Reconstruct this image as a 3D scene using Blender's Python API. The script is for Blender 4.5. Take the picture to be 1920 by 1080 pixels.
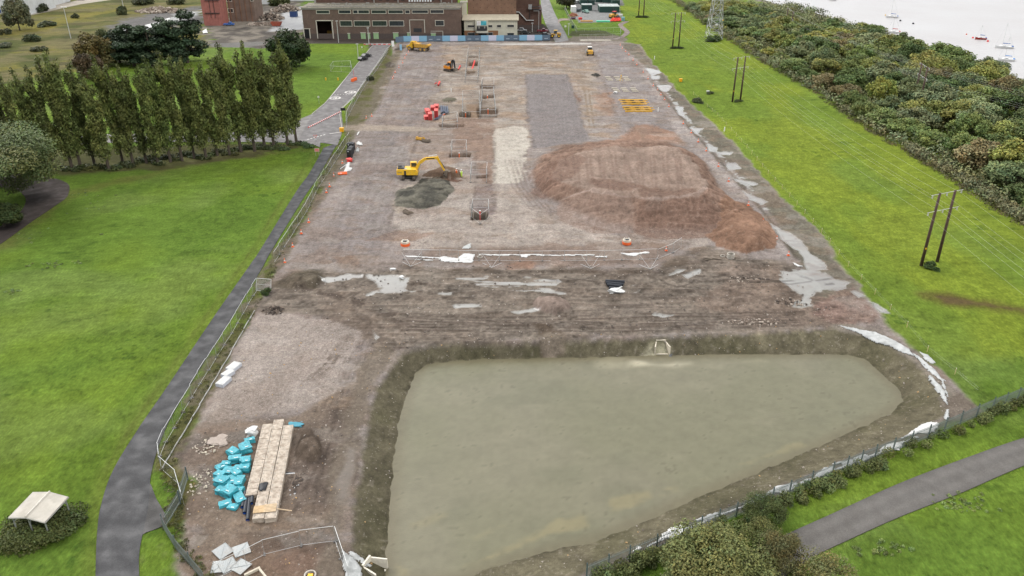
import bpy, bmesh, math, random
import numpy as np
from mathutils import Vector, Matrix
for _o in list(bpy.data.objects):
    bpy.data.objects.remove(_o)
sc = bpy.context.scene
R = math.radians
# ---------------------------------------------------------------- camera, sky, sun, exposure
CAM_H = 60.6; PITCH = 26.8; FPX = 1500.0
cam_d = bpy.data.cameras.new('camera'); cam = bpy.data.objects.new('camera', cam_d)
sc.collection.objects.link(cam); sc.camera = cam
cam.location = (0, 0, CAM_H); cam.rotation_euler = (R(90 - PITCH), 0, 0)
cam_d.sensor_width = 36; cam_d.lens = FPX / 1920 * 36
cam_d.clip_start = 0.5; cam_d.clip_end = 12000
world = bpy.data.worlds.new('World'); sc.world = world; world.use_nodes = True
wn = world.node_tree.nodes; wl = world.node_tree.links
bg = wn['Background']; sky = wn.new('ShaderNodeTexSky'); sky.sky_type = 'NISHITA'
sky.sun_disc = False; sky.sun_elevation = R(48); sky.sun_rotation = R(-50)
sky.air_density = 1.0; sky.dust_density = 4.0; sky.altitude = 0
hsv = wn.new('ShaderNodeHueSaturation'); hsv.inputs['Saturation'].default_value = 0.22   # overcast: nearly grey sky
wl.new(sky.outputs[0], hsv.inputs['Color']); wl.new(hsv.outputs[0], bg.inputs['Color'])
bg.inputs['Strength'].default_value = 0.15
sun_d = bpy.data.lights.new('sun', 'SUN'); sun_d.energy = 1.1; sun_d.angle = R(14); sun_d.color = (1, 0.965, 0.91)
sun = bpy.data.objects.new('sun', sun_d); sc.collection.objects.link(sun)
sun.rotation_euler = (R(42), 0, R(50))
sun.location = (-80, 0, 150)
sc.view_settings.view_transform = 'Standard'; sc.view_settings.look = 'None'
sc.view_settings.gamma = 1; sc.view_settings.exposure = 0.85
KEXP = 2.0            # photo brightness -> surface albedo divisor
CT, ST = math.cos(R(PITCH)), math.sin(R(PITCH))
def G(px, py, z=0.0):
    """a point of the place at height z, from its bearing in the photograph"""
    u = (px - 960) / FPX; v = (py - 540) / FPX
    t = (CAM_H - z) / (ST + v * CT)
    return Vector((u * t, t * (CT - v * ST), z))
def GP(pts, z=0.0):
    return [tuple(G(x, y, z)[:2]) for x, y in pts]
rnd = random.Random(7)
# ---------------------------------------------------------------- numpy noise and shapes
def _h(ix, iy, s):
    n = (ix.astype(np.int64) * 374761393 + iy.astype(np.int64) * 668265263 + s * 974634777) & 0xffffffff
    n = ((n ^ (n >> 13)) * 1274126177) & 0xffffffff
    n = n ^ (n >> 16)
    return (n & 0xffff) / 65535.0
def vn(x, y, s=0):
    ix = np.floor(x); iy = np.floor(y); fx = x - ix; fy = y - iy
    fx = fx * fx * (3 - 2 * fx); fy = fy * fy * (3 - 2 * fy)
    ix = ix.astype(np.int64); iy = iy.astype(np.int64)
    a = _h(ix, iy, s); b = _h(ix + 1, iy, s); c = _h(ix, iy + 1, s); d = _h(ix + 1, iy + 1, s)
    return (a + (b - a) * fx) * (1 - fy) + (c + (d - c) * fx) * fy
def fbm(x, y, o=4, s=0):
    t = 0; a = 1; n = 0
    for i in range(o):
        t = t + a * vn(x, y, s + i * 17); n += a; a *= 0.5
        x, y = x * 1.9 + y * 0.6 + 3.1, y * 1.9 - x * 0.6 + 7.7
    return t / n
def sdist(P, X, Y, closed=True):
    """signed distance to a polygon, positive inside (or minus the distance to a polyline)"""
    d2 = np.full(X.shape, 1e18); ins = np.zeros(X.shape, bool)
    n = len(P)
    for i in range(n if closed else n - 1):
        x0, y0 = P[i]; x1, y1 = P[(i + 1) % n]
        ex, ey = x1 - x0, y1 - y0
        wx, wy = X - x0, Y - y0
        t = np.clip((wx * ex + wy * ey) / (ex * ex + ey * ey + 1e-12), 0, 1)
        d2 = np.minimum(d2, (wx - ex * t) ** 2 + (wy - ey * t) ** 2)
        if closed:
            c = (y0 <= Y) != (y1 <= Y)
            ins ^= c & (wx < ex * wy / (ey if abs(ey) > 1e-12 else 1e-12))
    d = np.sqrt(d2)
    return np.where(ins, d, -d) if closed else -d
def lin(c):
    c = np.asarray(c, float) / 255.0
    return np.where(c <= 0.04045, c / 12.92, ((c + 0.055) / 1.055) ** 2.4)
def A(r, g, b):
    """albedo of a surface that the photograph shows with this sRGB value"""
    return tuple(np.clip(lin((r, g, b)) / KEXP, 0.004, 0.85))
def smooth(x):
    x = np.clip(x, 0, 1); return x * x * (3 - 2 * x)
# ---------------------------------------------------------------- materials
MATS = {}
def nt(name):
    m = bpy.data.materials.new(name); m.use_nodes = True
    n = m.node_tree.nodes; l = m.node_tree.links
    b = n['Principled BSDF']
    return m, n, l, b
def mat(name, col, rough=0.7, metal=0.0, var=0.12, scale=3.0, bump=0.0, spec=0.4, dirt=None, dirtamt=0.4, world=False):
    """procedural painted / mineral surface with uneven tone and optional dirt"""
    if name in MATS: return MATS[name]
    m, n, l, b = nt(name)
    tc = n.new('ShaderNodeNewGeometry' if world else 'ShaderNodeTexCoord'); vo = 'Position' if world else 'Object'; no = n.new('ShaderNodeTexNoise')
    no.inputs['Scale'].default_value = scale; no.inputs['Detail'].default_value = 5
    l.new(tc.outputs[vo], no.inputs['Vector'])
    mr = n.new('ShaderNodeMapRange'); mr.inputs[1].default_value = 0.3; mr.inputs[2].default_value = 0.7
    mr.inputs[3].default_value = 1 - var; mr.inputs[4].default_value = 1 + var
    l.new(no.outputs['Fac'], mr.inputs[0])
    mx = n.new('ShaderNodeVectorMath'); mx.operation = 'SCALE'; mx.inputs[0].default_value = col[:3]
    l.new(mr.outputs[0], mx.inputs['Scale']); out = mx.outputs[0]
    if dirt:
        n2 = n.new('ShaderNodeTexNoise'); n2.inputs['Scale'].default_value = scale * 0.7; n2.inputs['Detail'].default_value = 8
        n2.inputs['Roughness'].default_value = 0.7
        l.new(tc.outputs[vo], n2.inputs['Vector'])
        m2 = n.new('ShaderNodeMapRange'); m2.inputs[1].default_value = 0.45; m2.inputs[2].default_value = 0.65; m2.inputs[4].default_value = dirtamt
        l.new(n2.outputs['Fac'], m2.inputs[0])
        mm = n.new('ShaderNodeMix'); mm.data_type = 'RGBA'; mm.inputs[7].default_value = (*dirt[:3], 1)
        l.new(m2.outputs[0], mm.inputs[0]); l.new(out, mm.inputs[6]); out = mm.outputs[2]
    l.new(out, b.inputs['Base Color'])
    b.inputs['Roughness'].default_value = rough; b.inputs['Metallic'].default_value = metal
    b.inputs['Specular IOR Level'].default_value = spec
    if bump:
        bp = n.new('ShaderNodeBump'); bp.inputs['Strength'].default_value = 1; bp.inputs['Distance'].default_value = bump
        l.new(no.outputs['Fac'], bp.inputs['Height']); l.new(bp.outputs[0], b.inputs['Normal'])
    MATS[name] = m
    return m
# ---------------------------------------------------------------- mesh builder and object bookkeeping
COL = sc.collection
def tag(o, label=None, cat=None, group=None, kind=None):
    if label: o['label'] = label
    if cat: o['category'] = cat
    if group: o['group'] = group
    if kind: o['kind'] = kind
    return o
def thing(name, label, cat, loc=(0, 0, 0), rz=0.0, group=None):
    o = bpy.data.objects.new(name, None); COL.objects.link(o)
    o.location = loc; o.rotation_euler = (0, 0, rz); o.empty_display_size = 0.3
    return tag(o, label, cat, group)
class MB:
    def __init__(s): s.v = []; s.f = []; s.m = []; s.mats = []
    def mi(s, m):
        if m is None: return 0
        if m not in s.mats: s.mats.append(m)
        return s.mats.index(m)
    def add(s, vs, fs, m=None):
        o = len(s.v); s.v += [tuple(p) for p in vs]; s.f += [tuple(i + o for i in q) for q in fs]
        k = s.mi(m); s.m += [k] * len(fs); return s
    def box(s, c, d, m=None, rz=0.0, M=None, taper=1.0):
        x, y, z = d[0] / 2, d[1] / 2, d[2] / 2
        vs = []
        for k in (-1, 1):
            t = taper if k > 0 else 1
            for i, j in ((-1, -1), (1, -1), (1, 1), (-1, 1)):
                vs.append(Vector((i * x * t, j * y * t, k * z)))
        Q = Matrix.Rotation(rz, 4, 'Z') if M is None else M
        vs = [Q @ p + Vector(c) for p in vs]
        return s.add(vs, [(3, 2, 1, 0), (4, 5, 6, 7), (0, 1, 5, 4), (1, 2, 6, 5), (2, 3, 7, 6), (3, 0, 4, 7)], m)
    def tube(s, p, q, r, r2=None, n=6, m=None, cap=True, closed=True):
        p = Vector(p); q = Vector(q); r2 = r if r2 is None else r2
        d = (q - p)
        if d.length < 1e-6: return s
        d.normalize(); a = d.orthogonal().normalized(); b = d.cross(a)
        vs = []
        for c, rr in ((p, r), (q, r2)):
            for i in range(n):
                t = 2 * math.pi * (i + 0.5) / n
                vs.append(c + a * (rr * math.cos(t)) + b * (rr * math.sin(t)))
        fs = [(i, (i + 1) % n, n + (i + 1) % n, n + i) for i in range(n)]
        if cap: fs += [tuple(range(n - 1, -1, -1)), tuple(range(n, 2 * n))]
        return s.add(vs, fs, m)
    def path(s, pts, r, n=6, m=None):
        for a, b in zip(pts[:-1], pts[1:]): s.tube(a, b, r, n=n, m=m)
        return s
    def ring(s, c, r, r_in, h, n=16, m=None):
        c = Vector(c); vs = []
        for rr, z in ((r, 0), (r, h), (r_in, h), (r_in, 0)):
            for i in range(n):
                t = 2 * math.pi * i / n; vs.append(c + Vector((rr * math.cos(t), rr * math.sin(t), z)))
        fs = []
        for k in range(4):
            for i in range(n):
                a = k * n + i; b = k * n + (i + 1) % n; a2 = ((k + 1) % 4) * n + i; b2 = ((k + 1) % 4) * n + (i + 1) % n
                fs.append((a, b, b2, a2))
        return s.add(vs, fs, m)
    def prism(s, P, y0, y1, m=None, M=None):
        """profile in x,z swept along y"""
        n = len(P); vs = [Vector((x, y0, z)) for x, z in P] + [Vector((x, y1, z)) for x, z in P]
        if M is not None: vs = [M @ v for v in vs]
        fs = [(i, (i + 1) % n, n + (i + 1) % n, n + i) for i in range(n)] + [tuple(range(n - 1, -1, -1)), tuple(range(n, 2 * n))]
        return s.add(vs, fs, m)
    def slab(s, P, z0, z1, m=None):
        """polygon in x,y extruded up"""
        n = len(P); vs = [(x, y, z0) for x, y in P] + [(x, y, z1) for x, y in P]
        fs = [(i, (i + 1) % n, n + (i + 1) % n, n + i) for i in range(n)] + [tuple(range(n - 1, -1, -1)), tuple(range(n, 2 * n))]
        return s.add(vs, fs, m)
    def ball(s, c, r, m=None, nu=8, nv=6, sq=(1, 1, 1)):
        vs = [Vector(c) + Vector((0, 0, -r * sq[2]))]
        for j in range(1, nv):
            p = math.pi * j / nv
            for i in range(nu):
                t = 2 * math.pi * i / nu
                vs.append(Vector(c) + Vector((r * sq[0] * math.sin(p) * math.cos(t), r * sq[1] * math.sin(p) * math.sin(t), -r * sq[2] * math.cos(p))))
        vs.append(Vector(c) + Vector((0, 0, r * sq[2]))); L = len(vs) - 1
        fs = [(0, 1 + (i + 1) % nu, 1 + i) for i in range(nu)]
        for j in range(nv - 2):
            for i in range(nu):
                a = 1 + j * nu + i; b = 1 + j * nu + (i + 1) % nu; fs.append((a, b, b + nu, a + nu))
        fs += [(L, 1 + (nv - 2) * nu + i, 1 + (nv - 2) * nu + (i + 1) % nu) for i in range(nu)]
        return s.add(vs, fs, m)
    def mesh(s, name, m=None, flat=True):
        me = bpy.data.meshes.new(name); me.from_pydata(s.v, [], s.f)
        ms = s.mats if s.mats else ([m] if m else [])
        for q in ms: me.materials.append(q)
        if s.mats: me.polygons.foreach_set('material_index', s.m)
        if not flat: me.polygons.foreach_set('use_smooth', [True] * len(s.f))
        bm = bmesh.new(); bm.from_mesh(me); bmesh.ops.recalc_face_normals(bm, faces=bm.faces); bm.to_mesh(me); bm.free()
        me.update(); return me
    def build(s, name, m=None, parent=None, flat=True, bevel=0.0):
        o = bpy.data.objects.new(name, s.mesh(name, m, flat)); COL.objects.link(o)
        if parent: o.parent = parent
        if bevel:
            b = o.modifiers.new('bevel', 'BEVEL'); b.width = bevel; b.segments = 2; b.limit_method = 'ANGLE'
        return o
def kids(o): return [c for c in bpy.data.objects if c.parent == o]
def tree_of(o):
    return (o, [tree_of(c) for c in kids(o)])
def copy_tree(t, parent=None):
    o, ch = t; c = o.copy(); COL.objects.link(c); c.parent = parent
    for k in ch: copy_tree(k, c)
    return c
ORD = ['first', 'second', 'third', 'fourth', 'fifth', 'sixth', 'seventh', 'eighth', 'ninth', 'tenth', 'eleventh', 'twelfth',
       'thirteenth', 'fourteenth', 'fifteenth', 'sixteenth', 'seventeenth', 'eighteenth', 'nineteenth']
def ordn(i):
    if i < 19: return ORD[i]
    tens = {1: 'twent', 2: 'twenty', 3: 'thirty', 4: 'forty', 5: 'fifty', 6: 'sixty', 7: 'seventy', 8: 'eighty', 9: 'ninety'}
    n = i + 1
    if n % 10 == 0: return {20: 'twentieth', 30: 'thirtieth', 40: 'fortieth', 50: 'fiftieth', 60: 'sixtieth', 70: 'seventieth', 80: 'eightieth', 90: 'ninetieth'}[n]
    return tens[n // 10] + '-' + ORD[n % 10 - 1]
# ================================================================ GROUND
def axis(knots):
    out = []
    for (a, b, st) in knots:
        n = max(1, int(round((b - a) / st))); out += list(np.linspace(a, b, n, endpoint=False))
    out.append(knots[-1][1]); return np.array(out)
gx = axis([(-4000, -1000, 1000), (-1000, -500, 100), (-500, -340, 8), (-340, -66, 1.1), (-66, 82, 0.21), (82, 330, 1.2), (330, 600, 10), (600, 1000, 80), (1000, 5000, 1000)])
gy = axis([(-3000, 0, 600), (0, 50, 5), (50, 75, 0.19), (75, 110, 0.22), (110, 160, 0.3), (160, 240, 0.42), (240, 360, 0.62), (360, 560, 1.3), (560, 800, 12), (800, 1500, 90), (1500, 6000, 900)])
X, Y = np.meshgrid(gx, gy); NY, NX = X.shape
X = X.ravel(); Y = Y.ravel()
Z = np.zeros_like(X); C = np.zeros((X.size, 3)); WET = np.zeros_like(X); GR = np.ones_like(X); GV = np.zeros_like(X); DRY = np.zeros_like(X)
N_l = fbm(X / 17, Y / 17, 4, 1) - 0.5; N_m = fbm(X / 4.2, Y / 4.2, 4, 2) - 0.5; N_f = fbm(X / 1.1, Y / 1.1, 3, 3) - 0.5
N_w = fbm(X / 9.0, Y / 9.0, 3, 9) - 0.5
S_x = fbm(X / 9 + N_m * 0.6, Y / 0.55 + N_m * 1.2, 3, 4) - 0.5       # streaks running across the site (vehicle tracks)
S_y = fbm(X / 0.6 + N_w * 3.5, Y / 14, 3, 5) - 0.5                  # streaks running along it
def nz(a): return (a - a.mean()) / a.std() * .25
N_l, N_m, N_f, S_x, S_y = nz(N_l), nz(N_m), nz(N_f), nz(S_x), nz(S_y)
N_g = nz(fbm(X / .42, Y / .5, 2, 13)); N_h = nz(fbm(X / 2.0 + N_w * 3, Y / 1.4, 4, 14))
def sel(P, mg):
    P = np.array(P); return np.nonzero((X > P[:, 0].min() - mg) & (X < P[:, 0].max() + mg) & (Y > P[:, 1].min() - mg) & (Y < P[:, 1].max() + mg))[0]
def field(pts, soft, rag, z=0.0, closed=True, width=0.0, world=False, ragf=1.0):
    P = pts if world else GP(pts, z)
    i = sel(P, soft + rag * 2 + width + 2)
    d = sdist(P, X[i], Y[i], closed) + width
    d = d + rag * (N_m[i] * 2.2 + N_f[i] * 1.1 * ragf)
    return i, smooth(d / soft * 0.5 + 0.5)
def paint(pts, rgb, soft=0.8, rag=1.0, amt=1.0, wet=None, grass=None, gravel=None, tint=0.0, z=0.0, closed=True, width=0.0, world=False, mod=None):
    i, w = field(pts, soft, rag, z, closed, width, world)
    w = w * amt
    if mod is not None: w = w * mod[i]
    c = lin(rgb) / KEXP
    w3 = w[:, None]
    C[i] = C[i] * (1 - w3) + c * w3
    for arr, val in ((WET, wet), (GR, grass), (GV, gravel)):
        if val is not None: arr[i] = arr[i] * (1 - w) + val * w
    return i, w
def modulate(i, w, f):
    C[i] *= (1 + (f * w)[:, None])
# ---- lawns
g1 = lin((122, 153, 62)) / KEXP; g2 = lin((145, 169, 57)) / KEXP; g3 = lin((104, 135, 52)) / KEXP; g4 = lin((144, 165, 90)) / KEXP
a = smooth((fbm(X / 26, Y / 26, 4, 31) - 0.40) * 4.0)[:, None]; b_ = smooth((fbm(X / 12 + 5, Y / 17, 4, 32) - 0.53) * 6)[:, None]
c_ = smooth((fbm(X / 20, Y / 20 + 9, 4, 33) - 0.55) * 6)[:, None]
C[:] = g1 * (1 - a * 0.45) + g2 * a * 0.45
C[:] = C * (1 - b_ * 0.45) + g3 * b_ * 0.45
C[:] = C * (1 - c_ * 0.45) + g4 * c_ * 0.45
# the right field is brighter and yellower, mown in lines along it
rf = smooth((X - (50 + (Y - 100) * 0.0)) / 4) * smooth((Y - 95) / 6)
yw = smooth((fbm(X / 10, Y / 22, 4, 41) - 0.42) * 4)
C[:] = C * (1 - (rf * 0.7)[:, None]) + (lin((139, 163, 64)) / KEXP) * (rf * 0.7)[:, None]
C[:] = C * (1 - (rf * yw * 0.6)[:, None]) + (lin((157, 172, 60)) / KEXP) * (rf * yw * 0.6)[:, None]
ln = fbm(X / 0.7 + (Y * 0.0), Y / 40, 3, 42) - 0.5
C[:] *= (1 + rf * ln * 0.22)[:, None]
C[:] *= (1 + N_f * 0.28 + N_m * 0.16)[:, None]
# lawn edge clumps
lw = smooth((fbm(X / 1.3, Y / 1.3, 3, 51) - 0.66) * 14) * smooth((fbm(X / 14, Y / 14, 3, 52) - 0.5) * 6)
C[:] = C * (1 - (lw * 0.5)[:, None]) + (lin((66, 98, 38)) / KEXP) * (lw * 0.5)[:, None]
Z += N_m * 0.10 * 0.6 + lw * 0.08
DR = [(180, 1110), (182, 1040), (193, 940), (213, 880), (262, 800), (317, 720), (397, 600), (470, 495), (489, 467), (555, 360), (580, 325), (607, 277)]
paint([(x - 12, y) for x, y in DR], (138, 150, 70), 1.5, 0.4, 0.55, closed=False, width=0.6)
paint([(x - 16, y) for x, y in DR[3:]], (112, 120, 60), 0.3, 0.2, 0.5, closed=False, width=0.15)
paint([(0, 460), (130, 362), (400, 300), (600, 278)], (133, 135, 72), 2.0, 2.0, 0.7, closed=False, width=1.6)
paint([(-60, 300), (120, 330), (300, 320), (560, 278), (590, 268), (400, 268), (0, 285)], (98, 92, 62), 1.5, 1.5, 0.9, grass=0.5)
# water-stained hollow in the right field
paint([(1722, 548), (1760, 548), (1850, 562), (1930, 575), (1930, 592), (1850, 582), (1770, 572), (1730, 558)], (122, 116, 62), 1.4, 0.6, 0.85)
paint([(1760, 556), (1850, 568), (1930, 580), (1930, 586), (1850, 575), (1770, 566)], (108, 82, 45), 0.8, 0.5, 0.8, wet=0.25)
# ---- scrub, yards and waste ground beyond the poplars
paint([(-700, 40), (-700, -60), (560, -60), (565, 20), (400, 45), (395, 90), (330, 100), (150, 130), (0, 160), (-300, 200)], (128, 126, 76), 4, 6, 1, grass=0.85)
ss = smooth((fbm(X / 9, Y / 9, 4, 61) - 0.47) * 7)
i, w = field([(-700, 40), (-700, -60), (560, -60), (565, 20), (400, 45), (395, 90), (330, 100), (150, 130), (0, 160), (-300, 200)], 4, 6)
for rgb, sd_, am in (((150, 143, 70), 62, 0.7), ((92, 102, 55), 63, 0.75), ((150, 138, 105), 64, 0.5), ((78, 78, 52), 65, 0.55)):
    k = smooth((fbm(X[i] / 14, Y[i] / 9, 4, sd_) - 0.52) * 8) * w * am
    C[i] = C[i] * (1 - k[:, None]) + lin(rgb) / KEXP * k[:, None]
paint([(0, 70), (60, 62), (140, 40), (230, 20), (240, 10), (140, 30), (0, 55)], (160, 150, 70), 4, 5, 0.6)
paint([(200, 50), (240, 35), (300, 22), (375, 12), (385, 42), (330, 50), (260, 60), (215, 62)], (128, 124, 122), 3, 4, 1, grass=0, gravel=0.5)
paint([(205, 56), (250, 52), (300, 40), (345, 22), (375, 20), (375, 26), (320, 44), (260, 60), (215, 62)], (196, 196, 194), 1.5, 3, 0.8, grass=0, wet=0.4)
paint([(375, 48), (400, 45), (565, -20), (575, 60), (575, 82), (480, 90), (395, 82)], (156, 146, 134), 2, 3, 1, grass=0, gravel=0.4)
i, w = field([(375, 48), (400, 45), (565, -20), (575, 60), (575, 82), (480, 90), (395, 82)], 2, 3)
k = smooth((fbm(X[i] / 7, Y[i] / 7, 4, 71) - 0.47) * 8) * w * 0.75
C[i] = C[i] * (1 - k[:, None]) + lin((92, 86, 82)) / KEXP * k[:, None]
paint([(428, 72), (440, 60), (480, 48), (500, 62), (495, 76), (450, 80)], (98, 92, 88), 1, 1.5, 0.8, closed=False, width=1.0)
paint([(395, 82), (480, 78), (500, 80), (480, 90), (395, 88)], (138, 134, 130), 1, .5, 1, grass=0)
paint([(530, 25), (567, 12), (572, 55), (500, 60), (520, 42)], (190, 190, 190), 1, .6, 0.9, grass=0, wet=0.45)
paint([(40, 26), (70, 15), (150, 0), (250, -15), (260, -8), (150, 8), (80, 24), (50, 30)], (206, 194, 180), 1, .5, 1, grass=0)
# dark forecourt in front of the works
paint([(560, 73), (600, 70), (975, 70), (1040, 60), (1040, 78), (742, 79), (725, 86), (690, 90), (690, 82), (575, 82), (480, 92), (470, 88)], (88, 78, 71), 0.8, .4, 1, grass=0, wet=0.2)
paint([(970, 45), (1020, 45), (1032, 58), (1040, 72), (970, 72)], (92, 84, 80), .6, .4, 1, grass=0)
# compound yard
paint([(1078, 20), (1160, 5), (1165, 38), (1142, 42), (1085, 42), (1072, 25)], (164, 162, 160), 0.6, .4, 1, grass=0)
paint([(1060, 0), (1160, -30), (1170, 10), (1078, 22)], (140, 138, 136), 0.6, .4, 1, grass=0)
paint([(1068, 58), (1120, 56), (1140, 60), (1160, 68), (1070, 68)], (86, 80, 70), 1, 1, .8, grass=.2)
paint([(1045, 76), (1075, 68), (1160, 66), (1175, 72), (1170, 80), (1045, 80)], (140, 130, 118), .8, .8, 1, grass=0, gravel=.5)
paint([(1088, 74), (1145, 73), (1146, 76), (1088, 77)], (215, 204, 190), .5, .3, 1, grass=0)
# ---- the shore
SHORE = [(1290, -60), (1395, -4), (1440, 10), (1500, 24), (1560, 44), (1620, 68), (1700, 100), (1760, 116), (1850, 152), (1920, 180), (2100, 235), (2400, 380)]
sh = GP(SHORE, -3.0)
sh = [(sh[0][0] - 900, 5800)] + sh + [(sh[-1][0] + 300, -2900), (4900, -2900), (4900, 5800)]
sd_sea = sdist(sh, X, Y)
bank = smooth((sd_sea + 9 + N_l * 4) / 11)
Z = Z * (1 - bank) - bank * 3.0 - np.clip(sd_sea, 0, 60) * 0.06
shw = smooth((sd_sea + 13 + N_m * 9) / 5); shw3 = shw[:, None]
C[:] = C * (1 - shw3) + (lin((150, 142, 130)) / KEXP) * shw3; GR *= 1 - shw; GV[:] = np.maximum(GV, shw * 0.6)
i, w = paint([(1330, -20), (1400, 5), (1480, 25), (1560, 48), (1600, 66), (1560, 60), (1470, 34), (1400, 22), (1340, 8)], (128, 126, 98), 4, 4, .8, grass=0.8)
# ---- the building site
SITE = [(735, 84), (748, 78), (1165, 78), (1200, 84), (1225, 120), (1262, 158), (1298, 196), (1322, 220), (1372, 266), (1420, 320), (1462, 370), (1530, 430), (1582, 500), (1622, 552), (1662, 604), (1702, 640), (1762, 690), (1812, 740), (1838, 768),
        (1700, 822), (1540, 892), (1440, 937), (1280, 1007), (1130, 1077), (1050, 1120), (325, 1120), (325, 1040), (330, 990), (350, 950), (366, 905), (328, 880), (337, 848), (372, 780), (412, 700), (442, 640), (468, 590), (500, 530),
        (528, 478), (556, 430), (588, 380), (612, 330), (640, 296), (652, 262), (665, 240), (690, 220), (705, 190), (722, 150), (734, 112)]
i, w = paint(SITE, (168, 155, 149), 0.7, 0.5, 1, grass=0, gravel=0.6)
SI = i; SW = np.zeros_like(X); SW[i] = w
# verge between the access road and the dirt
VERGE = [(735, 84), (720, 88), (700, 130), (672, 172), (655, 200), (645, 225), (648, 250), (620, 290), (598, 338), (515, 470), (440, 600), (362, 722), (300, 840), (290, 850), (295, 880), (325, 925), (322, 960), (306, 985), (330, 1000), (362, 960),
         (372, 905), (335, 880), (345, 848), (380, 780), (420, 700), (450, 640), (476, 590), (508, 530), (536, 478), (564, 430), (596, 380), (624, 330), (650, 296), (665, 250), (690, 220), (712, 190), (735, 112)]
paint(VERGE, (112, 112, 70), 0.7, 0.7, 1, grass=0.75)
i, w = field(VERGE, .7, .7)
k = smooth((N_m[i] + 0.06) * 6) * w * 0.7
C[i] = C[i] * (1 - k[:, None]) + lin((134, 124, 106)) / KEXP * k[:, None]
paint([(300, 840), (290, 850), (295, 880), (325, 925), (322, 960), (306, 985), (330, 1000), (362, 960), (372, 905), (335, 880)], (118, 118, 62), .5, .4, .8, grass=.8)
# bare banked strip with cones on the upper left
paint([(735, 100), (722, 128), (700, 165), (690, 200), (672, 222), (690, 222), (712, 200), (742, 130), (755, 92)], (128, 118, 100), .8, .6, 1, grass=0.1)
paint([(720, 122), (728, 116), (742, 116), (740, 126), (722, 128)], (95, 86, 76), .6, .5, 1, grass=0)
paint([(745, 84), (770, 84), (752, 94), (738, 96)], (92, 84, 76), .6, .5, 1)
paint([(560, 430), (590, 380), (620, 330), (645, 300), (655, 300), (625, 350), (590, 400), (540, 480), (520, 510), (520, 490)], (132, 120, 106), .8, .6, .9)
# lanes
pal = lambda k: k
paint([(772, 84), (838, 84), (822, 140), (805, 190), (770, 290), (745, 370), (722, 430), (700, 475), (590, 480), (640, 400), (672, 310), (706, 220), (735, 150)], (158, 147, 143), 1.8, 1.2, 1)
paint([(838, 86), (1105, 84), (1112, 130), (1125, 200), (1100, 240), (1080, 140), (985, 138), (985, 240), (900, 250), (830, 230), (812, 190), (828, 140)], (176, 162, 149), 2.5, 2.5, 0.95)
i, w = field([(838, 86), (1105, 84), (1130, 200), (1170, 260), (980, 300), (770, 420), (770, 300), (812, 190)], 2, 2)
for rgb, sd_, am in (((188, 160, 134), 81, 0.55), ((190, 180, 172), 82, 0.6), ((140, 122, 108), 83, 0.4)):
    k = smooth((fbm(X[i] / 8, Y[i] / 4.5, 4, sd_) - 0.5) * 7) * w * am
    C[i] = C[i] * (1 - k[:, None]) + lin(rgb) / KEXP * k[:, None]
paint([(985, 140), (1062, 139), (1078, 178), (1090, 225), (1108, 262), (1060, 272), (1002, 278), (992, 235)], (152, 143, 141), .7, .5, 1)
paint([(1112, 82), (1160, 82), (1178, 105), (1205, 140), (1225, 175), (1250, 215), (1262, 245), (1175, 250), (1160, 225), (1142, 180), (1128, 130)], (164, 154, 151), .9, .6, 1)
paint([(1118, 176), (1145, 172), (1152, 208), (1142, 216), (1122, 205)], (168, 132, 110), 1.2, 1.4, .8)
paint([(1186, 232), (1240, 236), (1272, 255), (1285, 272), (1150, 272), (1168, 255)], (170, 134, 114), 1.2, 1.0, .9)
paint([(1070, 176), (1078, 175), (1092, 188), (1086, 192)], (150, 118, 100), .5, .4, .9)
# left margin, pale gravel strips
paint([(930, 242), (960, 236), (985, 238), (992, 262), (984, 300), (975, 344), (924, 344), (928, 300), (925, 262)], (214, 203, 190), .8, .8, 1)
paint([(922, 345), (976, 345), (990, 372), (1042, 405), (1150, 437), (1300, 438), (1352, 445), (1330, 468), (1240, 458), (1000, 470), (760, 470), (735, 440), (742, 400), (770, 372), (850, 330), (890, 330), (905, 345)], (184, 170, 160), 1.5, 1.5, 1, gravel=1)
paint([(745, 372), (770, 345), (800, 338), (815, 350), (790, 372), (760, 392), (742, 400)], (190, 176, 160), .8, .8, 1)
paint([(768, 300), (810, 280), (850, 282), (860, 300), (820, 318), (775, 320)], (172, 146, 128), 1.4, 1.5, .6)
paint([(775, 232), (858, 232), (852, 280), (790, 285), (765, 278)], (164, 148, 138), 1.2, 1.2, .9)
paint([(850, 222), (925, 222), (928, 345), (905, 345), (890, 300), (890, 284), (852, 282)], (160, 136, 122), .7, .5, 1)
paint([(893, 345), (925, 345), (928, 390), (922, 402), (888, 398), (882, 388)], (146, 132, 128), .5, .4, 1)
paint([(882, 200), (898, 194), (900, 222), (880, 222)], (156, 132, 112), .4, .2, .9)
for P in ([(874, 196), (896, 196), (896, 222), (874, 222)],): paint(P, (158, 132, 110), .4, .2, .8)
# right-hand pale gravel between mound and strip
paint([(1175, 85), (1205, 120), (1248, 180), (1290, 235), (1345, 290), (1400, 350), (1440, 400), (1470, 440), (1490, 480), (1462, 480), (1420, 400), (1360, 340), (1310, 290), (1268, 245), (1225, 170)], (180, 168, 163), .8, .8, 1, gravel=1)
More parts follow.
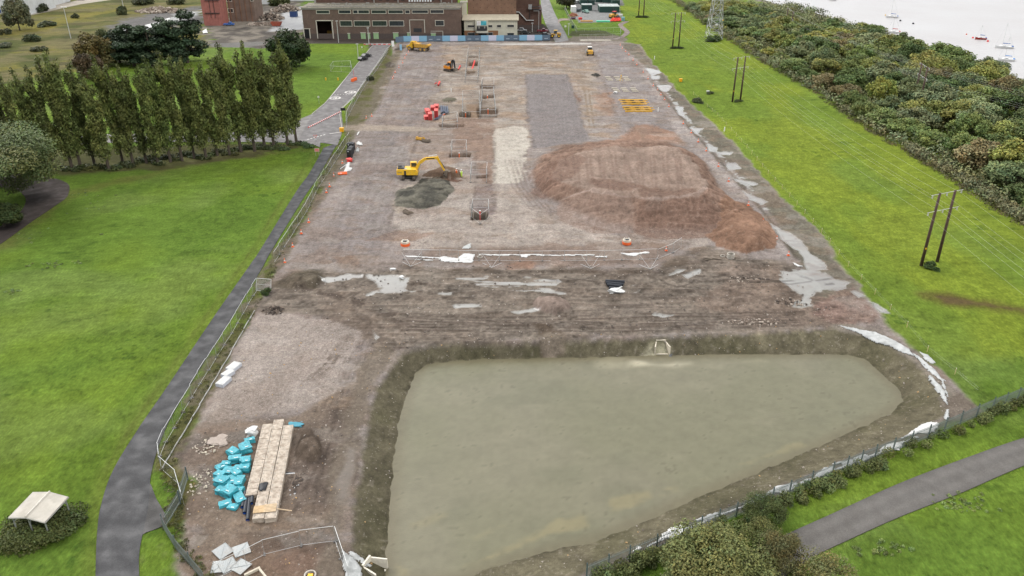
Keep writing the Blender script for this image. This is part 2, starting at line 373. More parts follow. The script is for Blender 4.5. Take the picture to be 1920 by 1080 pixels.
# muddy drain strip with puddles
STRIP = [(1163, 80), (1196, 84), (1222, 120), (1262, 160), (1298, 198), (1322, 224), (1372, 270), (1420, 322), (1460, 372), (1528, 432), (1580, 502), (1622, 560), (1575, 590), (1510, 560), (1500, 500), (1470, 440), (1440, 400), (1400, 345), (1345, 285), (1290, 235), (1252, 178), (1208, 122), (1172, 92)]
paint(STRIP, (128, 121, 107), .7, .7, 1, gravel=0.2)
for P in ([(1232, 150), (1228, 152), (1250, 178), (1268, 200), (1300, 240), (1345, 290), (1385, 335), (1440, 400), (1470, 440), (1500, 485)],):
    i, w = paint([(x - 6, y) for x, y in P], (92, 84, 70), .6, .3, .8, closed=False, width=.6)
# the sloped foot of the site, left of the pond
paint([(480, 588), (556, 588), (620, 600), (678, 622), (676, 650), (650, 680), (640, 730), (560, 770), (420, 790), (375, 790), (410, 720), (445, 650)], (178, 164, 155), .8, .9, 1, gravel=1)
paint([(335, 850), (380, 785), (560, 770), (640, 730), (680, 650), (700, 720), (680, 800), (655, 960), (640, 1110), (320, 1110), (330, 1000), (372, 905)], (143, 126, 112), 1.5, 1.5, 1, gravel=0.5)
paint([(330, 860), (360, 820), (440, 800), (470, 820), (430, 850), (380, 870)], (118, 110, 104), 1.2, 1.2, .7)
paint([(555, 800), (600, 790), (615, 830), (600, 880), (560, 870), (548, 830)], (112, 97, 86), .9, .9, .9, gravel=.4)
paint([(560, 890), (620, 820), (650, 740), (680, 740), (660, 860), (640, 960), (580, 960)], (128, 112, 102), 1.5, 1.5, .8)
for xo, am in ((0, .5), (22, .7), (44, .6), (64, .4)):
    paint([(596 + xo, 960), (606 + xo, 900), (622 + xo * .8, 840), (628 + xo * .7, 790), (650 + xo * .4, 720), (690, 660), (760, 620)], (96, 86, 80), .5, .5, am, closed=False, width=.16, mod=smooth((N_m + .1) * 7))
    paint([(606 + xo, 960), (616 + xo, 900), (632 + xo * .8, 840), (638 + xo * .7, 790), (656 + xo * .4, 720)], (160, 148, 136), .5, .5, am * .6, closed=False, width=.12, wet=.5, mod=smooth((-N_m + .1) * 7))
paint([(636, 900), (655, 840), (668, 850), (655, 930), (640, 950), (636, 1000), (622, 990)], (142, 132, 118), .5, .5, .8, wet=.6)
paint([(470, 1015), (560, 985), (620, 985), (645, 1020), (650, 1110), (440, 1110)], (112, 92, 80), 1.4, 1.2, .8)
paint([(540, 1040), (600, 1030), (625, 1060), (600, 1110), (520, 1110), (500, 1080)], (136, 112, 98), .8, .6, .6)
# belt of churned mud
MUD = [(500, 535), (560, 505), (720, 505), (840, 500), (1060, 505), (1230, 500), (1330, 470), (1390, 480), (1500, 490), (1560, 560), (1640, 600), (1560, 615), (1230, 632), (1000, 640), (820, 645), (745, 660), (690, 670), (678, 622), (620, 600), (556, 588), (480, 588)]
i, w = paint(MUD, (138, 125, 114), 1.2, 1.2, 1, gravel=0.15)
MUDW = np.zeros_like(X); MUDW[i] = w; HEAPW = np.zeros_like(X)
k = smooth((S_x[i] - 0.02) * 9) * w; C[i] = C[i] * (1 - .5 * k[:, None]) + lin((112, 100, 90)) / KEXP * .5 * k[:, None]
k = smooth((-S_x[i] - 0.06) * 9) * w; C[i] = C[i] * (1 - .5 * k[:, None]) + lin((150, 138, 126)) / KEXP * .5 * k[:, None]
Z[i] += S_x[i] * 0.3 * w
paint([(800, 468), (900, 462), (1250, 452), (1262, 470), (1220, 498), (1000, 500), (830, 495), (760, 490)], (152, 132, 120), 1, .8, .9, gravel=.7)
paint([(940, 492), (1000, 488), (1010, 500), (950, 506)], (172, 134, 114), .6, .6, .8)
paint([(600, 462), (720, 478), (800, 500), (700, 505), (560, 505), (560, 480)], (156, 142, 134), 1.2, 1.2, .8)
paint([(625, 482), (664, 478), (672, 500), (640, 506)], (140, 116, 100), .7, .7, .7)
paint([(740, 430), (790, 440), (815, 438), (770, 452), (690, 450)], (148, 122, 108), .5, .5, .7)
paint([(545, 508), (600, 504), (608, 522), (590, 540), (550, 544), (515, 540), (520, 520)], (108, 98, 84), .7, .6, .95)
for P in ([(760, 500), (840, 506), (1000, 512), (1060, 506), (1150, 512), (1230, 508), (1290, 488)], [(850, 478), (980, 506)], ):
    paint(P, (96, 84, 74), .8, .7, .75, closed=False, width=.7, mod=smooth((N_m + .12) * 7))
paint([(1230, 508), (1262, 492), (1300, 470), (1330, 462)], (104, 92, 80), .8, .7, .7, closed=False, width=1.0)
paint([(1390, 500), (1460, 500), (1600, 590), (1560, 615), (1400, 600), (1300, 560)], (134, 116, 104), 1.5, 1.5, .7, gravel=.5)
paint([(1540, 555), (1600, 540), (1640, 590), (1640, 606), (1560, 606), (1530, 590)], (142, 118, 108), .8, .7, .95, gravel=.8)
paint([(560, 620), (640, 560), (700, 560), (720, 640), (690, 660)], (126, 110, 98), 2, 2, .5)
# ---- puddles: flat wet sheets
PUD = [[(605, 522), (650, 514), (672, 516), (650, 526), (610, 530)], [(690, 516), (745, 516), (768, 522), (770, 540), (785, 546), (740, 552), (695, 552), (712, 540), (688, 526)],
       [(815, 546), (850, 547), (848, 553), (818, 553)], [(860, 520), (960, 521), (1050, 522), (1052, 534), (1010, 540), (1060, 548), (1064, 552), (1000, 548), (900, 536), (870, 530)],
       [(640, 516), (680, 514), (678, 520), (640, 522)], [(1182, 532), (1208, 530), (1200, 536), (1184, 537)], [(1184, 548), (1210, 536), (1215, 538), (1192, 550)],
       [(1252, 516), (1275, 505), (1290, 505), (1270, 512), (1256, 518)], [(1280, 515), (1312, 505), (1316, 510), (1290, 522)], [(1340, 640), (1370, 634), (1385, 640), (1360, 646)],
       [(1230, 590), (1260, 592), (1240, 595)], [(1468, 508), (1500, 500), (1540, 512), (1586, 530), (1586, 540), (1545, 545), (1530, 555), (1512, 575), (1486, 575), (1500, 560), (1482, 548), (1470, 530)],
       [(1444, 420), (1462, 428), (1480, 440), (1510, 462), (1540, 490), (1550, 505), (1510, 505), (1502, 478), (1470, 450)], [(1205, 126), (1212, 130), (1222, 142), (1240, 136), (1238, 132), (1225, 130), (1215, 128)],
       [(1220, 142), (1236, 142), (1238, 148), (1222, 150)], [(1230, 160), (1250, 158), (1262, 162), (1250, 174), (1240, 170)], [(1264, 198), (1284, 200), (1280, 210), (1290, 226), (1272, 214)],
       [(1290, 234), (1300, 240), (1318, 240), (1310, 250), (1314, 256), (1302, 250)], [(1322, 270), (1345, 276), (1342, 284), (1330, 284)], [(1342, 284), (1370, 286), (1366, 290), (1345, 290)],
       [(1362, 306), (1378, 304), (1388, 316), (1362, 320)], [(1368, 328), (1378, 334), (1420, 344), (1412, 348), (1380, 340)], [(1392, 358), (1410, 366), (1440, 378), (1432, 384), (1402, 374)],
       [(1590, 545), (1604, 545), (1625, 555), (1610, 558)], [(1630, 565), (1645, 570), (1662, 586), (1650, 584)], [(700, 620), (714, 630), (704, 644), (700, 634)], 
       [(960, 585), (1000, 578), (1010, 582), (970, 590)], [(855, 572), (900, 570), (900, 573), (856, 576)]]
for k_, P in enumerate(PUD):
    i, w = field(P, .25, .75 if k_ in (3, 1, 11) else .4)
    if k_ == 3: w = w * smooth((S_x[i] + .1) * 12)
    w3 = w[:, None]; C[i] = C[i] * (1 - w3) + lin((186, 184, 175)) / KEXP * w3
    WET[i] = np.maximum(WET[i], w); GV[i] *= 1 - w; Z[i] = Z[i] * (1 - w) + (-0.06) * w
# ---- site relief
rough_amp = SW * (1 - WET)
Z += rough_amp * (N_f * 0.06 + N_m * 0.16 + S_y * 0.04 * (1 - MUDW))
C[:] *= (1 + (SW * (1 - WET * .7))[:, None] * (N_f * 0.14 + N_m * 0.18 + S_y * .07 * (1 - MUDW))[:, None])
# ---- worn patches with crisp edges, rusty and pale
i = np.nonzero(SW > .5)[0]; md_ = 1 - MUDW[i] * .7
for rgb, sd_, am, sx_, sy_, th in (((152, 126, 110), 301, .50, 9, 5, .57), ((196, 186, 176), 302, .45, 7, 4, .57), ((132, 120, 112), 303, .45, 6, 9, .58), ((166, 140, 118), 304, .4, 3.5, 2.2, .60), ((122, 104, 92), 305, .45, 4, 1.6, .61)):
    f_ = fbm(X[i] / sx_ + N_m[i] * .5, Y[i] / sy_ + N_f[i] * .25, 5, sd_); k = smooth((f_ - th) * 16) * am * md_ * SW[i] * .6
    C[i] = C[i] * (1 - k[:, None]) + lin(rgb) / KEXP * k[:, None]
paint([(985, 140), (1062, 139), (1078, 178), (1090, 225), (1108, 262), (1060, 272), (1002, 278), (992, 235)], (150, 141, 139), .35, .35, .8)
paint([(930, 242), (960, 236), (985, 238), (992, 262), (984, 300), (975, 344), (924, 344), (928, 300), (925, 262)], (214, 203, 190), .35, .5, .7)
paint([(480, 588), (556, 588), (620, 600), (678, 622), (676, 650), (650, 680), (640, 730), (560, 770), (420, 790), (375, 790), (410, 720), (445, 650)], (186, 172, 163), .3, .5, .6, gravel=1)
paint([(600, 640), (560, 700), (520, 780), (420, 800), (380, 800), (420, 740), (500, 720), (560, 660)], (160, 144, 133), 1.5, 1.5, .6)
paint([(560, 900), (600, 800), (640, 745), (668, 760), (655, 860), (640, 960), (560, 970)], (118, 103, 94), 1.2, .8, .6, mod=smooth((N_h + .25) * 3))
for xo in (0, 16, 34, 50, 66): paint([(585 + xo, 965), (600 + xo, 900), (618 + xo * .8, 830), (632 + xo * .6, 770), (660 + xo * .3, 700)], (88, 77, 70), .35, .3, .75, closed=False, width=.22, mod=smooth((N_m + .18) * 6))
for P, am in (([(1232, 150), (1250, 172), (1272, 200), (1300, 238), (1340, 282), (1385, 330), (1440, 398)], .9),):
    i, w = paint(P, (176, 174, 166), .3, .35, am, closed=False, width=.7, wet=.8, mod=smooth((N_h + .06) * 6) * (1 - GR))
# ---- ledges and wheel tracks
for P, am in (([(838, 84), (822, 140), (806, 190), (772, 290), (747, 370), (724, 430)], .6), ([(986, 140), (990, 230), (1000, 278)], .5), ([(1108, 84), (1126, 130), (1142, 180), (1154, 212)], .5), ([(1062, 139), (1078, 180), (1092, 228), (1108, 262)], .4), ([(926, 240), (928, 345), (926, 400)], .5), ([(890, 285), (892, 345), (884, 396)], .5),
              ([(852, 222), (890, 224), (926, 222)], .4), ([(752, 300), (770, 240), (800, 180)], .4), ([(704, 226), (760, 232), (840, 236)], .3), ([(600, 480), (700, 476), (760, 470)], .4)):
    paint(P, (104, 90, 82), .35, .5, am, closed=False, width=.25, mod=smooth((N_h + .1) * 5))
rt = random.Random(3)
def tyre(P, am=.45, dark=(104, 92, 84), gap=9, w_=.2):
    for o_ in (-gap / 2, gap / 2):
        paint([(x + o_, y) for x, y in P], dark, .25, .12, am, closed=False, width=w_, mod=smooth((N_h + .22) * 5))
for k in range(7): x = 640 + k * 16; tyre([(x - 30, 470), (x - 4, 400), (x + 30, 300), (x + 66, 200), (x + 95, 120)], .28, (128, 116, 112), 12)
for k in range(6): x = 1010 + k * 14; tyre([(x, 150), (x + 4, 200), (x + 8, 262)], .25, (130, 120, 118), 7)
for k in range(5): tyre([(952 + k * 8, 300), (966 + k * 9, 350), (1000 + k * 9, 392), (1060 + k * 8, 418), (1160, 436 + k * 2), (1300, 442 + k * 4)], .45, (122, 104, 96), 11)
for k in range(6): tyre([(560 + k * 22, 540 + k * 4), (640 + k * 20, 560 + k * 7), (760, 590 + k * 6), (900, 596 + k * 5), (1200, 590 + k * 6), (1500, 585 + k * 5)], .55, (98, 86, 78), 12)
for k in range(4): tyre([(690 - k * 6, 640), (668 - k * 10, 720), (640 - k * 14, 800), (600 - k * 18, 880), (560 - k * 20, 960)], .5, (98, 86, 78), 20, .18)
for k in range(4): tyre([(700, 565 + k * 9), (660, 600 + k * 10), (640, 640 + k * 8), (600 - k * 10, 720)], .4, (108, 94, 84), 14)
for k in range(8): x = 1000 + k * 70; tyre([(x, 520 + rt.uniform(-8, 8)), (x + 60, 528 + rt.uniform(-10, 10)), (x + 150, 520 + rt.uniform(-16, 8))], .6, (92, 82, 74), 6, .22)
for k in range(5): tyre([(1010 + k * 30, 90), (1020 + k * 25, 110), (1060 + k * 10, 130), (1100, 170), (1110, 240)], .3, (150, 130, 112), 8)
for k in range(4): tyre([(480 + k * 30, 780), (500 + k * 30, 720), (540 + k * 28, 650), (590 + k * 24, 600)], .25, (140, 124, 116), 18)
paint([(640, 1110), (655, 960), (682, 800), (705, 720), (752, 655), (705, 648), (668, 700), (640, 800), (622, 880), (606, 1000), (600, 1110)], (134, 121, 108), .8, .8, .85, gravel=.2)
paint([(1770, 735), (1800, 735), (1845, 770), (1780, 800), (1700, 830), (1540, 898), (1440, 940), (1280, 1010), (1130, 1080), (1120, 1050), (1300, 975), (1500, 888), (1700, 808), (1765, 790)], (126, 114, 102), .6, .6, .9)
paint([(1560, 608), (1640, 615), (1720, 665), (1790, 738), (1770, 745), (1700, 680), (1630, 630), (1560, 618)], (148, 138, 126), .6, .6, .8)
# ---- the pond basin
TOP = [(648, 1120), (652, 1040), (655, 960), (672, 860), (682, 790), (702, 722), (750, 658), (820, 641), (1000, 637), (1230, 628), (1400, 622), (1560, 613), (1640, 625), (1725, 680), (1772, 740), (1779, 775), (1750, 800), (1700, 822), (1500, 900), (1340, 972), (1170, 1045), (1050, 1110), (1000, 1160), (640, 1160)]
WAT = [(722, 1100), (724, 1040), (728, 960), (736, 880), (745, 800), (765, 730), (778, 700), (800, 682), (905, 673), (1000, 672), (1120, 670), (1185, 668), (1240, 666), (1400, 664), (1590, 665), (1620, 672), (1652, 700), (1690, 735), (1694, 752), (1670, 775), (1600, 808), (1480, 862), (1280, 945), (1130, 1010), (960, 1052), (900, 1072), (860, 1090), (740, 1096)]
WZ = -2.1
Pt = GP(TOP, 0); Pw = GP(WAT, WZ)
i = sel(Pt, 3)
dt = sdist(Pt, X[i], Y[i]) + N_f[i] * 0.5; dw = sdist(Pw, X[i], Y[i]) + N_f[i] * 0.35 + N_m[i] * 0.4
s_ = np.clip(dt / (dt + np.maximum(-dw, 0) + 1e-6), 0, 1); s_ = np.where(dt <= 0, 0, s_)
zz = WZ * (s_ * 0.75 + smooth(s_) * 0.25)
zz = np.where(dw > 0, WZ - np.minimum(dw * 0.3, 1.2), zz)
w = smooth(dt / 0.6); bw = smooth(dt / 0.9)
Z[i] = Z[i] * (1 - w * .75) + zz * (dt > 0)
c = lin((121, 113, 93)) / KEXP
C[i] = C[i] * (1 - bw[:, None]) + c * (1 + N_m[i] * .35 + N_f[i] * .25)[:, None] * bw[:, None]
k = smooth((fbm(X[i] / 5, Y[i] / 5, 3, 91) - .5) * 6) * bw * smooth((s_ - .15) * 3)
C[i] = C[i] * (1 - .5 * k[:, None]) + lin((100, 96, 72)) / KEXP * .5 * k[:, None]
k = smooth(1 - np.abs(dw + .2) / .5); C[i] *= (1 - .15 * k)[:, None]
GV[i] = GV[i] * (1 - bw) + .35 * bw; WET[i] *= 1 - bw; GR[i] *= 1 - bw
paint([(1245, 930), (1290, 900), (1340, 880)], (110, 100, 80), 1, 1, 0)
# chalky apron below the outfall
paint([(1218, 652), (1256, 652), (1270, 664), (1310, 684), (1165, 686), (1200, 668)], (196, 188, 162), .8, .6, .9, z=-1.4)
# slip scar and spill on the north bank
paint([(998, 606), (1030, 608), (1048, 630), (1052, 645), (1020, 648), (1008, 628)], (104, 90, 78), .7, .6, .9)
paint([(1010, 626), (1040, 626), (1054, 642), (1030, 650), (1012, 640)], (150, 136, 122), .6, .5, .8)
# pale liner fabric showing along the crest of the east bank
# ---- spoil heaps
def heap(toe, crest, h, zc=None, wob=0.15, s=3):
    P0 = GP(toe, 0); P1 = GP(crest, h)
    i = sel(P0, 1)
    d0 = sdist(P0, X[i], Y[i]) + N_m[i] * 1.2 + N_f[i] * .5; d1 = sdist(P1, X[i], Y[i]) + N_m[i] * 1.0
    t = np.clip(d0 / (d0 + np.maximum(-d1, 0) + 1e-6), 0, 1); t = np.where(d0 <= 0, 0, t)
    Z[i] += h * t * (1 + (N_m[i]) * wob) + (N_f[i] * .07 + N_m[i] * .14) * smooth(t * 4)
    return i, t
TOE = [(1000, 352), (990, 325), (1005, 292), (1040, 270), (1130, 262), (1262, 264), (1300, 285), (1330, 310), (1355, 350), (1385, 395), (1400, 430), (1330, 440), (1200, 436), (1130, 424), (1070, 400), (1022, 376)]
CREST = [(1040, 335), (1050, 300), (1120, 279), (1262, 276), (1296, 296), (1322, 345), (1306, 362), (1262, 366), (1225, 372), (1190, 360), (1150, 362), (1100, 352)]
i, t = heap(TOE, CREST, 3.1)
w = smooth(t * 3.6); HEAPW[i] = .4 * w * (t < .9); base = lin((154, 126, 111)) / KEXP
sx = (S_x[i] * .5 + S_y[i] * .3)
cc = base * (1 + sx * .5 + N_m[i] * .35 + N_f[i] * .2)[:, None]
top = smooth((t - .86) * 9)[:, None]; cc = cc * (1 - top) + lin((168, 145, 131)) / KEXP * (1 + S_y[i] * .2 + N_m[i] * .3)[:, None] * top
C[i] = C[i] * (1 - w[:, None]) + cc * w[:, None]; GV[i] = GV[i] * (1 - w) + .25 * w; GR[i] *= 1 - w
Z[i] += (S_x[i] * .55 * (t < .85) + S_y[i] * .12) * w
for P, rgb, am in (([(1100, 352), (1160, 352), (1200, 362), (1180, 372), (1120, 366)], (132, 104, 91), .7), ([(1195, 362), (1240, 364), (1300, 368), (1360, 400), (1350, 432), (1240, 436), (1190, 424), (1200, 390)], (140, 112, 98), .75),  # front face painted darker: partly its shade, put into the soil colour
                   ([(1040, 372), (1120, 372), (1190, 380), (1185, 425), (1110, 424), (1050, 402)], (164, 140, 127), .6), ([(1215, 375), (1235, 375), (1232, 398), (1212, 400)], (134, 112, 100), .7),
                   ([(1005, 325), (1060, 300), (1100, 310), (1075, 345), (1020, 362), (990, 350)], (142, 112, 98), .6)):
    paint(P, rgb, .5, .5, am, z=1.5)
for k in range(9): x = 1075 + k * 24; paint([(x, 290), (x + 3, 320), (x + 5, 350)], (142, 118, 106), .3, .2, .55, z=3.4, closed=False, width=.2); paint([(x + 7, 290), (x + 10, 320), (x + 12, 350)], (142, 118, 106), .3, .2, .55, z=3.4, closed=False, width=.2)
for k in range(6): paint([(1000 + k * 3, 352 - k * 9), (1050, 330 - k * 8), (1110, 318 - k * 7)], (140, 116, 104), .35, .25, .5, z=2.0, closed=False, width=.3, mod=smooth((N_h + .15) * 5))
paint([(1050, 352), (1100, 352), (1150, 361), (1190, 361), (1225, 371), (1262, 366), (1306, 362), (1324, 346)], (182, 160, 148), .35, .3, .7, z=3.5, closed=False, width=.35)  # crest lip highlight painted as a paler line, to bring out the relief
for k in range(26): x = 1110 + k * 9; paint([(x, 374), (x + rt.uniform(-8, 4), 400), (x + rt.uniform(-14, 4), 424)], (120, 96, 84), .35, .3, .35, z=1.5, closed=False, width=.12, mod=smooth((N_h + .1) * 5))
i, t = heap([(1345, 392), (1362, 378), (1400, 376), (1428, 398), (1452, 440), (1455, 466), (1400, 478), (1340, 462), (1320, 442), (1350, 420)], [(1378, 394), (1402, 394), (1424, 430), (1420, 445), (1385, 440), (1368, 415)], 2.0)
w = smooth(t * 12)[:, None]; C[i] = C[i] * (1 - w) + lin((158, 124, 104)) / KEXP * (1 + N_m[i] * .5 + N_f[i] * .3)[:, None] * w; GV[i] = GV[i] * (1 - w[:, 0]) + .3 * w[:, 0]
# dark sand heap by the digger, and the brown mound it is working on
i, t = heap([(760, 390), (745, 386), (742, 362), (775, 350), (785, 332), (840, 328), (850, 350), (842, 370), (825, 386), (795, 394)], [(790, 368), (785, 352), (800, 342), (835, 340), (836, 358), (815, 370)], .7)
w = smooth(t * 14)[:, None]; C[i] = C[i] * (1 - w) + lin((103, 99, 90)) / KEXP * (1 + N_m[i] * .9 + N_f[i] * .5)[:, None] * w; GV[i] *= 1 - w[:, 0]; Z[i] += N_f[i] * .12 * w[:, 0]; k = smooth((fbm(X[i] / 2.2 + N_m[i], Y[i] / 1.3, 4, 311) - .5) * 10) * w[:, 0] * .6; C[i] = C[i] * (1 - k[:, None]) + lin((140, 134, 120)) / KEXP * k[:, None]
i, t = heap([(782, 330), (800, 322), (825, 314), (850, 314), (862, 326), (868, 335), (850, 336), (800, 334)], [(812, 326), (830, 320), (848, 320), (852, 326), (830, 329)], 1.6)
w = smooth(t * 14)[:, None]; C[i] = C[i] * (1 - w) + lin((122, 100, 84)) / KEXP * (1 + N_m[i] * .6)[:, None] * w; GV[i] *= 1 - w[:, 0]
paint([(795, 334), (830, 335), (858, 340), (868, 336), (850, 332), (800, 331)], (112, 76, 58), .3, .3, .8, z=.3)
paint([(752, 362), (772, 362), (778, 368), (764, 372), (750, 368)], (84, 82, 76), .6, .5, .9)
paint([(800, 345), (820, 352), (818, 372), (795, 378), (790, 362)], (84, 82, 76), .8, .8, .7, z=.8)
i, t = heap([(1002, 562), (1020, 555), (1045, 553), (1062, 565), (1067, 580), (1040, 592), (1018, 584), (1002, 575)], [(1022, 565), (1040, 560), (1055, 570), (1040, 578)], 1.1)
w = smooth(t * 14)[:, None]; C[i] = C[i] * (1 - w) + lin((146, 128, 118)) / KEXP * (1 + N_m[i] * .4)[:, None] * w; GV[i] *= 1 - w[:, 0]
i, t = heap([(1107, 141), (1118, 137), (1128, 142), (1118, 145)], [(1115, 140), (1119, 139), (1120, 142)], 1.2)
w = smooth(t * 14)[:, None]; C[i] = C[i] * (1 - w) + lin((72, 70, 66)) / KEXP * w
i, t = heap([(828, 187), (838, 183), (852, 184), (854, 190), (840, 193), (830, 191)], [(836, 187), (846, 186), (846, 189)], .7)
w = smooth(t * 14)[:, None]; C[i] = C[i] * (1 - w) + lin((122, 116, 100)) / KEXP * w
i, t = heap([(548, 830), (560, 806), (590, 800), (606, 820), (603, 850), (585, 866), (560, 858)], [(570, 830), (585, 818), (592, 830), (585, 845)], 1.2)
w = smooth(t * 10)[:, None]; C[i] = C[i] * (1 - w) + lin((108, 94, 83)) / KEXP * (1 + N_m[i] * .7 + N_f[i] * .4)[:, None] * w
i, t = heap([(515, 520), (540, 508), (590, 504), (606, 515), (600, 532), (560, 545), (520, 538)], [(550, 520), (585, 512), (590, 522), (560, 532)], .9)
i, t = heap([(1070, 66), (1085, 59), (1135, 59), (1150, 66)], [(1088, 64), (1100, 61), (1125, 61), (1135, 64)], 1.3)
# white chalk line at the top end
paint([(915, 82.5), (960, 81.5), (1040, 81), (1110, 80), (1108, 83), (1040, 84), (960, 84.5)], (226, 218, 210), .5, .3, 1)
paint([(830, 80), (1045, 80), (1040, 81.5), (830, 82)], (188, 176, 168), .5, .4, .8)
paint([(640, 236), (700, 234), (800, 238), (830, 240), (800, 246), (700, 246), (640, 244)], (184, 168, 152), .8, .8, .8)
# ---- excavated pits (world boxes: centre px, half sizes) get real holes
PITS = [((888, 106), 1.6, 2.0), ((888, 119), 1.6, 4.0), ((883, 135), 1.3, 2), ((913, 163), 2.0, 2.2), ((915, 181), 2.0, 2.2), ((872, 214), 1.5, 3.0), ((914, 208), 3.0, 3.4), ((914, 218), 2.6, 1.0), ((847, 236), 3.2, 1.2), ((862, 291), 2.6, 1.6), ((899, 406), 1.6, 1.8), ((904, 331), 1.2, .8)]
for (px, py), hx, hy in PITS:
    c = G(px, py); i = np.nonzero((abs(X - c.x) < hx + 2) & (abs(Y - c.y) < hy + 2))[0]
    d = np.minimum(hx - abs(X[i] - c.x), hy - abs(Y[i] - c.y)) + N_f[i] * .5
    w = smooth(d / .5 + .5); Z[i] = Z[i] * (1 - w) - 1.1 * w
    rim = smooth(1 - abs(d) / .9)[:, None]
    C[i] = C[i] * (1 - w[:, None]) + lin((112, 92, 78)) / KEXP * w[:, None]; C[i] = C[i] * (1 - rim * .3) + lin((128, 104, 88)) / KEXP * rim * .3
# ---- narrow trench line at the pits
paint([(848, 122), (905, 122)], (118, 92, 78), .4, .3, .7, closed=False, width=.35)
# road corridors are kept level below the asphalt
CORR = []
def level(Lp, Rp):
    P = GP(Lp + Rp[::-1]); i = sel(P, 3); d = sdist(P, X[i], Y[i]); w = smooth((d + 1.2) / 1.2); Z[i] = Z[i] * (1 - w) - 0.06 * w
    return i, d
ROADS = {
 'access_road': ([(178, 1130), (179, 1080), (182, 1000), (190, 945), (213, 880), (262, 800), (317, 720), (397, 600), (470, 495), (489, 467), (555, 360), (580, 325), (607, 277)],
                 [(262, 1130), (261, 1080), (262, 1030), (278, 950), (285, 880), (312, 800), (357, 720), (432, 600), (490, 505), (509, 470), (570, 370), (593, 337), (633, 268)]),
 'estate_road': ([(560, 262), (585, 218), (609, 194), (627, 174), (662, 130), (694, 90.5), (702, 83)], [(633, 272), (643, 240), (641, 202), (662, 182), (680, 158), (708, 119), (727, 90.5), (733, 84)]),
 'side_road': ([(600, 276), (560, 268), (400, 266), (200, 268), (0, 285), (-300, 320)], [(605, 205), (575, 218), (520, 238), (400, 250), (200, 252), (0, 260), (-300, 280)]),
 'works_road': ([(1012, -20), (1014, 6), (1016, 23), (1023, 45), (1030, 58), (1042, 80)], [(1022, -20), (1030, 0), (1039, 22), (1048, 40), (1062, 65), (1066, 76)]),
 'lane': ([(1340, 1130), (1400, 1048), (1465, 1007), (1561, 963), (1692, 904), (1824, 854), (1930, 818), (2100, 770), (2500, 657)], [(1440, 1130), (1462, 1090), (1522, 1046), (1600, 1008), (1692, 967), (1802, 924), (1930, 869), (2100, 808), (2500, 688)]),
 'brown_path': ([(-60, 455), (0, 425), (35, 400), (48, 380), (44, 366), (20, 352), (-60, 348)], [(-60, 495), (0, 458), (60, 415), (100, 388), (128, 364), (108, 336), (-60, 312)]),
 'footpath': ([(1140, 74), (1160, 70), (1171, 60), (1166, 55), (1159, 46), (1170, 40)], [(1158, 74), (1170, 70), (1181, 61), (1174, 53), (1168, 47), (1180, 40)]),
 'gravel_spur': ([(1046, 40), (1050, 35), (1070, 35)], [(1046, 46), (1052, 39), (1070, 38)]),
}
for k_, (L_, R_) in ROADS.items(): level(L_, R_)
# side apron of the path near the camera
level([(240, 1010), (262, 905), (275, 900)], [(300, 1000), (311, 975), (290, 940)])
# uneven tone over all bare ground, puddles excepted
C *= 1 + ((1 - GR) * (1 - WET))[:, None] * np.array([.10, .135, .13])[None, :]
dm = (1 - GR) * (1 - WET * .8); zr = .34 + .66 * np.maximum(MUDW, HEAPW)
C *= (1 + dm * zr * (N_f * .26 + N_m * .16 + N_g * .30 + N_h * .30) + dm * (N_g * .10 + S_y * .03 + N_h * .06))[:, None]
spk = smooth((N_g - .40) * 12) * dm * .7 * (.35 + .65 * GV); C[:] = C * (1 - .45 * spk[:, None]) + lin((206, 194, 182)) / KEXP * .45 * spk[:, None]
spk = smooth((-N_g * .6 - N_f * .6 - .36) * 10) * dm * zr; C[:] = C * (1 - .45 * spk[:, None]) + lin((84, 74, 66)) / KEXP * .45 * spk[:, None]
Z += dm * zr * (N_g * .05 + N_h * .06)
C *= (1 + GR * (N_g * .22 + N_h * .16))[:, None]
# ---- build the sheets
C = np.clip(C, 0.004, 0.8)
idx = np.arange(NY * NX).reshape(NY, NX)
q = np.stack([idx[:-1, :-1], idx[:-1, 1:], idx[1:, 1:], idx[1:, :-1]], -1).reshape(-1, 4)
def sheet(name, faces, m, kind='structure', label=None):
    used = np.unique(faces); remap = np.full(NX * NY, -1, np.int64); remap[used] = np.arange(used.size)
    me = bpy.data.meshes.new(name); me.vertices.add(used.size); me.loops.add(faces.size); me.polygons.add(len(faces))
    co = np.stack([X[used], Y[used], Z[used]], -1).astype(np.float32)
    me.vertices.foreach_set('co', co.ravel()); me.loops.foreach_set('vertex_index', remap[faces].ravel().astype(np.int32))
    me.polygons.foreach_set('loop_start', (np.arange(len(faces)) * 4).astype(np.int32)); me.polygons.foreach_set('use_smooth', np.ones(len(faces), bool))
    me.update(calc_edges=True)
    at = me.color_attributes.new('tone', 'FLOAT_COLOR', 'POINT'); cc = np.concatenate([C[used], np.ones((used.size, 1))], 1).astype(np.float32); at.data.foreach_set('color', cc.ravel())
    at = me.color_attributes.new('kinds', 'FLOAT_COLOR', 'POINT'); cc = np.stack([WET[used], GR[used], GV[used], np.ones(used.size)], 1).astype(np.float32); at.data.foreach_set('color', cc.ravel())
    me.materials.append(m); o = bpy.data.objects.new(name, me); COL.objects.link(o); tag(o, kind=kind); return o
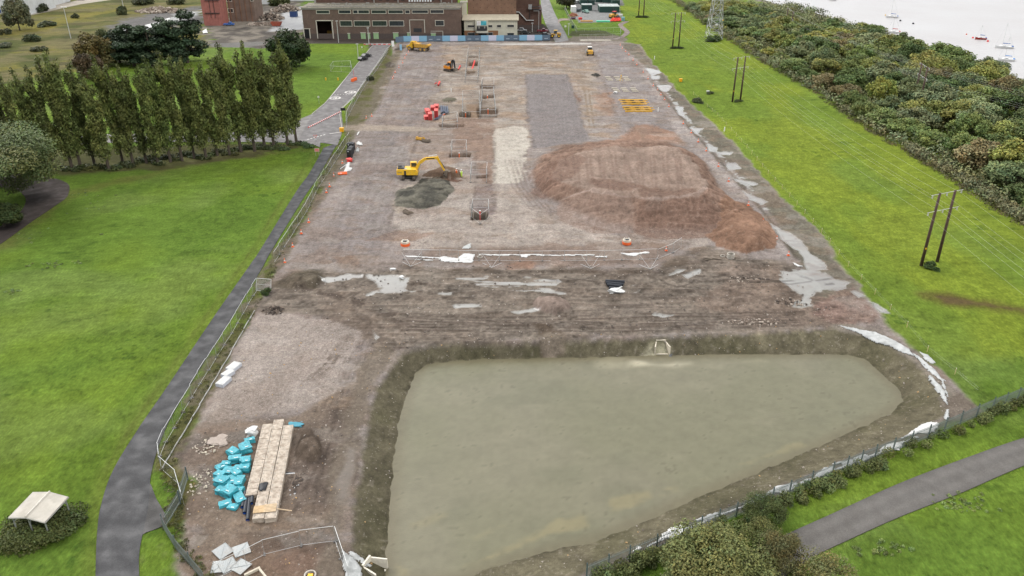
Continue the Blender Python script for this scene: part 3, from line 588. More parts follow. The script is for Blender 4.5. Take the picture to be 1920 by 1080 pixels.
def ground_material():
    m, n, l, b = nt('ground'); at = n.new('ShaderNodeVertexColor'); at.layer_name = 'tone'; ak = n.new('ShaderNodeVertexColor'); ak.layer_name = 'kinds'
    sp = n.new('ShaderNodeSeparateColor'); l.new(ak.outputs['Color'], sp.inputs[0]); wet, gr, gv = sp.outputs
    tc = n.new('ShaderNodeNewGeometry'); P = tc.outputs['Position']
    def noise(sc_, det=4, rough=.6, vec=P):
        x = n.new('ShaderNodeTexNoise'); x.inputs['Scale'].default_value = sc_; x.inputs['Detail'].default_value = det; x.inputs['Roughness'].default_value = rough; l.new(vec, x.inputs['Vector']); return x
    def math_(op, a, b_=None, c=None):
        x = n.new('ShaderNodeMath'); x.operation = op
        for k, v in enumerate((a, b_, c)):
            if v is None: continue
            if isinstance(v, (int, float)): x.inputs[k].default_value = v
            else: l.new(v, x.inputs[k])
        return x.outputs[0]
    def rng(v, a, b_, c, d):
        x = n.new('ShaderNodeMapRange')
        for k, q_ in enumerate((a, b_, c, d)): x.inputs[k + 1].default_value = q_
        l.new(v, x.inputs[0]); return x.outputs[0]
    def mix(f, a, b_):
        x = n.new('ShaderNodeMix'); x.data_type = 'RGBA'
        if isinstance(f, (int, float)): x.inputs[0].default_value = f
        else: l.new(f, x.inputs[0])
        for k, v in ((6, a), (7, b_)):
            if isinstance(v, tuple): x.inputs[k].default_value = (*v, 1)
            else: l.new(v, x.inputs[k])
        return x.outputs[2]
    def scale(c, f):
        x = n.new('ShaderNodeVectorMath'); x.operation = 'SCALE'; l.new(c, x.inputs[0]); l.new(f, x.inputs['Scale']); return x.outputs[0]
    # grass: tufts and blades
    n1 = noise(1.6, 6, .7); n2 = noise(7.0, 3, .6)
    mp = n.new('ShaderNodeMapping'); mp.inputs['Scale'].default_value = (1.0, .35, 1); mp.inputs['Rotation'].default_value = (0, 0, R(-38)); l.new(P, mp.inputs['Vector']); n3 = noise(3.2, 5, .75, mp.outputs[0])
    gt = math_('MULTIPLY', rng(n1.outputs['Fac'], .3, .7, .78, 1.22), rng(n3.outputs['Fac'], .3, .7, .72, 1.28))
    gcol = scale(at.outputs['Color'], gt)
    hs = n.new('ShaderNodeHueSaturation'); l.new(gcol, hs.inputs['Color']); l.new(rng(n2.outputs['Fac'], .3, .7, .485, .515), hs.inputs['Hue']); gcol = hs.outputs[0]
    # dirt: grit, stones pale and dark
    d1 = noise(2.2, 8, .72); d2 = noise(14, 3, .7)
    dt = math_('MULTIPLY', rng(d1.outputs['Fac'], .3, .7, .74, 1.26), rng(d2.outputs['Fac'], .3, .7, .80, 1.20))
    dcol = scale(at.outputs['Color'], dt)
    v1 = n.new('ShaderNodeTexVoronoi'); v1.inputs['Scale'].default_value = 3.2; l.new(P, v1.inputs['Vector'])
    v2 = n.new('ShaderNodeTexVoronoi'); v2.inputs['Scale'].default_value = 8.5; l.new(P, v2.inputs['Vector'])
    sc1 = n.new('ShaderNodeSeparateColor'); l.new(v1.outputs['Color'], sc1.inputs[0]); sc2 = n.new('ShaderNodeSeparateColor'); l.new(v2.outputs['Color'], sc2.inputs[0])
    st1 = math_('MULTIPLY', math_('LESS_THAN', v1.outputs['Distance'], .26), math_('GREATER_THAN', sc1.outputs[0], .86))
    fg = math_('MULTIPLY', gv, .55)
    pale = math_('MULTIPLY', st1, math_('ADD', fg, .18))
    dcol = mix(pale, dcol, A(205, 195, 182))
    gvm = scale(dcol, rng(sc2.outputs[1], 0, 1, .78, 1.24)); dcol = mix(gv, dcol, gvm)
    dcol2 = mix(wet, dcol, at.outputs['Color'])
    col = mix(gr, dcol2, gcol); l.new(col, b.inputs['Base Color'])
    ro = math_('MULTIPLY_ADD', wet, -.84, .92); l.new(ro, b.inputs['Roughness'])
    l.new(math_('MULTIPLY_ADD', wet, .8, .05), b.inputs['Specular IOR Level'])
    hg = math_('ADD', math_('MULTIPLY', n3.outputs['Fac'], .30), math_('MULTIPLY', n1.outputs['Fac'], .22))
    hd = math_('ADD', math_('MULTIPLY', d1.outputs['Fac'], .15), math_('MULTIPLY', d2.outputs['Fac'], .035))
    mh = n.new('ShaderNodeMix'); mh.data_type = 'FLOAT'; l.new(gr, mh.inputs[0]); l.new(hd, mh.inputs[2]); l.new(hg, mh.inputs[3])
    hh = math_('MULTIPLY', mh.outputs[0], math_('MULTIPLY_ADD', wet, -1.0, 1.0))
    bp = n.new('ShaderNodeBump'); bp.inputs['Strength'].default_value = 1.0; bp.inputs['Distance'].default_value = 1.0; l.new(hh, bp.inputs['Height']); l.new(bp.outputs[0], b.inputs['Normal'])
    return m
GM = ground_material()
fc = q; mid = np.stack([X[fc].mean(1), Y[fc].mean(1)], 1)
isd = (GR[fc].mean(1) < 0.5)
far = (sd_sea[fc].mean(1) > -14)
site = SW[fc].mean(1) > .5
drt = isd & site
waste = isd & ~site & ~far & (mid[:, 1] > 230)
sheet('grass_field', fc[~(drt | waste | far)], GM); sheet('site_ground', fc[drt], GM); sheet('yard_ground', fc[waste], GM); sheet('foreshore', fc[far & ~(drt | waste)], GM)
def ribbon(name, Lp, Rp, rgb, z=0.03, tracks=0.12, nac=14, step=1.2, kind='structure', var=.14, edge=None, wetk=0.0):
    Lw = [Vector(p) for p in GP(Lp)]; Rw = [Vector(p) for p in GP(Rp)]
    def resamp(P, n_):
        d = [0]
        for a_, b2 in zip(P[:-1], P[1:]): d.append(d[-1] + (b2 - a_).length)
        out = []
        for k in range(n_ + 1):
            s_ = d[-1] * k / n_; j = max(0, min(len(P) - 2, int(np.searchsorted(d, s_)) - 1)); t = (s_ - d[j]) / (d[j + 1] - d[j]) if d[j + 1] > d[j] else 0
            t = min(max(t, 0), 1)
            p0 = P[max(j - 1, 0)]; p1 = P[j]; p2 = P[j + 1]; p3 = P[min(j + 2, len(P) - 1)]
            out.append(0.5 * ((2 * p1) + (p2 - p0) * t + (2 * p0 - 5 * p1 + 4 * p2 - p3) * t * t + (3 * p1 - p0 - 3 * p2 + p3) * t ** 3))
        return out
    n_ = max(8, int(sum((b2 - a_).length for a_, b2 in zip(Lw[:-1], Lw[1:])) / step)); Lw = resamp(Lw, n_); Rw = resamp(Rw, n_)
    vs = []; cs = []
    for k in range(n_ + 1):
        for j in range(nac + 1):
            t = j / nac; p = Lw[k].lerp(Rw[k], t); vs.append((p.x, p.y, z))
            cs.append(1 + tracks * (math.exp(-((t - .27) / .13) ** 2) + math.exp(-((t - .73) / .13) ** 2)) - tracks * .4 * (abs(t - .5) > .46))
    fs = [(k * (nac + 1) + j, k * (nac + 1) + j + 1, (k + 1) * (nac + 1) + j + 1, (k + 1) * (nac + 1) + j) for k in range(n_) for j in range(nac)]
    va = np.array(vs); c_n = fbm(va[:, 0] / 3, va[:, 1] / 7, 4, 7) - .5
    cs = np.array(cs) * (1 + c_n * var * 3)
    # skirt down at both sides
    nb = len(vs)
    for k in range(n_ + 1):
        a_ = Lw[k]; b2 = Rw[k]; vs += [(a_.x, a_.y, z - .15), (b2.x, b2.y, z - .15)]
    for k in range(n_):
        fs.append((k * (nac + 1), (k + 1) * (nac + 1), nb + 2 * (k + 1), nb + 2 * k)); e = nac
        fs.append((k * (nac + 1) + e, nb + 2 * k + 1, nb + 2 * (k + 1) + 1, (k + 1) * (nac + 1) + e))
    cs = np.concatenate([cs, np.ones(2 * (n_ + 1))])
    me = bpy.data.meshes.new(name); me.from_pydata(vs, [], fs)
    at = me.color_attributes.new('tone', 'FLOAT_COLOR', 'POINT'); base = lin(rgb) / KEXP
    cc = np.concatenate([base[None, :] * cs[:, None], np.ones((len(cs), 1))], 1).astype(np.float32); at.data.foreach_set('color', cc.ravel())
    bm = bmesh.new(); bm.from_mesh(me); bmesh.ops.recalc_face_normals(bm, faces=bm.faces); bm.to_mesh(me); bm.free()
    me.materials.append(ASPH); o = bpy.data.objects.new(name, me); COL.objects.link(o); tag(o, kind=kind); return o
def asphalt():
    m, n, l, b = nt('asphalt'); at = n.new('ShaderNodeVertexColor'); at.layer_name = 'tone'; g = n.new('ShaderNodeNewGeometry')
    a1 = n.new('ShaderNodeTexNoise'); a1.inputs['Scale'].default_value = 9; a1.inputs['Detail'].default_value = 4; l.new(g.outputs['Position'], a1.inputs['Vector'])
    a2 = n.new('ShaderNodeTexNoise'); a2.inputs['Scale'].default_value = .5; a2.inputs['Detail'].default_value = 6; l.new(g.outputs['Position'], a2.inputs['Vector'])
    r1 = n.new('ShaderNodeMapRange'); r1.inputs[1].default_value = .3; r1.inputs[2].default_value = .7; r1.inputs[3].default_value = .82; r1.inputs[4].default_value = 1.2; l.new(a1.outputs['Fac'], r1.inputs[0])
    r2 = n.new('ShaderNodeMapRange'); r2.inputs[1].default_value = .3; r2.inputs[2].default_value = .7; r2.inputs[3].default_value = .9; r2.inputs[4].default_value = 1.1; l.new(a2.outputs['Fac'], r2.inputs[0])
    mm = n.new('ShaderNodeMath'); mm.operation = 'MULTIPLY'; l.new(r1.outputs[0], mm.inputs[0]); l.new(r2.outputs[0], mm.inputs[1])
    x = n.new('ShaderNodeVectorMath'); x.operation = 'SCALE'; l.new(at.outputs['Color'], x.inputs[0]); l.new(mm.outputs[0], x.inputs['Scale']); l.new(x.outputs[0], b.inputs['Base Color'])
    rr = n.new('ShaderNodeMapRange'); rr.inputs[1].default_value = .4; rr.inputs[2].default_value = .65; rr.inputs[3].default_value = .85; rr.inputs[4].default_value = .5; l.new(a2.outputs['Fac'], rr.inputs[0]); l.new(rr.outputs[0], b.inputs['Roughness'])
    b.inputs['Specular IOR Level'].default_value = .3
    return m
ASPH = asphalt()
ribbon('access_road', *ROADS['access_road'], (86, 86, 87), tracks=.10, var=.08)
ribbon('estate_road', *ROADS['estate_road'], (138, 134, 132), z=.038, tracks=.05, var=.06)
ribbon('side_road', *ROADS['side_road'], (150, 146, 142), z=.034, tracks=.06, var=.07)
ribbon('works_road', *ROADS['works_road'], (158, 156, 154), tracks=.04)
ribbon('lane', *ROADS['lane'], (122, 118, 113), tracks=.22, var=.04)
ribbon('brown_path', *ROADS['brown_path'], (88, 78, 74), tracks=-.1)
ribbon('footpath', *ROADS['footpath'], (158, 142, 134), tracks=0)
ribbon('gravel_spur', *ROADS['gravel_spur'], (176, 156, 146), z=.036, tracks=0)
ribbon('road_apron', [(240, 1020), (262, 905), (283, 908)], [(275, 998), (313, 978), (293, 935)], (92, 90, 88), z=.022, tracks=0, nac=6)
# ---- pond and sea
def water(name, P, z, rgb, rough, bscale, bdist, patch=None, kind='structure'):
    m, n, l, b = nt(name); g = n.new('ShaderNodeNewGeometry')
    w1 = n.new('ShaderNodeTexNoise'); w1.inputs['Scale'].default_value = .02; w1.inputs['Detail'].default_value = 5; w1.inputs['Roughness'].default_value = .6; l.new(g.outputs['Position'], w1.inputs['Vector'])
    mp = n.new('ShaderNodeMapping'); mp.inputs['Scale'].default_value = (1, 3.2, 1); mp.inputs['Rotation'].default_value = (0, 0, R(8)); l.new(g.outputs['Position'], mp.inputs['Vector'])
    w2 = n.new('ShaderNodeTexNoise'); w2.inputs['Scale'].default_value = bscale; w2.inputs['Detail'].default_value = 4; l.new(mp.outputs[0], w2.inputs['Vector'])
    cr = n.new('ShaderNodeValToRGB'); l.new(w1.outputs['Fac'], cr.inputs[0]); e = cr.color_ramp.elements
    cols = patch or [rgb, rgb]; e[0].position = .34; e[1].position = .66; e[0].color = (*A(*cols[0]), 1); e[1].color = (*A(*cols[1]), 1)
    l.new(cr.outputs[0], b.inputs['Base Color']); b.inputs['Roughness'].default_value = rough; b.inputs['IOR'].default_value = 1.33; b.inputs['Specular IOR Level'].default_value = .5
    bp = n.new('ShaderNodeBump'); bp.inputs['Strength'].default_value = 1; bp.inputs['Distance'].default_value = bdist; l.new(w2.outputs['Fac'], bp.inputs['Height']); l.new(bp.outputs[0], b.inputs['Normal'])
    s = MB(); s.slab(P, z - .0, z + .0)
    me = bpy.data.meshes.new(name); me.from_pydata([(x, y, z) for x, y in P], [], [tuple(range(len(P)))]); me.materials.append(m)
    o = bpy.data.objects.new(name, me); COL.objects.link(o); tag(o, kind=kind)
    bm = bmesh.new(); bm.from_mesh(me); bmesh.ops.triangulate(bm, faces=bm.faces); bmesh.ops.recalc_face_normals(bm, faces=bm.faces)
    for f in bm.faces:
        if f.normal.z < 0: f.normal_flip()
    bm.to_mesh(me); bm.free(); return o
def pond():
    step = .35; xs = np.arange(min(p[0] for p in Pw) - 2, max(p[0] for p in Pw) + 2, step); ys = np.arange(min(p[1] for p in Pw) - 2, max(p[1] for p in Pw) + 2, step)
    xx, yy = np.meshgrid(xs, ys); sh_ = xx.shape; x_ = xx.ravel(); y_ = yy.ravel(); sd_ = sdist(Pw, x_, y_)
    n1_ = nz(fbm(x_ / 7, y_ / 5, 5, 201)); n2_ = nz(fbm(x_ / 1.6, y_ / 1.2, 3, 202)); n3_ = nz(fbm(x_ / 18, y_ / 18, 3, 203)); n4_ = nz(fbm(x_ / .5, y_ / .5, 2, 204))
    c = np.ones((x_.size, 3)) * lin((147, 144, 117)) / KEXP
    def mx_(f, rgb): f = np.clip(f, 0, 1)[:, None]; c[:] = c * (1 - f) + lin(rgb) / KEXP * f
    mx_(smooth((n3_ + .1) * 2) * .5, (156, 150, 128)); mx_(smooth((n1_ - .1) * 3) * .4, (136, 135, 110)); mx_(smooth((-n1_ - .2) * 3) * .3, (164, 158, 132))
    sh2 = smooth(1 - sd_ / 2.2) * .55; mx_(sh2, (132, 122, 96))
    for P, am in (([(870, 1060), (960, 1030), (1010, 1005), (1060, 985), (1090, 975)], .75), ([(1150, 945), (1200, 930), (1215, 925)], .7), ([(1250, 918), (1270, 912)], .6), ([(1390, 870), (1460, 848), (1500, 830)], .6), ([(1240, 930), (1330, 895)], .25), ([(770, 985), (830, 970)], .35), ([(735, 1050), (760, 1075)], .5), ([(890, 1010), (940, 985)], .4)):
        d_ = -sdist(GP(P, WZ), x_, y_, closed=False); mx_(smooth((.55 + n1_ * 1.6 + n2_ * .8 - d_) / 1.0) * am * .8, (172, 161, 122))
    d_ = -sdist(GP([(1195, 680), (1240, 685), (1290, 682)], WZ), x_, y_, closed=False); mx_(smooth((2.2 + n1_ * 2 - d_) / 3) * .95, (236, 228, 198)); d_ = -sdist(GP([(1150, 684), (1300, 686), (1440, 676)], WZ), x_, y_, closed=False); mx_(smooth((2.5 + n1_ * 4 - d_) / 4) * .5, (200, 192, 162))
    c *= (1 + n2_ * .10 + n4_ * .10)[:, None]; sp_ = smooth((n4_ * .7 + n2_ * .6 - .42) * 8); c[:] = c * (1 - .22 * sp_[:, None])
    idx_ = np.arange(x_.size).reshape(sh_); q2 = np.stack([idx_[:-1, :-1], idx_[:-1, 1:], idx_[1:, 1:], idx_[1:, :-1]], -1).reshape(-1, 4); q2 = q2[sd_[q2].max(1) > -1.3]
    us = np.unique(q2); rm_ = np.full(x_.size, -1); rm_[us] = np.arange(us.size); me = bpy.data.meshes.new('pond'); me.from_pydata(np.stack([x_[us], y_[us], np.full(us.size, WZ)], 1).tolist(), [], rm_[q2].tolist())
    at = me.color_attributes.new('tone', 'FLOAT_COLOR', 'POINT'); at.data.foreach_set('color', np.concatenate([c[us], np.ones((us.size, 1))], 1).astype(np.float32).ravel())
    m, n, l, b = nt('pond water'); g = n.new('ShaderNodeNewGeometry'); a_ = n.new('ShaderNodeVertexColor'); a_.layer_name = 'tone'; l.new(a_.outputs[0], b.inputs['Base Color']); b.inputs['Roughness'].default_value = .16; b.inputs['IOR'].default_value = 1.33
    mp = n.new('ShaderNodeMapping'); mp.inputs['Scale'].default_value = (1, 2.4, 1); mp.inputs['Rotation'].default_value = (0, 0, R(-12)); l.new(g.outputs['Position'], mp.inputs['Vector']); w2 = n.new('ShaderNodeTexNoise'); w2.inputs['Scale'].default_value = 2.6; w2.inputs['Detail'].default_value = 5; w2.inputs['Distortion'].default_value = .4; l.new(mp.outputs[0], w2.inputs['Vector'])
    bp = n.new('ShaderNodeBump'); bp.inputs['Distance'].default_value = .035; l.new(w2.outputs['Fac'], bp.inputs['Height']); l.new(bp.outputs[0], b.inputs['Normal']); me.materials.append(m)
    o = bpy.data.objects.new('pond', me); COL.objects.link(o); tag(o, kind='structure')
pond()
water('sea', [(-1500, 5900), (-200, 1500), (60, 200), (60, -2800), (9000, -2800), (9000, 9000), (-1500, 9000)], -3.6, (214, 206, 202), .3, .30, .30, patch=[(246, 245, 244), (236, 232, 230)])
# ================================================================ VEGETATION
def leaf_material():
    m, n, l, b = nt('foliage'); at = n.new('ShaderNodeVertexColor'); at.layer_name = 'leaf'; oi = n.new('ShaderNodeObjectInfo')
    x = n.new('ShaderNodeMix'); x.data_type = 'RGBA'; x.blend_type = 'MULTIPLY'; x.inputs[0].default_value = 1
    l.new(oi.outputs['Color'], x.inputs[6]); l.new(at.outputs['Color'], x.inputs[7]); l.new(x.outputs[2], b.inputs['Base Color'])
    b.inputs['Roughness'].default_value = .55; b.inputs['Specular IOR Level'].default_value = .12
    return m
LEAF = leaf_material()
BARK = mat('bark', (0.07, 0.055, 0.042), .9, var=.3, scale=4)
def leaf_mesh(name, clumps, n, size, seed=1, hue=0.12, clumpvar=.22, fill=.3, vert=0.0, up=.45):
    rs = np.random.RandomState(seed); c = np.array(clumps, float)
    wt = (c[:, 3] * c[:, 4] + c[:, 3] * c[:, 5] + c[:, 4] * c[:, 5]) ** .9; k = rs.choice(len(c), n, p=wt / wt.sum())
    d = rs.normal(size=(n, 3)); d /= np.linalg.norm(d, axis=1)[:, None]
    rad = np.where(rs.rand(n) < fill, rs.rand(n) ** .4, .86 + .22 * rs.rand(n) + .1 * rs.normal(size=n))
    p = c[k, :3] + d * c[k, 3:6] * rad[:, None]
    nr = d * .6 + rs.normal(size=(n, 3)) * .45; nr[:, 2] += up
    nr /= np.linalg.norm(nr, axis=1)[:, None]
    t = np.cross(nr, rs.normal(size=(n, 3))); t[:, 2] += vert; t /= np.linalg.norm(t, axis=1)[:, None]; bt = np.cross(nr, t)
    s = size * (.55 + .9 * rs.rand(n))[:, None]
    a = t * s * .5 * (1.25 + vert); b = bt * s * .42
    v = np.stack([p - a, p + b * .9 - a * .1, p + a, p - b * .9 + a * .1], 1).reshape(-1, 3)
    cv = 1 + clumpvar * rs.normal(size=len(c)); lum = cv[k] * (1 + .20 * rs.normal(size=n)); lum = np.clip(lum, .35, 1.9)
    hy = rs.normal(size=n) * hue * .5 + (rs.normal(size=len(c)) * hue * .6)[k]
    col = np.stack([lum * (1 + hy), lum, lum * (1 - hy * .6), np.ones(n)], 1); col = np.repeat(np.clip(col, .05, 2.5), 4, 0).astype(np.float32)
    me = bpy.data.meshes.new(name); me.vertices.add(4 * n); me.loops.add(4 * n); me.polygons.add(n)
    me.vertices.foreach_set('co', v.astype(np.float32).ravel()); me.loops.foreach_set('vertex_index', np.arange(4 * n, dtype=np.int32)); me.polygons.foreach_set('loop_start', (np.arange(n) * 4).astype(np.int32))
    me.update(calc_edges=True); at = me.color_attributes.new('leaf', 'FLOAT_COLOR', 'POINT'); at.data.foreach_set('color', col.ravel()); me.materials.append(LEAF)
    return me
def obj_mesh(name, me, parent=None, loc=(0, 0, 0), color=None):
    o = bpy.data.objects.new(name, me); COL.objects.link(o); o.parent = parent; o.location = loc
    if color: o.color = (*color, 1)
    return o
def broad(seed, n=4200, size=.55, h=1.0, rr=1.0):
    """unit broadleaf: crown about 10 m wide and 8 m high"""
    r = random.Random(seed); cl = []
    for i in range(30):
        a = r.uniform(0, 6.283); q = math.sqrt(r.random()) * r.uniform(3.2, 4.8); z = 4.2 * h + (1 - (q / 4.8) ** 2) * 2.6 * r.uniform(.2, 1.25)
        s = r.uniform(.8, 1.6); cl.append((q * math.cos(a) * rr, q * math.sin(a) * rr, z, s * rr, s * rr, s * .78))
    for i in range(16):
        a = r.uniform(0, 6.283); q = r.uniform(2.6, 4.2); cl.append((q * math.cos(a) * rr, q * math.sin(a) * rr, r.uniform(1.6, 4.2), r.uniform(.9, 1.5), r.uniform(.9, 1.5), r.uniform(.8, 1.4)))
    tr = MB(); tr.tube((0, 0, -.3), (.1, .1, 2.6), .28, .2, n=7, m=BARK)
    for i in range(7):
        c = cl[i * 4]; tr.tube((.1, .1, r.uniform(1.8, 2.6)), (c[0] * .8, c[1] * .8, c[2]), .12, .03, n=5, m=BARK)
    return leaf_mesh('crown', cl, n, size, seed, clumpvar=.13), tr.mesh('trunk', BARK)
def poplar(seed, n=10000):
    r = random.Random(seed); cl = []; lean = r.uniform(-2.2, -.3); H = 24.0
    tr = MB()
    def ax(z): return (lean * (z / H) ** 1.6, .5 * math.sin(z / 9 + seed) * (z / H))
    pz = 0; pts = [(*ax(z), z) for z in (0, 4, 8, 12, 16, 20, 23)]
    for j in range(6): tr.tube(pts[j], pts[j + 1], .38 * (1 - j / 7), .38 * (1 - (j + 1) / 7), n=7, m=BARK, cap=False)
    nb = 26
    for i in range(nb):
        z0 = 1.8 + (i / nb) * 17; a = r.uniform(0, 6.283); L = r.uniform(3.0, 5.6) * (1 - .25 * i / nb); sp = r.uniform(.7, 1.5) * (1 if z0 > 6 else 1.25)
        x0, y0 = ax(z0); zt = min(z0 + L, 23.6); x1, y1 = ax(zt)
        ex, ey = x1 + sp * math.cos(a), y1 + sp * math.sin(a)
        tr.tube((x0, y0, z0), (ex, ey, zt), .085, .02, n=4, m=BARK, cap=False)
        for t in (.35, .6, .85, 1.05):
            w = .55 + .5 * math.sin(3.14 * min(t, 1) * .8) * (1 - .35 * (z0 / 22))
            cl.append((x0 + (ex - x0) * t * 1.15 + r.uniform(-.3, .3), y0 + (ey - y0) * t * 1.15 + r.uniform(-.3, .3), z0 + (zt - z0) * t, w * r.uniform(.75, 1.25), w * r.uniform(.75, 1.25), r.uniform(.8, 1.35)))
    for j in range(5): cl.append((ax(21 + j * .7)[0] + r.uniform(-.4, .4), ax(21)[1] + r.uniform(-.4, .4), 21 + j * .75, .5, .5, .8))
    return leaf_mesh('crown', cl, n, .30, seed, vert=.8, fill=.25, clumpvar=.32, hue=.07), tr.mesh('trunk', BARK)
def bush_clumps(seed, rx, ry, h, k=14, low=.1):
    r = random.Random(seed); cl = []
    for i in range(k):
        a = r.uniform(0, 6.283); q = math.sqrt(r.random()) * .8; s = r.uniform(.2, .34)
        cl.append((rx * q * math.cos(a), ry * q * math.sin(a), h * (low + .55 * (1 - q * q) * r.uniform(.5, 1.1)), rx * s * 1.2, ry * s * 1.2, h * r.uniform(.25, .42)))
    return cl
def pine(seed):
    r = random.Random(seed); cl = []; tr = MB(); tr.tube((0, 0, -.2), (0, 0, 12), .4, .15, n=7, m=BARK)
    for i in range(34):
        z = r.uniform(2, 13.2); q = r.uniform(.5, 1) * (5.2 - (z - 4) * .3) * .8; a = r.uniform(0, 6.283)
        cl.append((q * math.cos(a), q * math.sin(a), z, r.uniform(1.3, 2.1), r.uniform(1.3, 2.1), r.uniform(.55, .95)))
        tr.tube((0, 0, z - 1), (q * .8 * math.cos(a), q * .8 * math.sin(a), z - .1), .1, .03, n=4, m=BARK)
    return leaf_mesh('crown', cl, 7000, .5, seed, hue=.06, clumpvar=.2), tr.mesh('trunk', BARK)
def place_tree(meshes, name, label, cat, loc, color, s=(1, 1, 1), rz=0, group=None):
    t = thing(name, label, cat, loc, rz, group); t.scale = s
    obj_mesh('crown', meshes[0], t, color=color); obj_mesh('trunk', meshes[1], t); return t
def jit(c, r, k=.1):
    q = 1 + r.uniform(-k, k) * 1.3; return tuple(max(.004, v * q * (1 + r.uniform(-k, k) * .3)) for v in c)
# ---- poplars behind the lawn
POPS = [poplar(11 + i) for i in range(5)]
PX = [(-45, 322), (-20, 316), (6, 322), (30, 315), (54, 322), (80, 316), (106, 320), (136, 318), (152, 316), (178, 311), (205, 320), (231, 307), (250, 309), (275, 306), (297, 310), (320, 304), (342, 302), (365, 297), (387, 298), (408, 292), (431, 291), (452, 285), (478, 284), (497, 278), (514, 276), (540, 272), (556, 268)]
PH = [24, 25, 24, 25, 24.5, 23, 25, 26, 27, 24, 24.5, 25, 26, 25, 25.5, 24, 25, 25.5, 23, 25, 26, 26, 24, 27, 26, 22, 25]
rp = random.Random(5)
for k, (x, y) in enumerate(PX):
    p = G(x, y); s = PH[k] / 24.6; s *= rp.uniform(.9, 1.08); w = s * rp.uniform(.85, 1.15)
    place_tree(POPS[k % 5], 'poplar_tree', 'tall narrow poplar, %s from the left in the row behind the left lawn' % ordn(k), 'tree', p, jit((.106, .124, .038), rp, .12), (w, w, s), rp.uniform(-.5, .5), 'poplars in a row behind the left lawn')
und = []
for k in range(70):
    t = k / 69; x = -60 + t * 640; y = 322 - max(0, (x - 150)) * .115 + rp.uniform(-9, 5); p = G(x, y); und.append((p.x, p.y, .3, rp.uniform(.9, 1.8), rp.uniform(.7, 1.2), rp.uniform(.4, .9)))
o = obj_mesh('undergrowth', leaf_mesh('undergrowth', und, 16000, .36, 3, fill=.2), color=(.055, .068, .024)); tag(o, kind='stuff')
# ---- single trees
BR = [broad(100 + i, 7500, .40) for i in range(9)]
BRL = [broad(200 + i, 5500, .52, .8) for i in range(5)]
PN = [pine(31), pine(32)]
def tree_px(meshes, name, label, bx, by, col, wid, hei, unit=(10.5, 7.6), rz=0, grp=None, cat='tree'):
    return place_tree(meshes, name, label, cat, G(bx, by), col, (wid / unit[0], wid / unit[0], hei / unit[1]), rz, grp)
tree_px(BR[0], 'oak_tree', 'dark green round-headed tree on the lawn beside the works forecourt', 545, 128, (.034, .052, .020), 17, 13, rz=.5)
for j, (x, y, w, h, c) in enumerate([(352, 118, 15, 17.5, 'tallest dark pine at the right end of the clump behind the poplars'), (318, 122, 13, 15.5, 'dark pine second from the right in the clump behind the poplars'), (286, 124, 13, 13.5, 'dark pine in the middle of the clump behind the poplars'),
                                     (252, 124, 13, 14, 'dark pine left of the middle of the clump behind the poplars'), (225, 118, 11, 11.5, 'leftmost dark pine of the clump, beside the russet tree')]):
    tree_px(PN[j % 2], 'pine_tree', c, x, y, (.036, .056, .030), w * 1.2, h * 1.12, (11, 13.8), rz=j * 1.3, grp='dark pines behind the poplars')
tree_px(BR[1], 'russet_tree', 'round tree turning russet behind the poplars, left of the pines', 186, 128, (.105, .085, .032), 15, 12, rz=2)
tree_px(BR[2], 'russet_tree', 'smaller reddish-brown tree between the poplar tops and the pines', 170, 150, (.085, .062, .036), 10, 9, rz=4)
tree_px(BR[4], 'hedgerow_tree', 'dull green tree between the russet tree and the pines', 208, 116, (.055, .066, .026), 11, 12, rz=1)
wil = broad(301, 60000, .13, 1.0, 1.15)
tree_px(wil, 'willow_tree', 'large grey-green tree overhanging the bend of the brown path', -8, 400, (.132, .150, .058), 28, 17.5, rz=.4)
tree_px(broad(304, 16000, .26), 'grey_green_tree', 'grey-green tree at the left edge of the picture above the willow', -30, 330, (.124, .142, .056), 17, 19, rz=.9)
tree_px(BR[3], 'dark_tree', 'dark low tree inside the bend of the brown path', 8, 425, (.045, .062, .022), 9, 4.5, rz=.4)
tree_px(BR[5], 'lone_tree', 'lone pale green tree on the scrubland at the top left', 37, 57, (.12, .128, .07), 13, 14, rz=.4)
BU = [leaf_mesh('crown', bush_clumps(50 + i, 1, 1, 1), 1500, .16, 60 + i) for i in range(4)]
def bush(name, label, x, y, col, w, h, k=0, d=None, grp=None, z=0):
    p = G(x, y, z); o = obj_mesh(name, BU[k % 4], None, p, col); o.scale = (w * .6, (d or w) * .6, h); o.rotation_euler = (0, 0, k * 1.1); tag(o, label, 'bush', grp); return o
for j, (x, y, w, h, lb) in enumerate([(60, 77, 6, 3.4, 'dark rounded bush on the scrubland below the lone tree'), (74, 95, 5, 2.2, 'low dark bush just beyond the poplar tops at the far left'), (78, 22, 7, 4, 'bush beside the pale track on the scrubland'),
                                      (88, 49, 7, 2.6, 'straggling green bush in the middle of the scrubland'), (232, 27, 5, 5, 'bush at the foot of the right-hand lamp post on the scrubland'), (270, 8, 9, 5, 'large bush at the top edge above the waste ground'),
                                      (142, 34, 3.5, 2.5, 'small bush right of the lamp post on the scrubland'), (12, 88, 6, 2, 'low bush at the far left edge of the scrubland'), (332, 8, 8, 4.5, 'bush between the waste ground and the pink tower'), (5, 64, 6, 3, 'bush at the left edge under the lone tree')]):
    bush('scrub_bush', lb, x, y, jit((.06, .072, .034), rp), w, h, j, grp='bushes on the scrubland')
tree_px(BRL[0], 'yard_tree', 'dark tree beside the site compound and the works road', 1062, 16, (.05, .05, .024), 12, 9, rz=1)
bush('yard_bush', 'green shrub behind the scrap heaps near the works', 524, 10, (.075, .09, .035), 9, 7, 1)
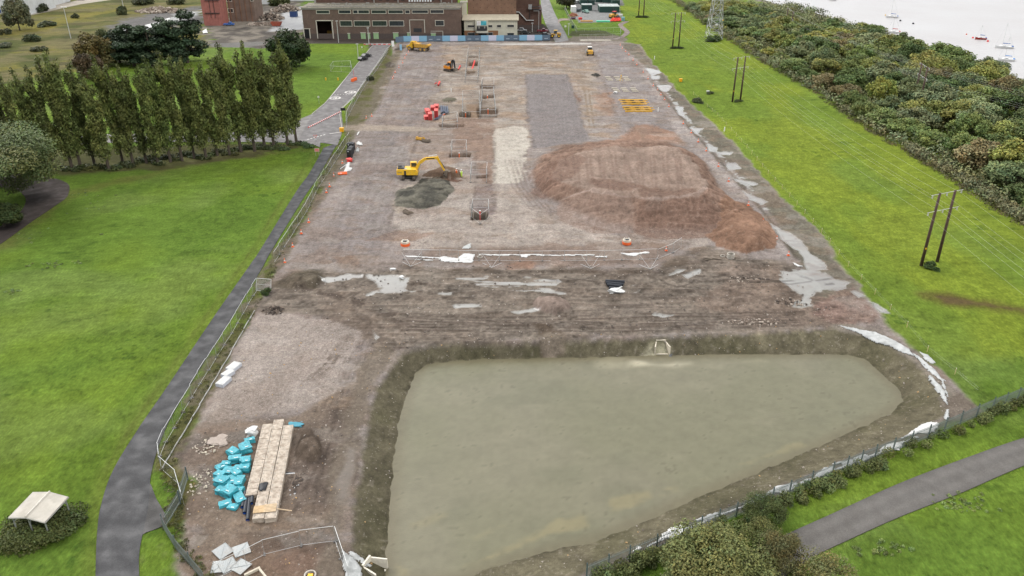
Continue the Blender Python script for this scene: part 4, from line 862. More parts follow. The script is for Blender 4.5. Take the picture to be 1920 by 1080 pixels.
# ---- shelter bush, pole-foot bushes, shrubs on the right field
cl = bush_clumps(8, 4.4, 3.4, 1.5, 44)
o = obj_mesh('bramble_patch', leaf_mesh('bramble_patch', cl, 16000, .2, 81, fill=.2), None, G(78, 992), (.062, .076, .024)); o.rotation_euler = (0, 0, R(28)); tag(o, 'dense bramble patch growing under and around the white-roofed shelter', 'bush')
bush('bramble_bush', 'green brambles growing inside the feet of the lattice pylon', 1337, 76, (.05, .082, .026), 8, 2.6, 1, 5)
bush('bramble_bush', 'small round bush at the foot of the nearest pair of poles', 1745, 503, (.05, .078, .024), 2.6, 1.2, 2, 1.8)
bush('bramble_bush', 'low brambles at the foot of the second pair of poles', 1383, 191, (.06, .078, .03), 3, .8, 3, 1.5)
bush('bramble_bush', 'low brambles at the foot of the third pair of poles', 1267, 91, (.05, .066, .028), 5, 1.0, 0, 2)
bush('bramble_bush', 'low brambles at the foot of the farthest pair of poles', 1202, 33, (.06, .076, .03), 6, 1.2, 0, 2)
bush('gorse_bush', 'straggly bush on the ditch bank by the right field', 1308, 192, (.07, .082, .038), 4.0, 1.4, 2, 2.4)
bush('gorse_bush', 'small bush with a white lid on it in the right field', 1330, 176, (.07, .085, .04), 2.6, .9, 3, 1.8)
bush('gorse_bush', 'dark shrub beside the fence on the road verge at the top left of the site', 694, 150, (.05, .06, .03), 2.2, 1.8, 1)
bush('weed_clump', 'dark green weeds at the corner of the mesh gate', 500, 550, (.045, .066, .022), 1.6, .9, 2)
# ---- the wood between the field and the water
EDGE = [(1225, -22), (1262, 2), (1290, 22), (1330, 52), (1400, 96), (1440, 122), (1540, 180), (1600, 222), (1700, 284), (1780, 330), (1860, 385), (1930, 428), (2050, 510), (2300, 680)]
EW = [Vector((*p, 0)) for p in GP(EDGE)]; SHW = [Vector((*p, 0)) for p in GP(SHORE, -3.0)]
rw = random.Random(21); pts = []
edge_s = np.array([(p.x, p.y) for p in EW]); shore_s = np.array([(p.x, p.y) for p in SHW])
def dline(P, x, y): return -float(sdist([tuple(q) for q in P], np.array([x]), np.array([y]), closed=False)[0])
cand = 0
minx, maxx = 55, 330
grid = {}
while cand < 9000:
    cand += 1; x = rw.uniform(minx, maxx); y = rw.uniform(100, 470)
    # between the two lines: edge x < x < shore x at this y
    xe = np.interp(y, edge_s[::-1, 1], edge_s[::-1, 0]); xs = np.interp(y, shore_s[::-1, 1], shore_s[::-1, 0])
    if not (xe + 2.5 < x < xs - 1.5): continue
    f = (x - xe) / (xs - xe)
    if y > 385 and f > .60 - (y - 385) * .003: continue
    md = rw.uniform(6.8, 9.6)
    if any((x - a_) ** 2 + (y - b2) ** 2 < md * md for a_, b2, *_ in pts): continue
    pts.append((x, y, f, x - xe))
pts = [p for p in pts if abs(p[0]) < (p[1] * .64 + 22)]
rows = {0: [], 1: [], 2: [], 3: []}
for p in pts:
    r_ = 0 if p[3] < 8 else (3 if p[2] > .82 else (1 if p[2] < .5 else 2)); rows[r_].append(p)
RN = ['in the wood row edging the field', 'in the second wood row from the field', 'in the third wood row from the field', 'in the wood row on the shore']
PALW = [((.142, .146, .044), 'olive'), ((.100, .125, .042), 'mid-green'), ((.064, .088, .032), 'dark green'), ((.125, .142, .072), 'grey-green'), ((.165, .168, .045), 'yellowing'), ((.135, .112, .056), 'brownish'), ((.150, .095, .052), 'reddish'), ((.086, .108, .050), 'dull green')]
WTS = [6, 7, 3.5, 3.5, 1.6, .9, .08, 3]
for r_, L_ in rows.items():
    L_.sort(key=lambda p: p[1])
    for k, (x, y, f, _) in enumerate(L_):
        c, cn = rw.choices(PALW, WTS)[0]; far_ = y > 300
        me = (BRL if far_ else BR)[rw.randrange(5 if far_ else 9)]
        wid = rw.uniform(.9, 1.38) * (1.0 if r_ else .78); hei = rw.uniform(.75, 1.15) * (1.05 if r_ else .62)
        if y > 340: hei *= .8
        c = (c[0] * 1.42, c[1] * 1.46, c[2] * 1.38); zg = -.3 if f < .8 else -1.6
        place_tree(me, 'woodland_tree', '%s tree, %s from the near end %s' % (cn, ordn(k), RN[r_]), 'tree', (x, y, zg), jit(c, rw, .13), (wid, wid, hei), rw.uniform(0, 6.28), 'trees of the wood between the right field and the water')
print('wood trees', len(pts))
und = []
for k in range(1500):
    y = rw.uniform(95, 470); xe = np.interp(y, edge_s[::-1, 1], edge_s[::-1, 0]); xs = np.interp(y, shore_s[::-1, 1], shore_s[::-1, 0]); x = rw.uniform(xe + 1, xs - 1)
    if abs(x) > y * .64 + 22: continue
    und.append((x, y, rw.uniform(.0, 2.2), rw.uniform(2, 3.6), rw.uniform(2, 3.6), rw.uniform(.9, 2.2)))
o = obj_mesh('undergrowth', leaf_mesh('undergrowth', und, 120000, .55, 5, fill=.15, clumpvar=.3), color=(.165, .180, .085)); tag(o, kind='stuff')
hd = []
for k in range(520):
    t = rw.random() ** 1.0 * (len(EW) - 1); j = min(int(t), len(EW) - 2); p = EW[j].lerp(EW[j + 1], t - j); 
    hd.append((p.x + rw.uniform(.5, 3), p.y + rw.uniform(-1, 1), rw.uniform(.3, 1.1), rw.uniform(.8, 1.5), rw.uniform(.8, 1.5), rw.uniform(.6, 1.3)))
o = obj_mesh('bramble_hedge', leaf_mesh('bramble_hedge', hd, 42000, .34, 6, fill=.15), color=(.175, .172, .092)); tag(o, kind='stuff')
rough = []
for k in range(300):
    t = rw.random() * (len(EW) - 1); j = min(int(t), len(EW) - 2); p = EW[j].lerp(EW[j + 1], t - j); rough.append((p.x + rw.uniform(-1.2, .6), p.y, .1, 1.0, 1.4, .35))
o = obj_mesh('rough_grass', leaf_mesh('rough_grass', rough, 14000, .22, 7, vert=.8), color=(.12, .11, .055)); tag(o, kind='stuff')
# ---- trees and brambles at the bottom right, outside the railings
nt1 = broad(401, 30000, .21, .9, 1.2); nt2 = broad(402, 14000, .2, .9, 1.1); nt3 = broad(403, 12000, .2)
def tree_c(meshes, name, label, cx, cy, zc, col, w, h, rz=0):
    p = G(cx, cy, zc); return place_tree(meshes, name, label, 'tree', (p.x, p.y, 0), col, (w / 10.5, w / 10.5, h / 7.6), rz)
tree_c(nt1, 'ash_tree', 'large olive-green tree at the bottom edge beside the lane', 1352, 1062, 4.0, (.138, .148, .052), 10, 6.6, .3)
tree_c(nt2, 'birch_tree', 'brown-green tree at the bottom edge over the end of the lane', 1545, 1082, 3.2, (.148, .142, .055), 7.0, 5.2, 2)
tree_c(nt3, 'hawthorn_tree', 'dark green hawthorn against the railings beside the large tree', 1432, 956, 1.4, (.062, .082, .026), 5.0, 3.0, 1)
tree_c(nt2, 'birch_tree', 'slender brownish tree between the large tree and the lane', 1462, 1035, 3.4, (.130, .120, .052), 4.6, 6.0, 4)
tree_c(nt2, 'birch_tree', 'small olive tree between the railings and the large bottom-edge tree', 1290, 1040, 2.4, (.110, .125, .045), 5.2, 4.2, 1)
tree_c(nt3, 'hawthorn_tree', 'loose green bush just right of the large bottom-edge tree', 1425, 1015, 2.6, (.120, .132, .045), 5.4, 4.6, 3)
RAIL = [(1100, 1086), (1180, 1052), (1280, 1010), (1380, 970), (1480, 928), (1560, 893), (1640, 860), (1740, 822), (1800, 796), (1860, 770), (1930, 742), (2050, 696), (2450, 543)]
rl = [Vector((*p, 0)) for p in GP(RAIL)]; iv = []
for k in range(330):
    t = rw.random() * 9.6 + .2; j = int(t); p = rl[j].lerp(rl[j + 1], t - j); nn = (rl[j + 1] - rl[j]).normalized(); off = Vector((nn.y, -nn.x, 0)) * rw.uniform(.15, 1.1 if j > 6 else 1.7)
    dens = (.8, .7, .6, .7, .6, .4, .22, .18, .45, .5, .5)[min(j, 10)]
    if rw.random() > dens: continue
    s_ = rw.uniform(.35, .8); iv.append((p.x + off.x, p.y + off.y, rw.uniform(.1, .8), s_, s_, s_ * .9))
o = obj_mesh('brambles', leaf_mesh('brambles', iv, 30000, .17, 8, fill=.2), color=(.100, .120, .042)); tag(o, kind='stuff')
wd = []
VF = [Vector((*p, 0)) for p in GP([(640, 262), (600, 340), (560, 410), (515, 492), (480, 560), (420, 655), (372, 735), (320, 830), (310, 880), (330, 940), (318, 975), (340, 1030), (385, 1090)])]
for k in range(420):
    t = rw.random() * (len(VF) - 1); j = min(int(t), len(VF) - 2); p = VF[j].lerp(VF[j + 1], t - j); s_ = rw.uniform(.12, .42); wd.append((p.x + rw.uniform(-.7, 1.1), p.y + rw.uniform(-.5, .5), .03, s_, s_, s_ * .6))
o = obj_mesh('verge_weeds', leaf_mesh('verge_weeds', wd, 12000, .14, 9), color=(.085, .088, .034)); tag(o, kind='stuff')
lawnw = []
for (cx, cy, k_, sx, sy) in ((92, 496, 26, 40, 14), (22, 548, 8, 12, 6), (145, 492, 8, 14, 5), (60, 445, 14, 40, 12), (150, 370, 18, 70, 26), (1800, 948, 40, 70, 18), (1650, 1030, 26, 50, 14), (190, 440, 3, 8, 3)):
    for q_ in range(k_): p = G(cx + rw.gauss(0, sx * .5), cy + rw.gauss(0, sy * .5)); s_ = rw.uniform(.1, .3); lawnw.append((p.x, p.y, .05, s_, s_, s_ * .6))
o = obj_mesh('lawn_weeds', leaf_mesh('lawn_weeds', lawnw, 6000, .13, 10), color=(.16, .21, .07)); tag(o, kind='stuff')
# ================================================================ STRUCTURES AND OBJECTS
def ZAT(Yw, py):
    v = (py - 540) / FPX; return CAM_H - Yw * (ST + v * CT) / (CT - v * ST)
def XAT(Yw, z, px):
    return (px - 960) / FPX * (Yw * CT + (CAM_H - z) * ST)
def P2(x, y, z=0.0): return G(x, y, z)
galv = mat('galvanised steel', (.42, .43, .43), .45, .6, .1)
galv_l = mat('pale galvanised', (.58, .59, .58), .5, .3, .08)
rub = mat('black rubber', (.02, .02, .02), .8)
conc = mat('pale concrete', (.42, .39, .34), .85, var=.15, dirt=(.2, .17, .13), dirtamt=.5, bump=.02)
conc_w = mat('cream concrete', (.55, .50, .40), .8, var=.12, dirt=(.28, .23, .17), dirtamt=.35)
white = mat('white paint', (.75, .75, .73), .45, var=.06, dirt=(.4, .37, .33), dirtamt=.25)
orange = mat('orange plastic', (.75, .13, .03), .5, var=.08)
red = mat('red plastic', (.62, .05, .04), .5, var=.1)
black = mat('black plastic', (.018, .019, .022), .5)
steel_d = mat('dark steel', (.05, .05, .052), .5, .3)
glass = mat('dark glass', (.03, .04, .045), .12, var=.3, scale=1, spec=.8)
yell = mat('yellow paint', (.78, .46, .02), .4, var=.08, dirt=(.3, .22, .12), dirtamt=.35)
yell_d = mat('muddy yellow paint', (.62, .34, .04), .6, var=.15, dirt=(.2, .15, .1), dirtamt=.6)
mudm = mat('dried mud', (.16, .13, .10), .95, var=.2)
wood = mat('raw timber', (.45, .32, .18), .8, var=.2)
brick_l = None
def brick(name, c, mortar, sx=4.0):
    m, n, l, b = nt(name); g = n.new('ShaderNodeTexCoord'); mp = n.new('ShaderNodeMapping'); mp.inputs['Rotation'].default_value = (R(90), 0, 0); l.new(g.outputs['Object'], mp.inputs['Vector'])
    br = n.new('ShaderNodeTexBrick'); l.new(mp.outputs[0], br.inputs['Vector']); br.inputs['Scale'].default_value = sx
    br.inputs['Color1'].default_value = (*c, 1); br.inputs['Color2'].default_value = (*(v * .72 for v in c), 1); br.inputs['Mortar'].default_value = (*mortar, 1); br.inputs['Mortar Size'].default_value = .012
    no = n.new('ShaderNodeTexNoise'); no.inputs['Scale'].default_value = .35; no.inputs['Detail'].default_value = 8; l.new(g.outputs['Object'], no.inputs['Vector'])
    mr = n.new('ShaderNodeMapRange'); mr.inputs[1].default_value = .3; mr.inputs[2].default_value = .7; mr.inputs[3].default_value = .8; mr.inputs[4].default_value = 1.18; l.new(no.outputs['Fac'], mr.inputs[0])
    x = n.new('ShaderNodeVectorMath'); x.operation = 'SCALE'; l.new(br.outputs['Color'], x.inputs[0]); l.new(mr.outputs[0], x.inputs['Scale']); l.new(x.outputs[0], b.inputs['Base Color']); b.inputs['Roughness'].default_value = .9; return m
BR1 = brick('brown brick', (.150, .098, .075), (.17, .14, .12)); BR2 = brick('tan brick', (.225, .125, .080), (.22, .17, .13)); BR3 = brick('dark red brick', (.125, .068, .050), (.13, .09, .07)); BR4 = brick('orange brick', (.28, .13, .06), (.25, .18, .12))
PINK = mat('faded pink cladding', (.35, .135, .11), .85, var=.16, scale=.5, dirt=(.2, .1, .08), dirtamt=.4); PINKD = PINK
CREAM = mat('cream render', (.56, .54, .43), .7, var=.06, scale=.6, dirt=(.38, .35, .26), dirtamt=.3)
ROOF = mat('lichened roof felt', (.20, .18, .14), .95, var=.25, scale=.5, dirt=(.10, .10, .07), dirtamt=.6)
CREAMR = mat('cream roof', (.50, .45, .34), .8, var=.1, scale=.7)
GDOOR = mat('pale green door', (.30, .46, .24), .6, var=.08); FRAME = mat('cream frame', (.55, .52, .44), .7)
TRIM = mat('grey trim', (.30, .29, .26), .8); DARK = mat('dark interior', (.008, .008, .009), .9); GREEN = mat('dark green cabin', (.018, .055, .045), .6, var=.12); GREENR = mat('cabin roof', (.30, .38, .34), .7, var=.15, scale=.6)
CWHITE = mat('shed white', (.62, .64, .64), .6, var=.08, scale=.4, dirt=(.4, .38, .34), dirtamt=.3)
# ---------------------------------------------------------------- the works
Y0 = G(700, 74).y
def frect(mb, Yw, x0, y0, x1, y1, m, dep=.06, off=0.0):
    """box on a facade from picture corners, standing proud of plane Yw towards the camera"""
    z1 = ZAT(Yw, y0); z0 = ZAT(Yw, y1); zc = (z0 + z1) / 2; a = XAT(Yw, zc, x0); b = XAT(Yw, zc, x1)
    mb.box(((a + b) / 2, Yw - off - dep / 2, zc), (b - a, dep, z1 - z0), m); return a, b, z0, z1
Hm = ZAT(Y0, 15.5); xl = XAT(Y0, 0, 572); xr = XAT(Y0, 0, 864)
yb = G(700, 6.5, Hm).y
tw = thing('power_works', 'long brown brick works building with rows of steel windows and a big open doorway', 'building', ((xl + xr) / 2, Y0, 0))
ox = (xl + xr) / 2
def lp(mb, name, parent, m=None, o=(0, 0, 0)):
    mb.v = [(x - o[0], y - o[1], z - o[2]) for x, y, z in mb.v]; return mb.build(name, m, parent)
O = (ox, Y0, 0)
bigx = (594.5, 38.75, 623.75, 72.5)
z1d = ZAT(Y0, 39); xa = XAT(Y0, 3, 595.5); xb = XAT(Y0, 3, 622.5)
w = MB()
w.box(((xl + xa) / 2, Y0 + .5, Hm / 2 - .5), (xa - xl, 1, Hm + 1), BR1); w.box(((xb + xr) / 2, Y0 + .5, Hm / 2 - .5), (xr - xb, 1, Hm + 1), BR1)
w.box(((xa + xb) / 2, Y0 + .5, (Hm + z1d) / 2), (xb - xa, 1, Hm - z1d), BR1)
w.box((xl + .5, (Y0 + yb) / 2 + .5, Hm / 2 - .5), (1, yb - Y0 - 1, Hm + 1), BR1); w.box((xr - .5, (Y0 + yb) / 2 + .5, Hm / 2 - .5), (1, yb - Y0 - 1, Hm + 1), BR1)
w.box(((xl + xr) / 2, yb + 5, Hm / 2 + 8), (xr - xl - 5, 10, Hm + 19), BR3)
lp(w, 'wall', tw, o=O)
w = MB(); w.box((ox, Y0 + (yb - Y0) / 2, Hm + .15), (xr - xl + .8, yb - Y0 + .6, .3), ROOF); w.box((ox, Y0 - .12, Hm - .2), (xr - xl + .5, .24, .45), TRIM); w.box((ox, Y0 + 3, Hm + .5), (xr - xl - 3, .25, .35), TRIM)
for k in range(26):
    q_ = random.Random(k); w.box((xl + 3 + q_.random() * (xr - xl - 6), Y0 + 1 + q_.random() * (yb - Y0 - 3), Hm + .5), (q_.uniform(.4, 1.6), q_.uniform(.4, 1), q_.uniform(.3, .8)), TRIM)
lp(w, 'roof', tw, o=O)
w = MB(); w.box(((xa + xb) / 2, Y0 + 9, .06), (xb - xa + 6, 16, .1), steel_d); w.box(((xa + xb) / 2, Y0 + 17, 5), (xb - xa + 6, .3, 10), DARK); w.box((xa - 3, Y0 + 9, 5), (.3, 16, 10), DARK); w.box((xb + 3, Y0 + 9, 5), (.3, 16, 10), DARK)
w.box(((xa + xb) / 2, Y0 + 12, .9), (3, 2, 1.8), yell_d); w.box(((xa + xb) / 2 + 1, Y0 + 12, 2.2), (1.2, 1.4, 1.2), steel_d); lp(w, 'loading_bay', tw, o=O)
def wins(parent, Yw, rects, o, name='window', mull=1.1, fr=FRAME, gl=glass):
    for (x0, y0, x1, y1) in rects:
        f = MB(); a, b, z0, z1 = frect(f, Yw, x0, y0, x1, y1, gl, .05, .0)
        f.v = []; f.f = []; f.m = []; n_ = max(1, int((b - a) / mull))
        for k in range(1, n_): f.box((a + (b - a) * k / n_, Yw - .07, (z0 + z1) / 2), (.07, .05, z1 - z0), steel_d)
        f.box(((a + b) / 2, Yw - .07, z0 + (z1 - z0) * .5), (b - a, .04, .06), steel_d)
        for zz_ in (z0 - .08, z1 + .08): f.box(((a + b) / 2, Yw - .08, zz_), (b - a + .4, .16, .2), fr)
        for xx in (a - .1, b + .1): f.box((xx, Yw - .08, (z0 + z1) / 2), (.2, .15, z1 - z0 - .04), fr)
        wo = lp(f, name, parent, o=o); g = MB(); frect(g, Yw, x0, y0, x1, y1, gl, .05, .0); lp(g, 'pane', wo, o=o)
Q = lambda L, oy=0: [(480 + a / 4, b / 4 + oy, 480 + c / 4, d / 4 + oy) for a, b, c, d in L]
wins(tw, Y0, Q([(622, 77, 708, 100), (730, 77, 762, 100), (768, 77, 847, 100), (868, 77, 974, 100), (994, 77, 1101, 100), (1120, 77, 1152, 100), (1172, 77, 1289, 98), (1309, 75, 1405, 98), (455, 79, 549, 101), (632, 157, 718, 195), (738, 157, 853, 195), (875, 157, 980, 194), (1001, 157, 1107, 194), (1347, 154, 1408, 192)]), O)
for (x0, y0, x1, y1) in Q([(690, 252, 706, 288), (787, 247, 823, 288), (838, 250, 857, 288), (882, 247, 920, 288), (1030, 247, 1068, 286), (1135, 247, 1152, 283), (1313, 250, 1348, 286)]):
    f = MB(); a, b, z0, z1 = frect(f, Y0, x0, y0, x1, y1 + 1, GDOOR, .08); f.box(((a + b) / 2, Y0 - .09, z1 + .12), (b - a + .3, .18, .25), FRAME); f.box(((a + b) / 2, Y0 - .1, (z0 + z1) / 2), (.05, .05, z1 - z0), TRIM); lp(f, 'door', tw, o=O)
f = MB()
for (x0, y0, x1, y1) in Q([(454, 153, 460, 289), (572, 153, 579, 289), (454, 151, 579, 157), (358, 215, 364, 288), (402, 215, 408, 288), (358, 213, 408, 217), (1152, 148, 1157, 270), (1262, 148, 1267, 245), (1152, 147, 1267, 151), (1310, 232, 1403, 235), (1400, 233, 1404, 284)]): frect(f, Y0, x0, y0, x1, y1, FRAME, .2)
frect(f, Y0, 480 + 366 / 4, 54.5, 480 + 400 / 4, 72, DARK, .04); frect(f, Y0, 480 + 1182 / 4, 53, 480 + 1242 / 4, 60, steel_d, .06); frect(f, Y0, 480 + 350 / 4, 63, 863, 73, mat('sooty brick plinth', (.09, .07, .062), .9, var=.2), .03)
lp(f, 'door_frame', tw, o=O)
f = MB(); Yu = yb
for k in range(14): frect(f, Yu, 640 + k * 14, -12, 646 + k * 14, 0.5, glass, .1)
for k in range(9): frect(f, Yu, 766 + k * 5, -8, 769 + k * 5, 3.2, white, .2)
for xx in (590, 700, 745, 826, 846): frect(f, Yu, xx, -12, xx + 2, 5, TRIM, .3)
f.box((XAT(Yu, Hm, 592), Yu - 2, Hm + 1.6), (.3, .3, 3), TRIM); lp(f, 'upper_window', tw, o=O)
# boiler house behind the office, and the dark tower beside it
Yc = G(920, 70).y; Hc = ZAT(Yc, 37.5); Yk = G(920, 28, Hc + .6).y + .5
bh = thing('boiler_house', 'tall tan brick block with rows of small holes rising behind the cream office', 'building', (XAT(Yk, 0, 922), Yk, 0)); O2 = tuple(bh.location)
xa2, xb2 = XAT(Yk, 10, 877), XAT(Yk, 10, 968)
w = MB(); w.box(((xa2 + xb2) / 2, Yk + 15, 20), (xb2 - xa2, 30, 41), BR2); lp(w, 'wall', bh, o=O2)
w = MB()
for j, yy in enumerate((0.5, 7, 14, 20.8)):
    for k in range(7): frect(w, Yk, 881 + k * 13 + (6 if j % 2 == 0 else 0) - (13 if (j % 2 == 0 and k == 6) else 0) * 0, yy, 882.2 + k * 13 + (6 if j % 2 == 0 else 0), yy + 1, DARK, .03)
lp(w, 'vent_hole', bh, o=O2)
w = MB(); frect(w, Yk, 864, 3, 876, 60, CREAM, 2.0, .2); frect(w, Yk, 863, 1, 877, 3.2, FRAME, 2.3, .15); lp(w, 'duct', bh, o=O2)
of = thing('office_building', 'two-storey cream office with an orange brick corner and a shallow roof', 'building', (XAT(Yc, 0, 920), Yc, 0)); O3 = tuple(of.location)
xc0, xc1 = XAT(Yc, 3, 870.5), XAT(Yc, 3, 970); dpc = Yk - Yc - .4
w = MB(); w.box(((xc0 + xc1) / 2, Yc + dpc / 2, Hc / 2 - .1), (xc1 - xc0, dpc, Hc + .2), CREAM)
for k in range(1, 26): w.box((xc0 + (xc1 - xc0) * k / 26, Yc - .015, Hc / 2 + 1.9), (.03, .03, Hc - 3.9), TRIM)
lp(w, 'wall', of, o=O3)
w = MB(); w.prism([(-.5, Hc - .15), (dpc, Hc + .55), (dpc, Hc + .85), (-.5, Hc + .2)], xc0 - .9, xc1 + .6, CREAMR, Matrix(((0, 1, 0, 0), (1, 0, 0, Yc), (0, 0, 1, 0), (0, 0, 0, 1))))
frect(w, Yk - 1.2, 894, 28, 967, 31, galv_l, .6); lp(w, 'roof', of, o=O3)
w = MB(); frect(w, Yc, 871, 57.4, 934, 70, BR4, .08); lp(w, 'brick_panel', of, o=O3)
q5 = lambda L: [(860 + a / 10.67, b / 10.67, 860 + c / 10.67, d / 10.67) for a, b, c, d in L]
wins(of, Yc - .02, q5([(183, 503, 318, 548), (590, 500, 672, 546), (768, 498, 848, 546), (975, 495, 1105, 543), (975, 658, 1105, 718)]), O3, mull=.7)
wins(of, Yc - .1, q5([(188, 658, 320, 708), (592, 652, 678, 708)]), O3, mull=.7, fr=TRIM)
w = MB(); frect(w, Yc, *q5([(335, 395, 592, 655)])[0], CREAM, .9); frect(w, Yc, *q5([(362, 612, 576, 648)])[0], FRAME, 1.8)
frect(w, Yc, *q5([(395, 662, 560, 746)])[0], glass, .12); frect(w, Yc, *q5([(435, 665, 470, 746)])[0], DARK, .14); lp(w, 'entrance_porch', of, o=O3)
w = MB(); frect(w, Yc, *q5([(365, 512, 570, 604)])[0], steel_d, .15, 1.6); frect(w, Yc, *q5([(400, 515, 425, 556)])[0], TRIM, .05, 1.76); frect(w, Yc, *q5([(510, 515, 535, 556)])[0], TRIM, .05, 1.76); lp(w, 'balcony', of, o=O3)
w = MB(); frect(w, Yc, *q5([(362, 416, 445, 500)])[0], white, .1, .92); frect(w, Yc, *q5([(445, 416, 556, 498)])[0], mat('teal sign', (.08, .42, .50), .4, var=.3, scale=.8), .1, .92)
frect(w, Yc, *q5([(388, 447, 425, 452)])[0], mat('pink lettering', (.6, .25, .25), .5), .02, 1.03); lp(w, 'sign_board', of, o=O3)
Yt = G(990, 54).y
tb = thing('brick_tower', 'dark red brick tower block with a sloping white pipe, right of the tan block', 'building', (XAT(Yt, 0, 992), Yt, 0)); O4 = tuple(tb.location)
w = MB(); a, b = XAT(Yt, 5, 966), XAT(Yt, 5, 1015.5); zs = ZAT(Yt, 17); w.box(((a + b) / 2, Yt + 8, zs / 2), (b - a, 16, zs), BR3); b2 = XAT(Yt, 14, 1012); w.box(((a + b2) / 2, Yt + 9, zs + 9), (b2 - a, 15, 18), BR3); w.box(((a + b) / 2, Yt - .02, ZAT(Yt, 47) / 2), (b - a, .06, ZAT(Yt, 47)), mat('sooty brick plinth', (.09, .07, .062))); lp(w, 'wall', tb, o=O4)
w = MB()
def fp(px, py, d=.3): z = ZAT(Yt, py); return (XAT(Yt, z, px), Yt - d, z)
w.path([fp(968, 22.5), fp(973, 22.5), fp(987, 38), fp(1001, 38)], .22, m=galv_l); lp(w, 'pipe', tb, o=O4)
w = MB()
for (x0, y0, x1, y1) in q5([(1395, 85, 1465, 180)]): frect(w, Yt, x0, y0, x1, y1, galv, .9)
frect(w, Yt, 997, 12, 1012, 13, steel_d, 1.2); frect(w, Yt, 999, 17, 1014.5, 18.3, steel_d, 1.4); frect(w, Yt, 993, 17, 993.8, 34, steel_d, .3); lp(w, 'plant_gear', tb, o=O4)
w = MB(); w.box((0, 0, 4.2), (.16, .16, 8.4), galv_l); w.box((-1.2, 0, 8.4), (2.6, .1, .1), galv_l); o = w.build('vent_post'); o.location = G(1010, 56); tag(o, 'tall thin white post in front of the dark red brick tower', 'post')
# pink tower, derelict block, sheds
def block(name, label, x0, x1, yb_, top, dep, m, det=None):
    Yw = G((x0 + x1) / 2, yb_).y; a, b = XAT(Yw, 0, x0), XAT(Yw, 0, x1); t = thing(name, label, 'building', ((a + b) / 2, Yw, 0)); O_ = tuple(t.location)
    w_ = MB(); w_.box(((a + b) / 2, Yw + dep / 2, top / 2 - .3), (b - a, dep, top + .6), m); lp(w_, 'wall', t, o=O_)
    return t, Yw, O_, a, b
t, Yp, O5, a, b = block('pink_tower', 'faded pink tower with rusty ladders at the top edge', 384, 416, 48, 26, 11, PINK)
w = MB()
for px_ in (393, 401): frect(w, Yp, px_, -5, px_ + .6, 33, steel_d, .12, .1)
for yy in (0, 24): frect(w, Yp, 384, yy, 412, yy + 1, steel_d, .5)
for k in range(7): w.box((a + (b - a) * k / 6, Yp - .04, 13), (.15, .08, 26), PINK)
lp(w, 'ladder', t, o=O5)
t, Yp, O6, a, b = block('derelict_block', 'derelict brown brick block with small windows beside the pink tower', 431, 480, 40, 30, 14, brick('weathered brick', (.20, .135, .105), (.2, .17, .14)))
wins(t, Yp, [(424 + 4, 16.5, 437, 23), (424.5 + 1, -2, 434, 2.5), (470, -3, 474, 2)], O6, mull=.6)
w = MB()
for k in range(5): w.box((a + (b - a) * (k + .4) / 5, Yp - .12, 15), (.5, .3, 30), BR2)
lp(w, 'buttress', t, o=O6)
t, Yp, O7, a, b = block('storage_shed', 'white and grey shed behind the derelict block at the top edge', 480, 514, 8, 7, 16, CWHITE)
w = MB(); w.box(((a + b) / 2, Yp + 8, 7.3), (b - a + .6, 17, .5), galv_l); lp(w, 'roof', t, o=O7)
t, Yp, O7, a, b = block('storage_shed', 'pale canopy building behind the works at the top edge', 538, 600, 2, 5, 12, CWHITE)
w = MB(); w.box(((a + b) / 2, Yp + 6, 5.2), (b - a + .6, 13, .4), white); lp(w, 'roof', t, o=O7)
for lb, x0, x1, y_, tp, dp in (('long white shed cut off by the top left corner', -40, 58, 27, 8, 26), ('white shed with blue doors beside the pale track at the top left', 64, 92, 13, 7.5, 24)):
    t, Yp, O8, a, b = block('white_shed', lb, x0, x1, y_, tp, dp, CWHITE)
    w = MB(); w.box(((a + b) / 2, Yp + dp / 2, tp + .2), (b - a + .5, dp + .5, .4), white); w.box(((a + b) / 2, Yp - .06, .4), (b - a, .12, .8), TRIM); lp(w, 'roof', t, o=O8)
    for k in range(4): w = MB(); w.box((a + (b - a) * (k + .6) / 4.2, Yp - .05, 2.6), ((b - a) * .12, .1, 4.2), mat('blue door', (.05, .1, .3), .6) if k % 2 else glass); lp(w, 'door', t, o=O8)
# hoarding
HB = [(742, 80.5), (757, 78.4), (1031, 76), (1036, 77)]
S_, B_, W_ = mat('slate hoarding', (.10, .15, .21), .55, var=.12, dirt=(.2, .2, .2), dirtamt=.3), mat('sky blue hoarding', (.22, .42, .58), .5, var=.06), mat('white hoarding', (.55, .56, .68), .5, var=.06)
hp = [Vector((*p, 0)) for p in GP(HB)]
ht = thing('site_hoarding', 'line of blue, white and slate hoarding panels across the top of the site', 'hoarding', hp[0]); Lh = (hp[2] - hp[1]).length; seq = 'BWBSSBWBSSBWBSSBWBS'; 
def hpanel(p, q, m, mk=False):
    f = MB(); c = (p + q) / 2; ang = math.atan2((q - p).y, (q - p).x); L = (q - p).length
    f.box((c.x - hp[0].x, c.y - hp[0].y, 1.25), (L - .03, .07, 2.3), m, rz=ang); f.box((c.x - hp[0].x, c.y - hp[0].y + .6, .15), (L * .8, .8, .3), conc, rz=ang)
    if mk: f.box((c.x - hp[0].x, c.y - hp[0].y - .045, .9), (L * .45, .02, .28), mat('faded lettering', (.38, .45, .52), .5), rz=ang)
    f.build('panel', None, ht)
hpanel(hp[0], hp[1], S_)
for k, ch in enumerate(seq): hpanel(hp[1].lerp(hp[2], k / len(seq)), hp[1].lerp(hp[2], (k + 1) / len(seq)), {'S': S_, 'B': B_, 'W': W_}[ch], ch == 'S')
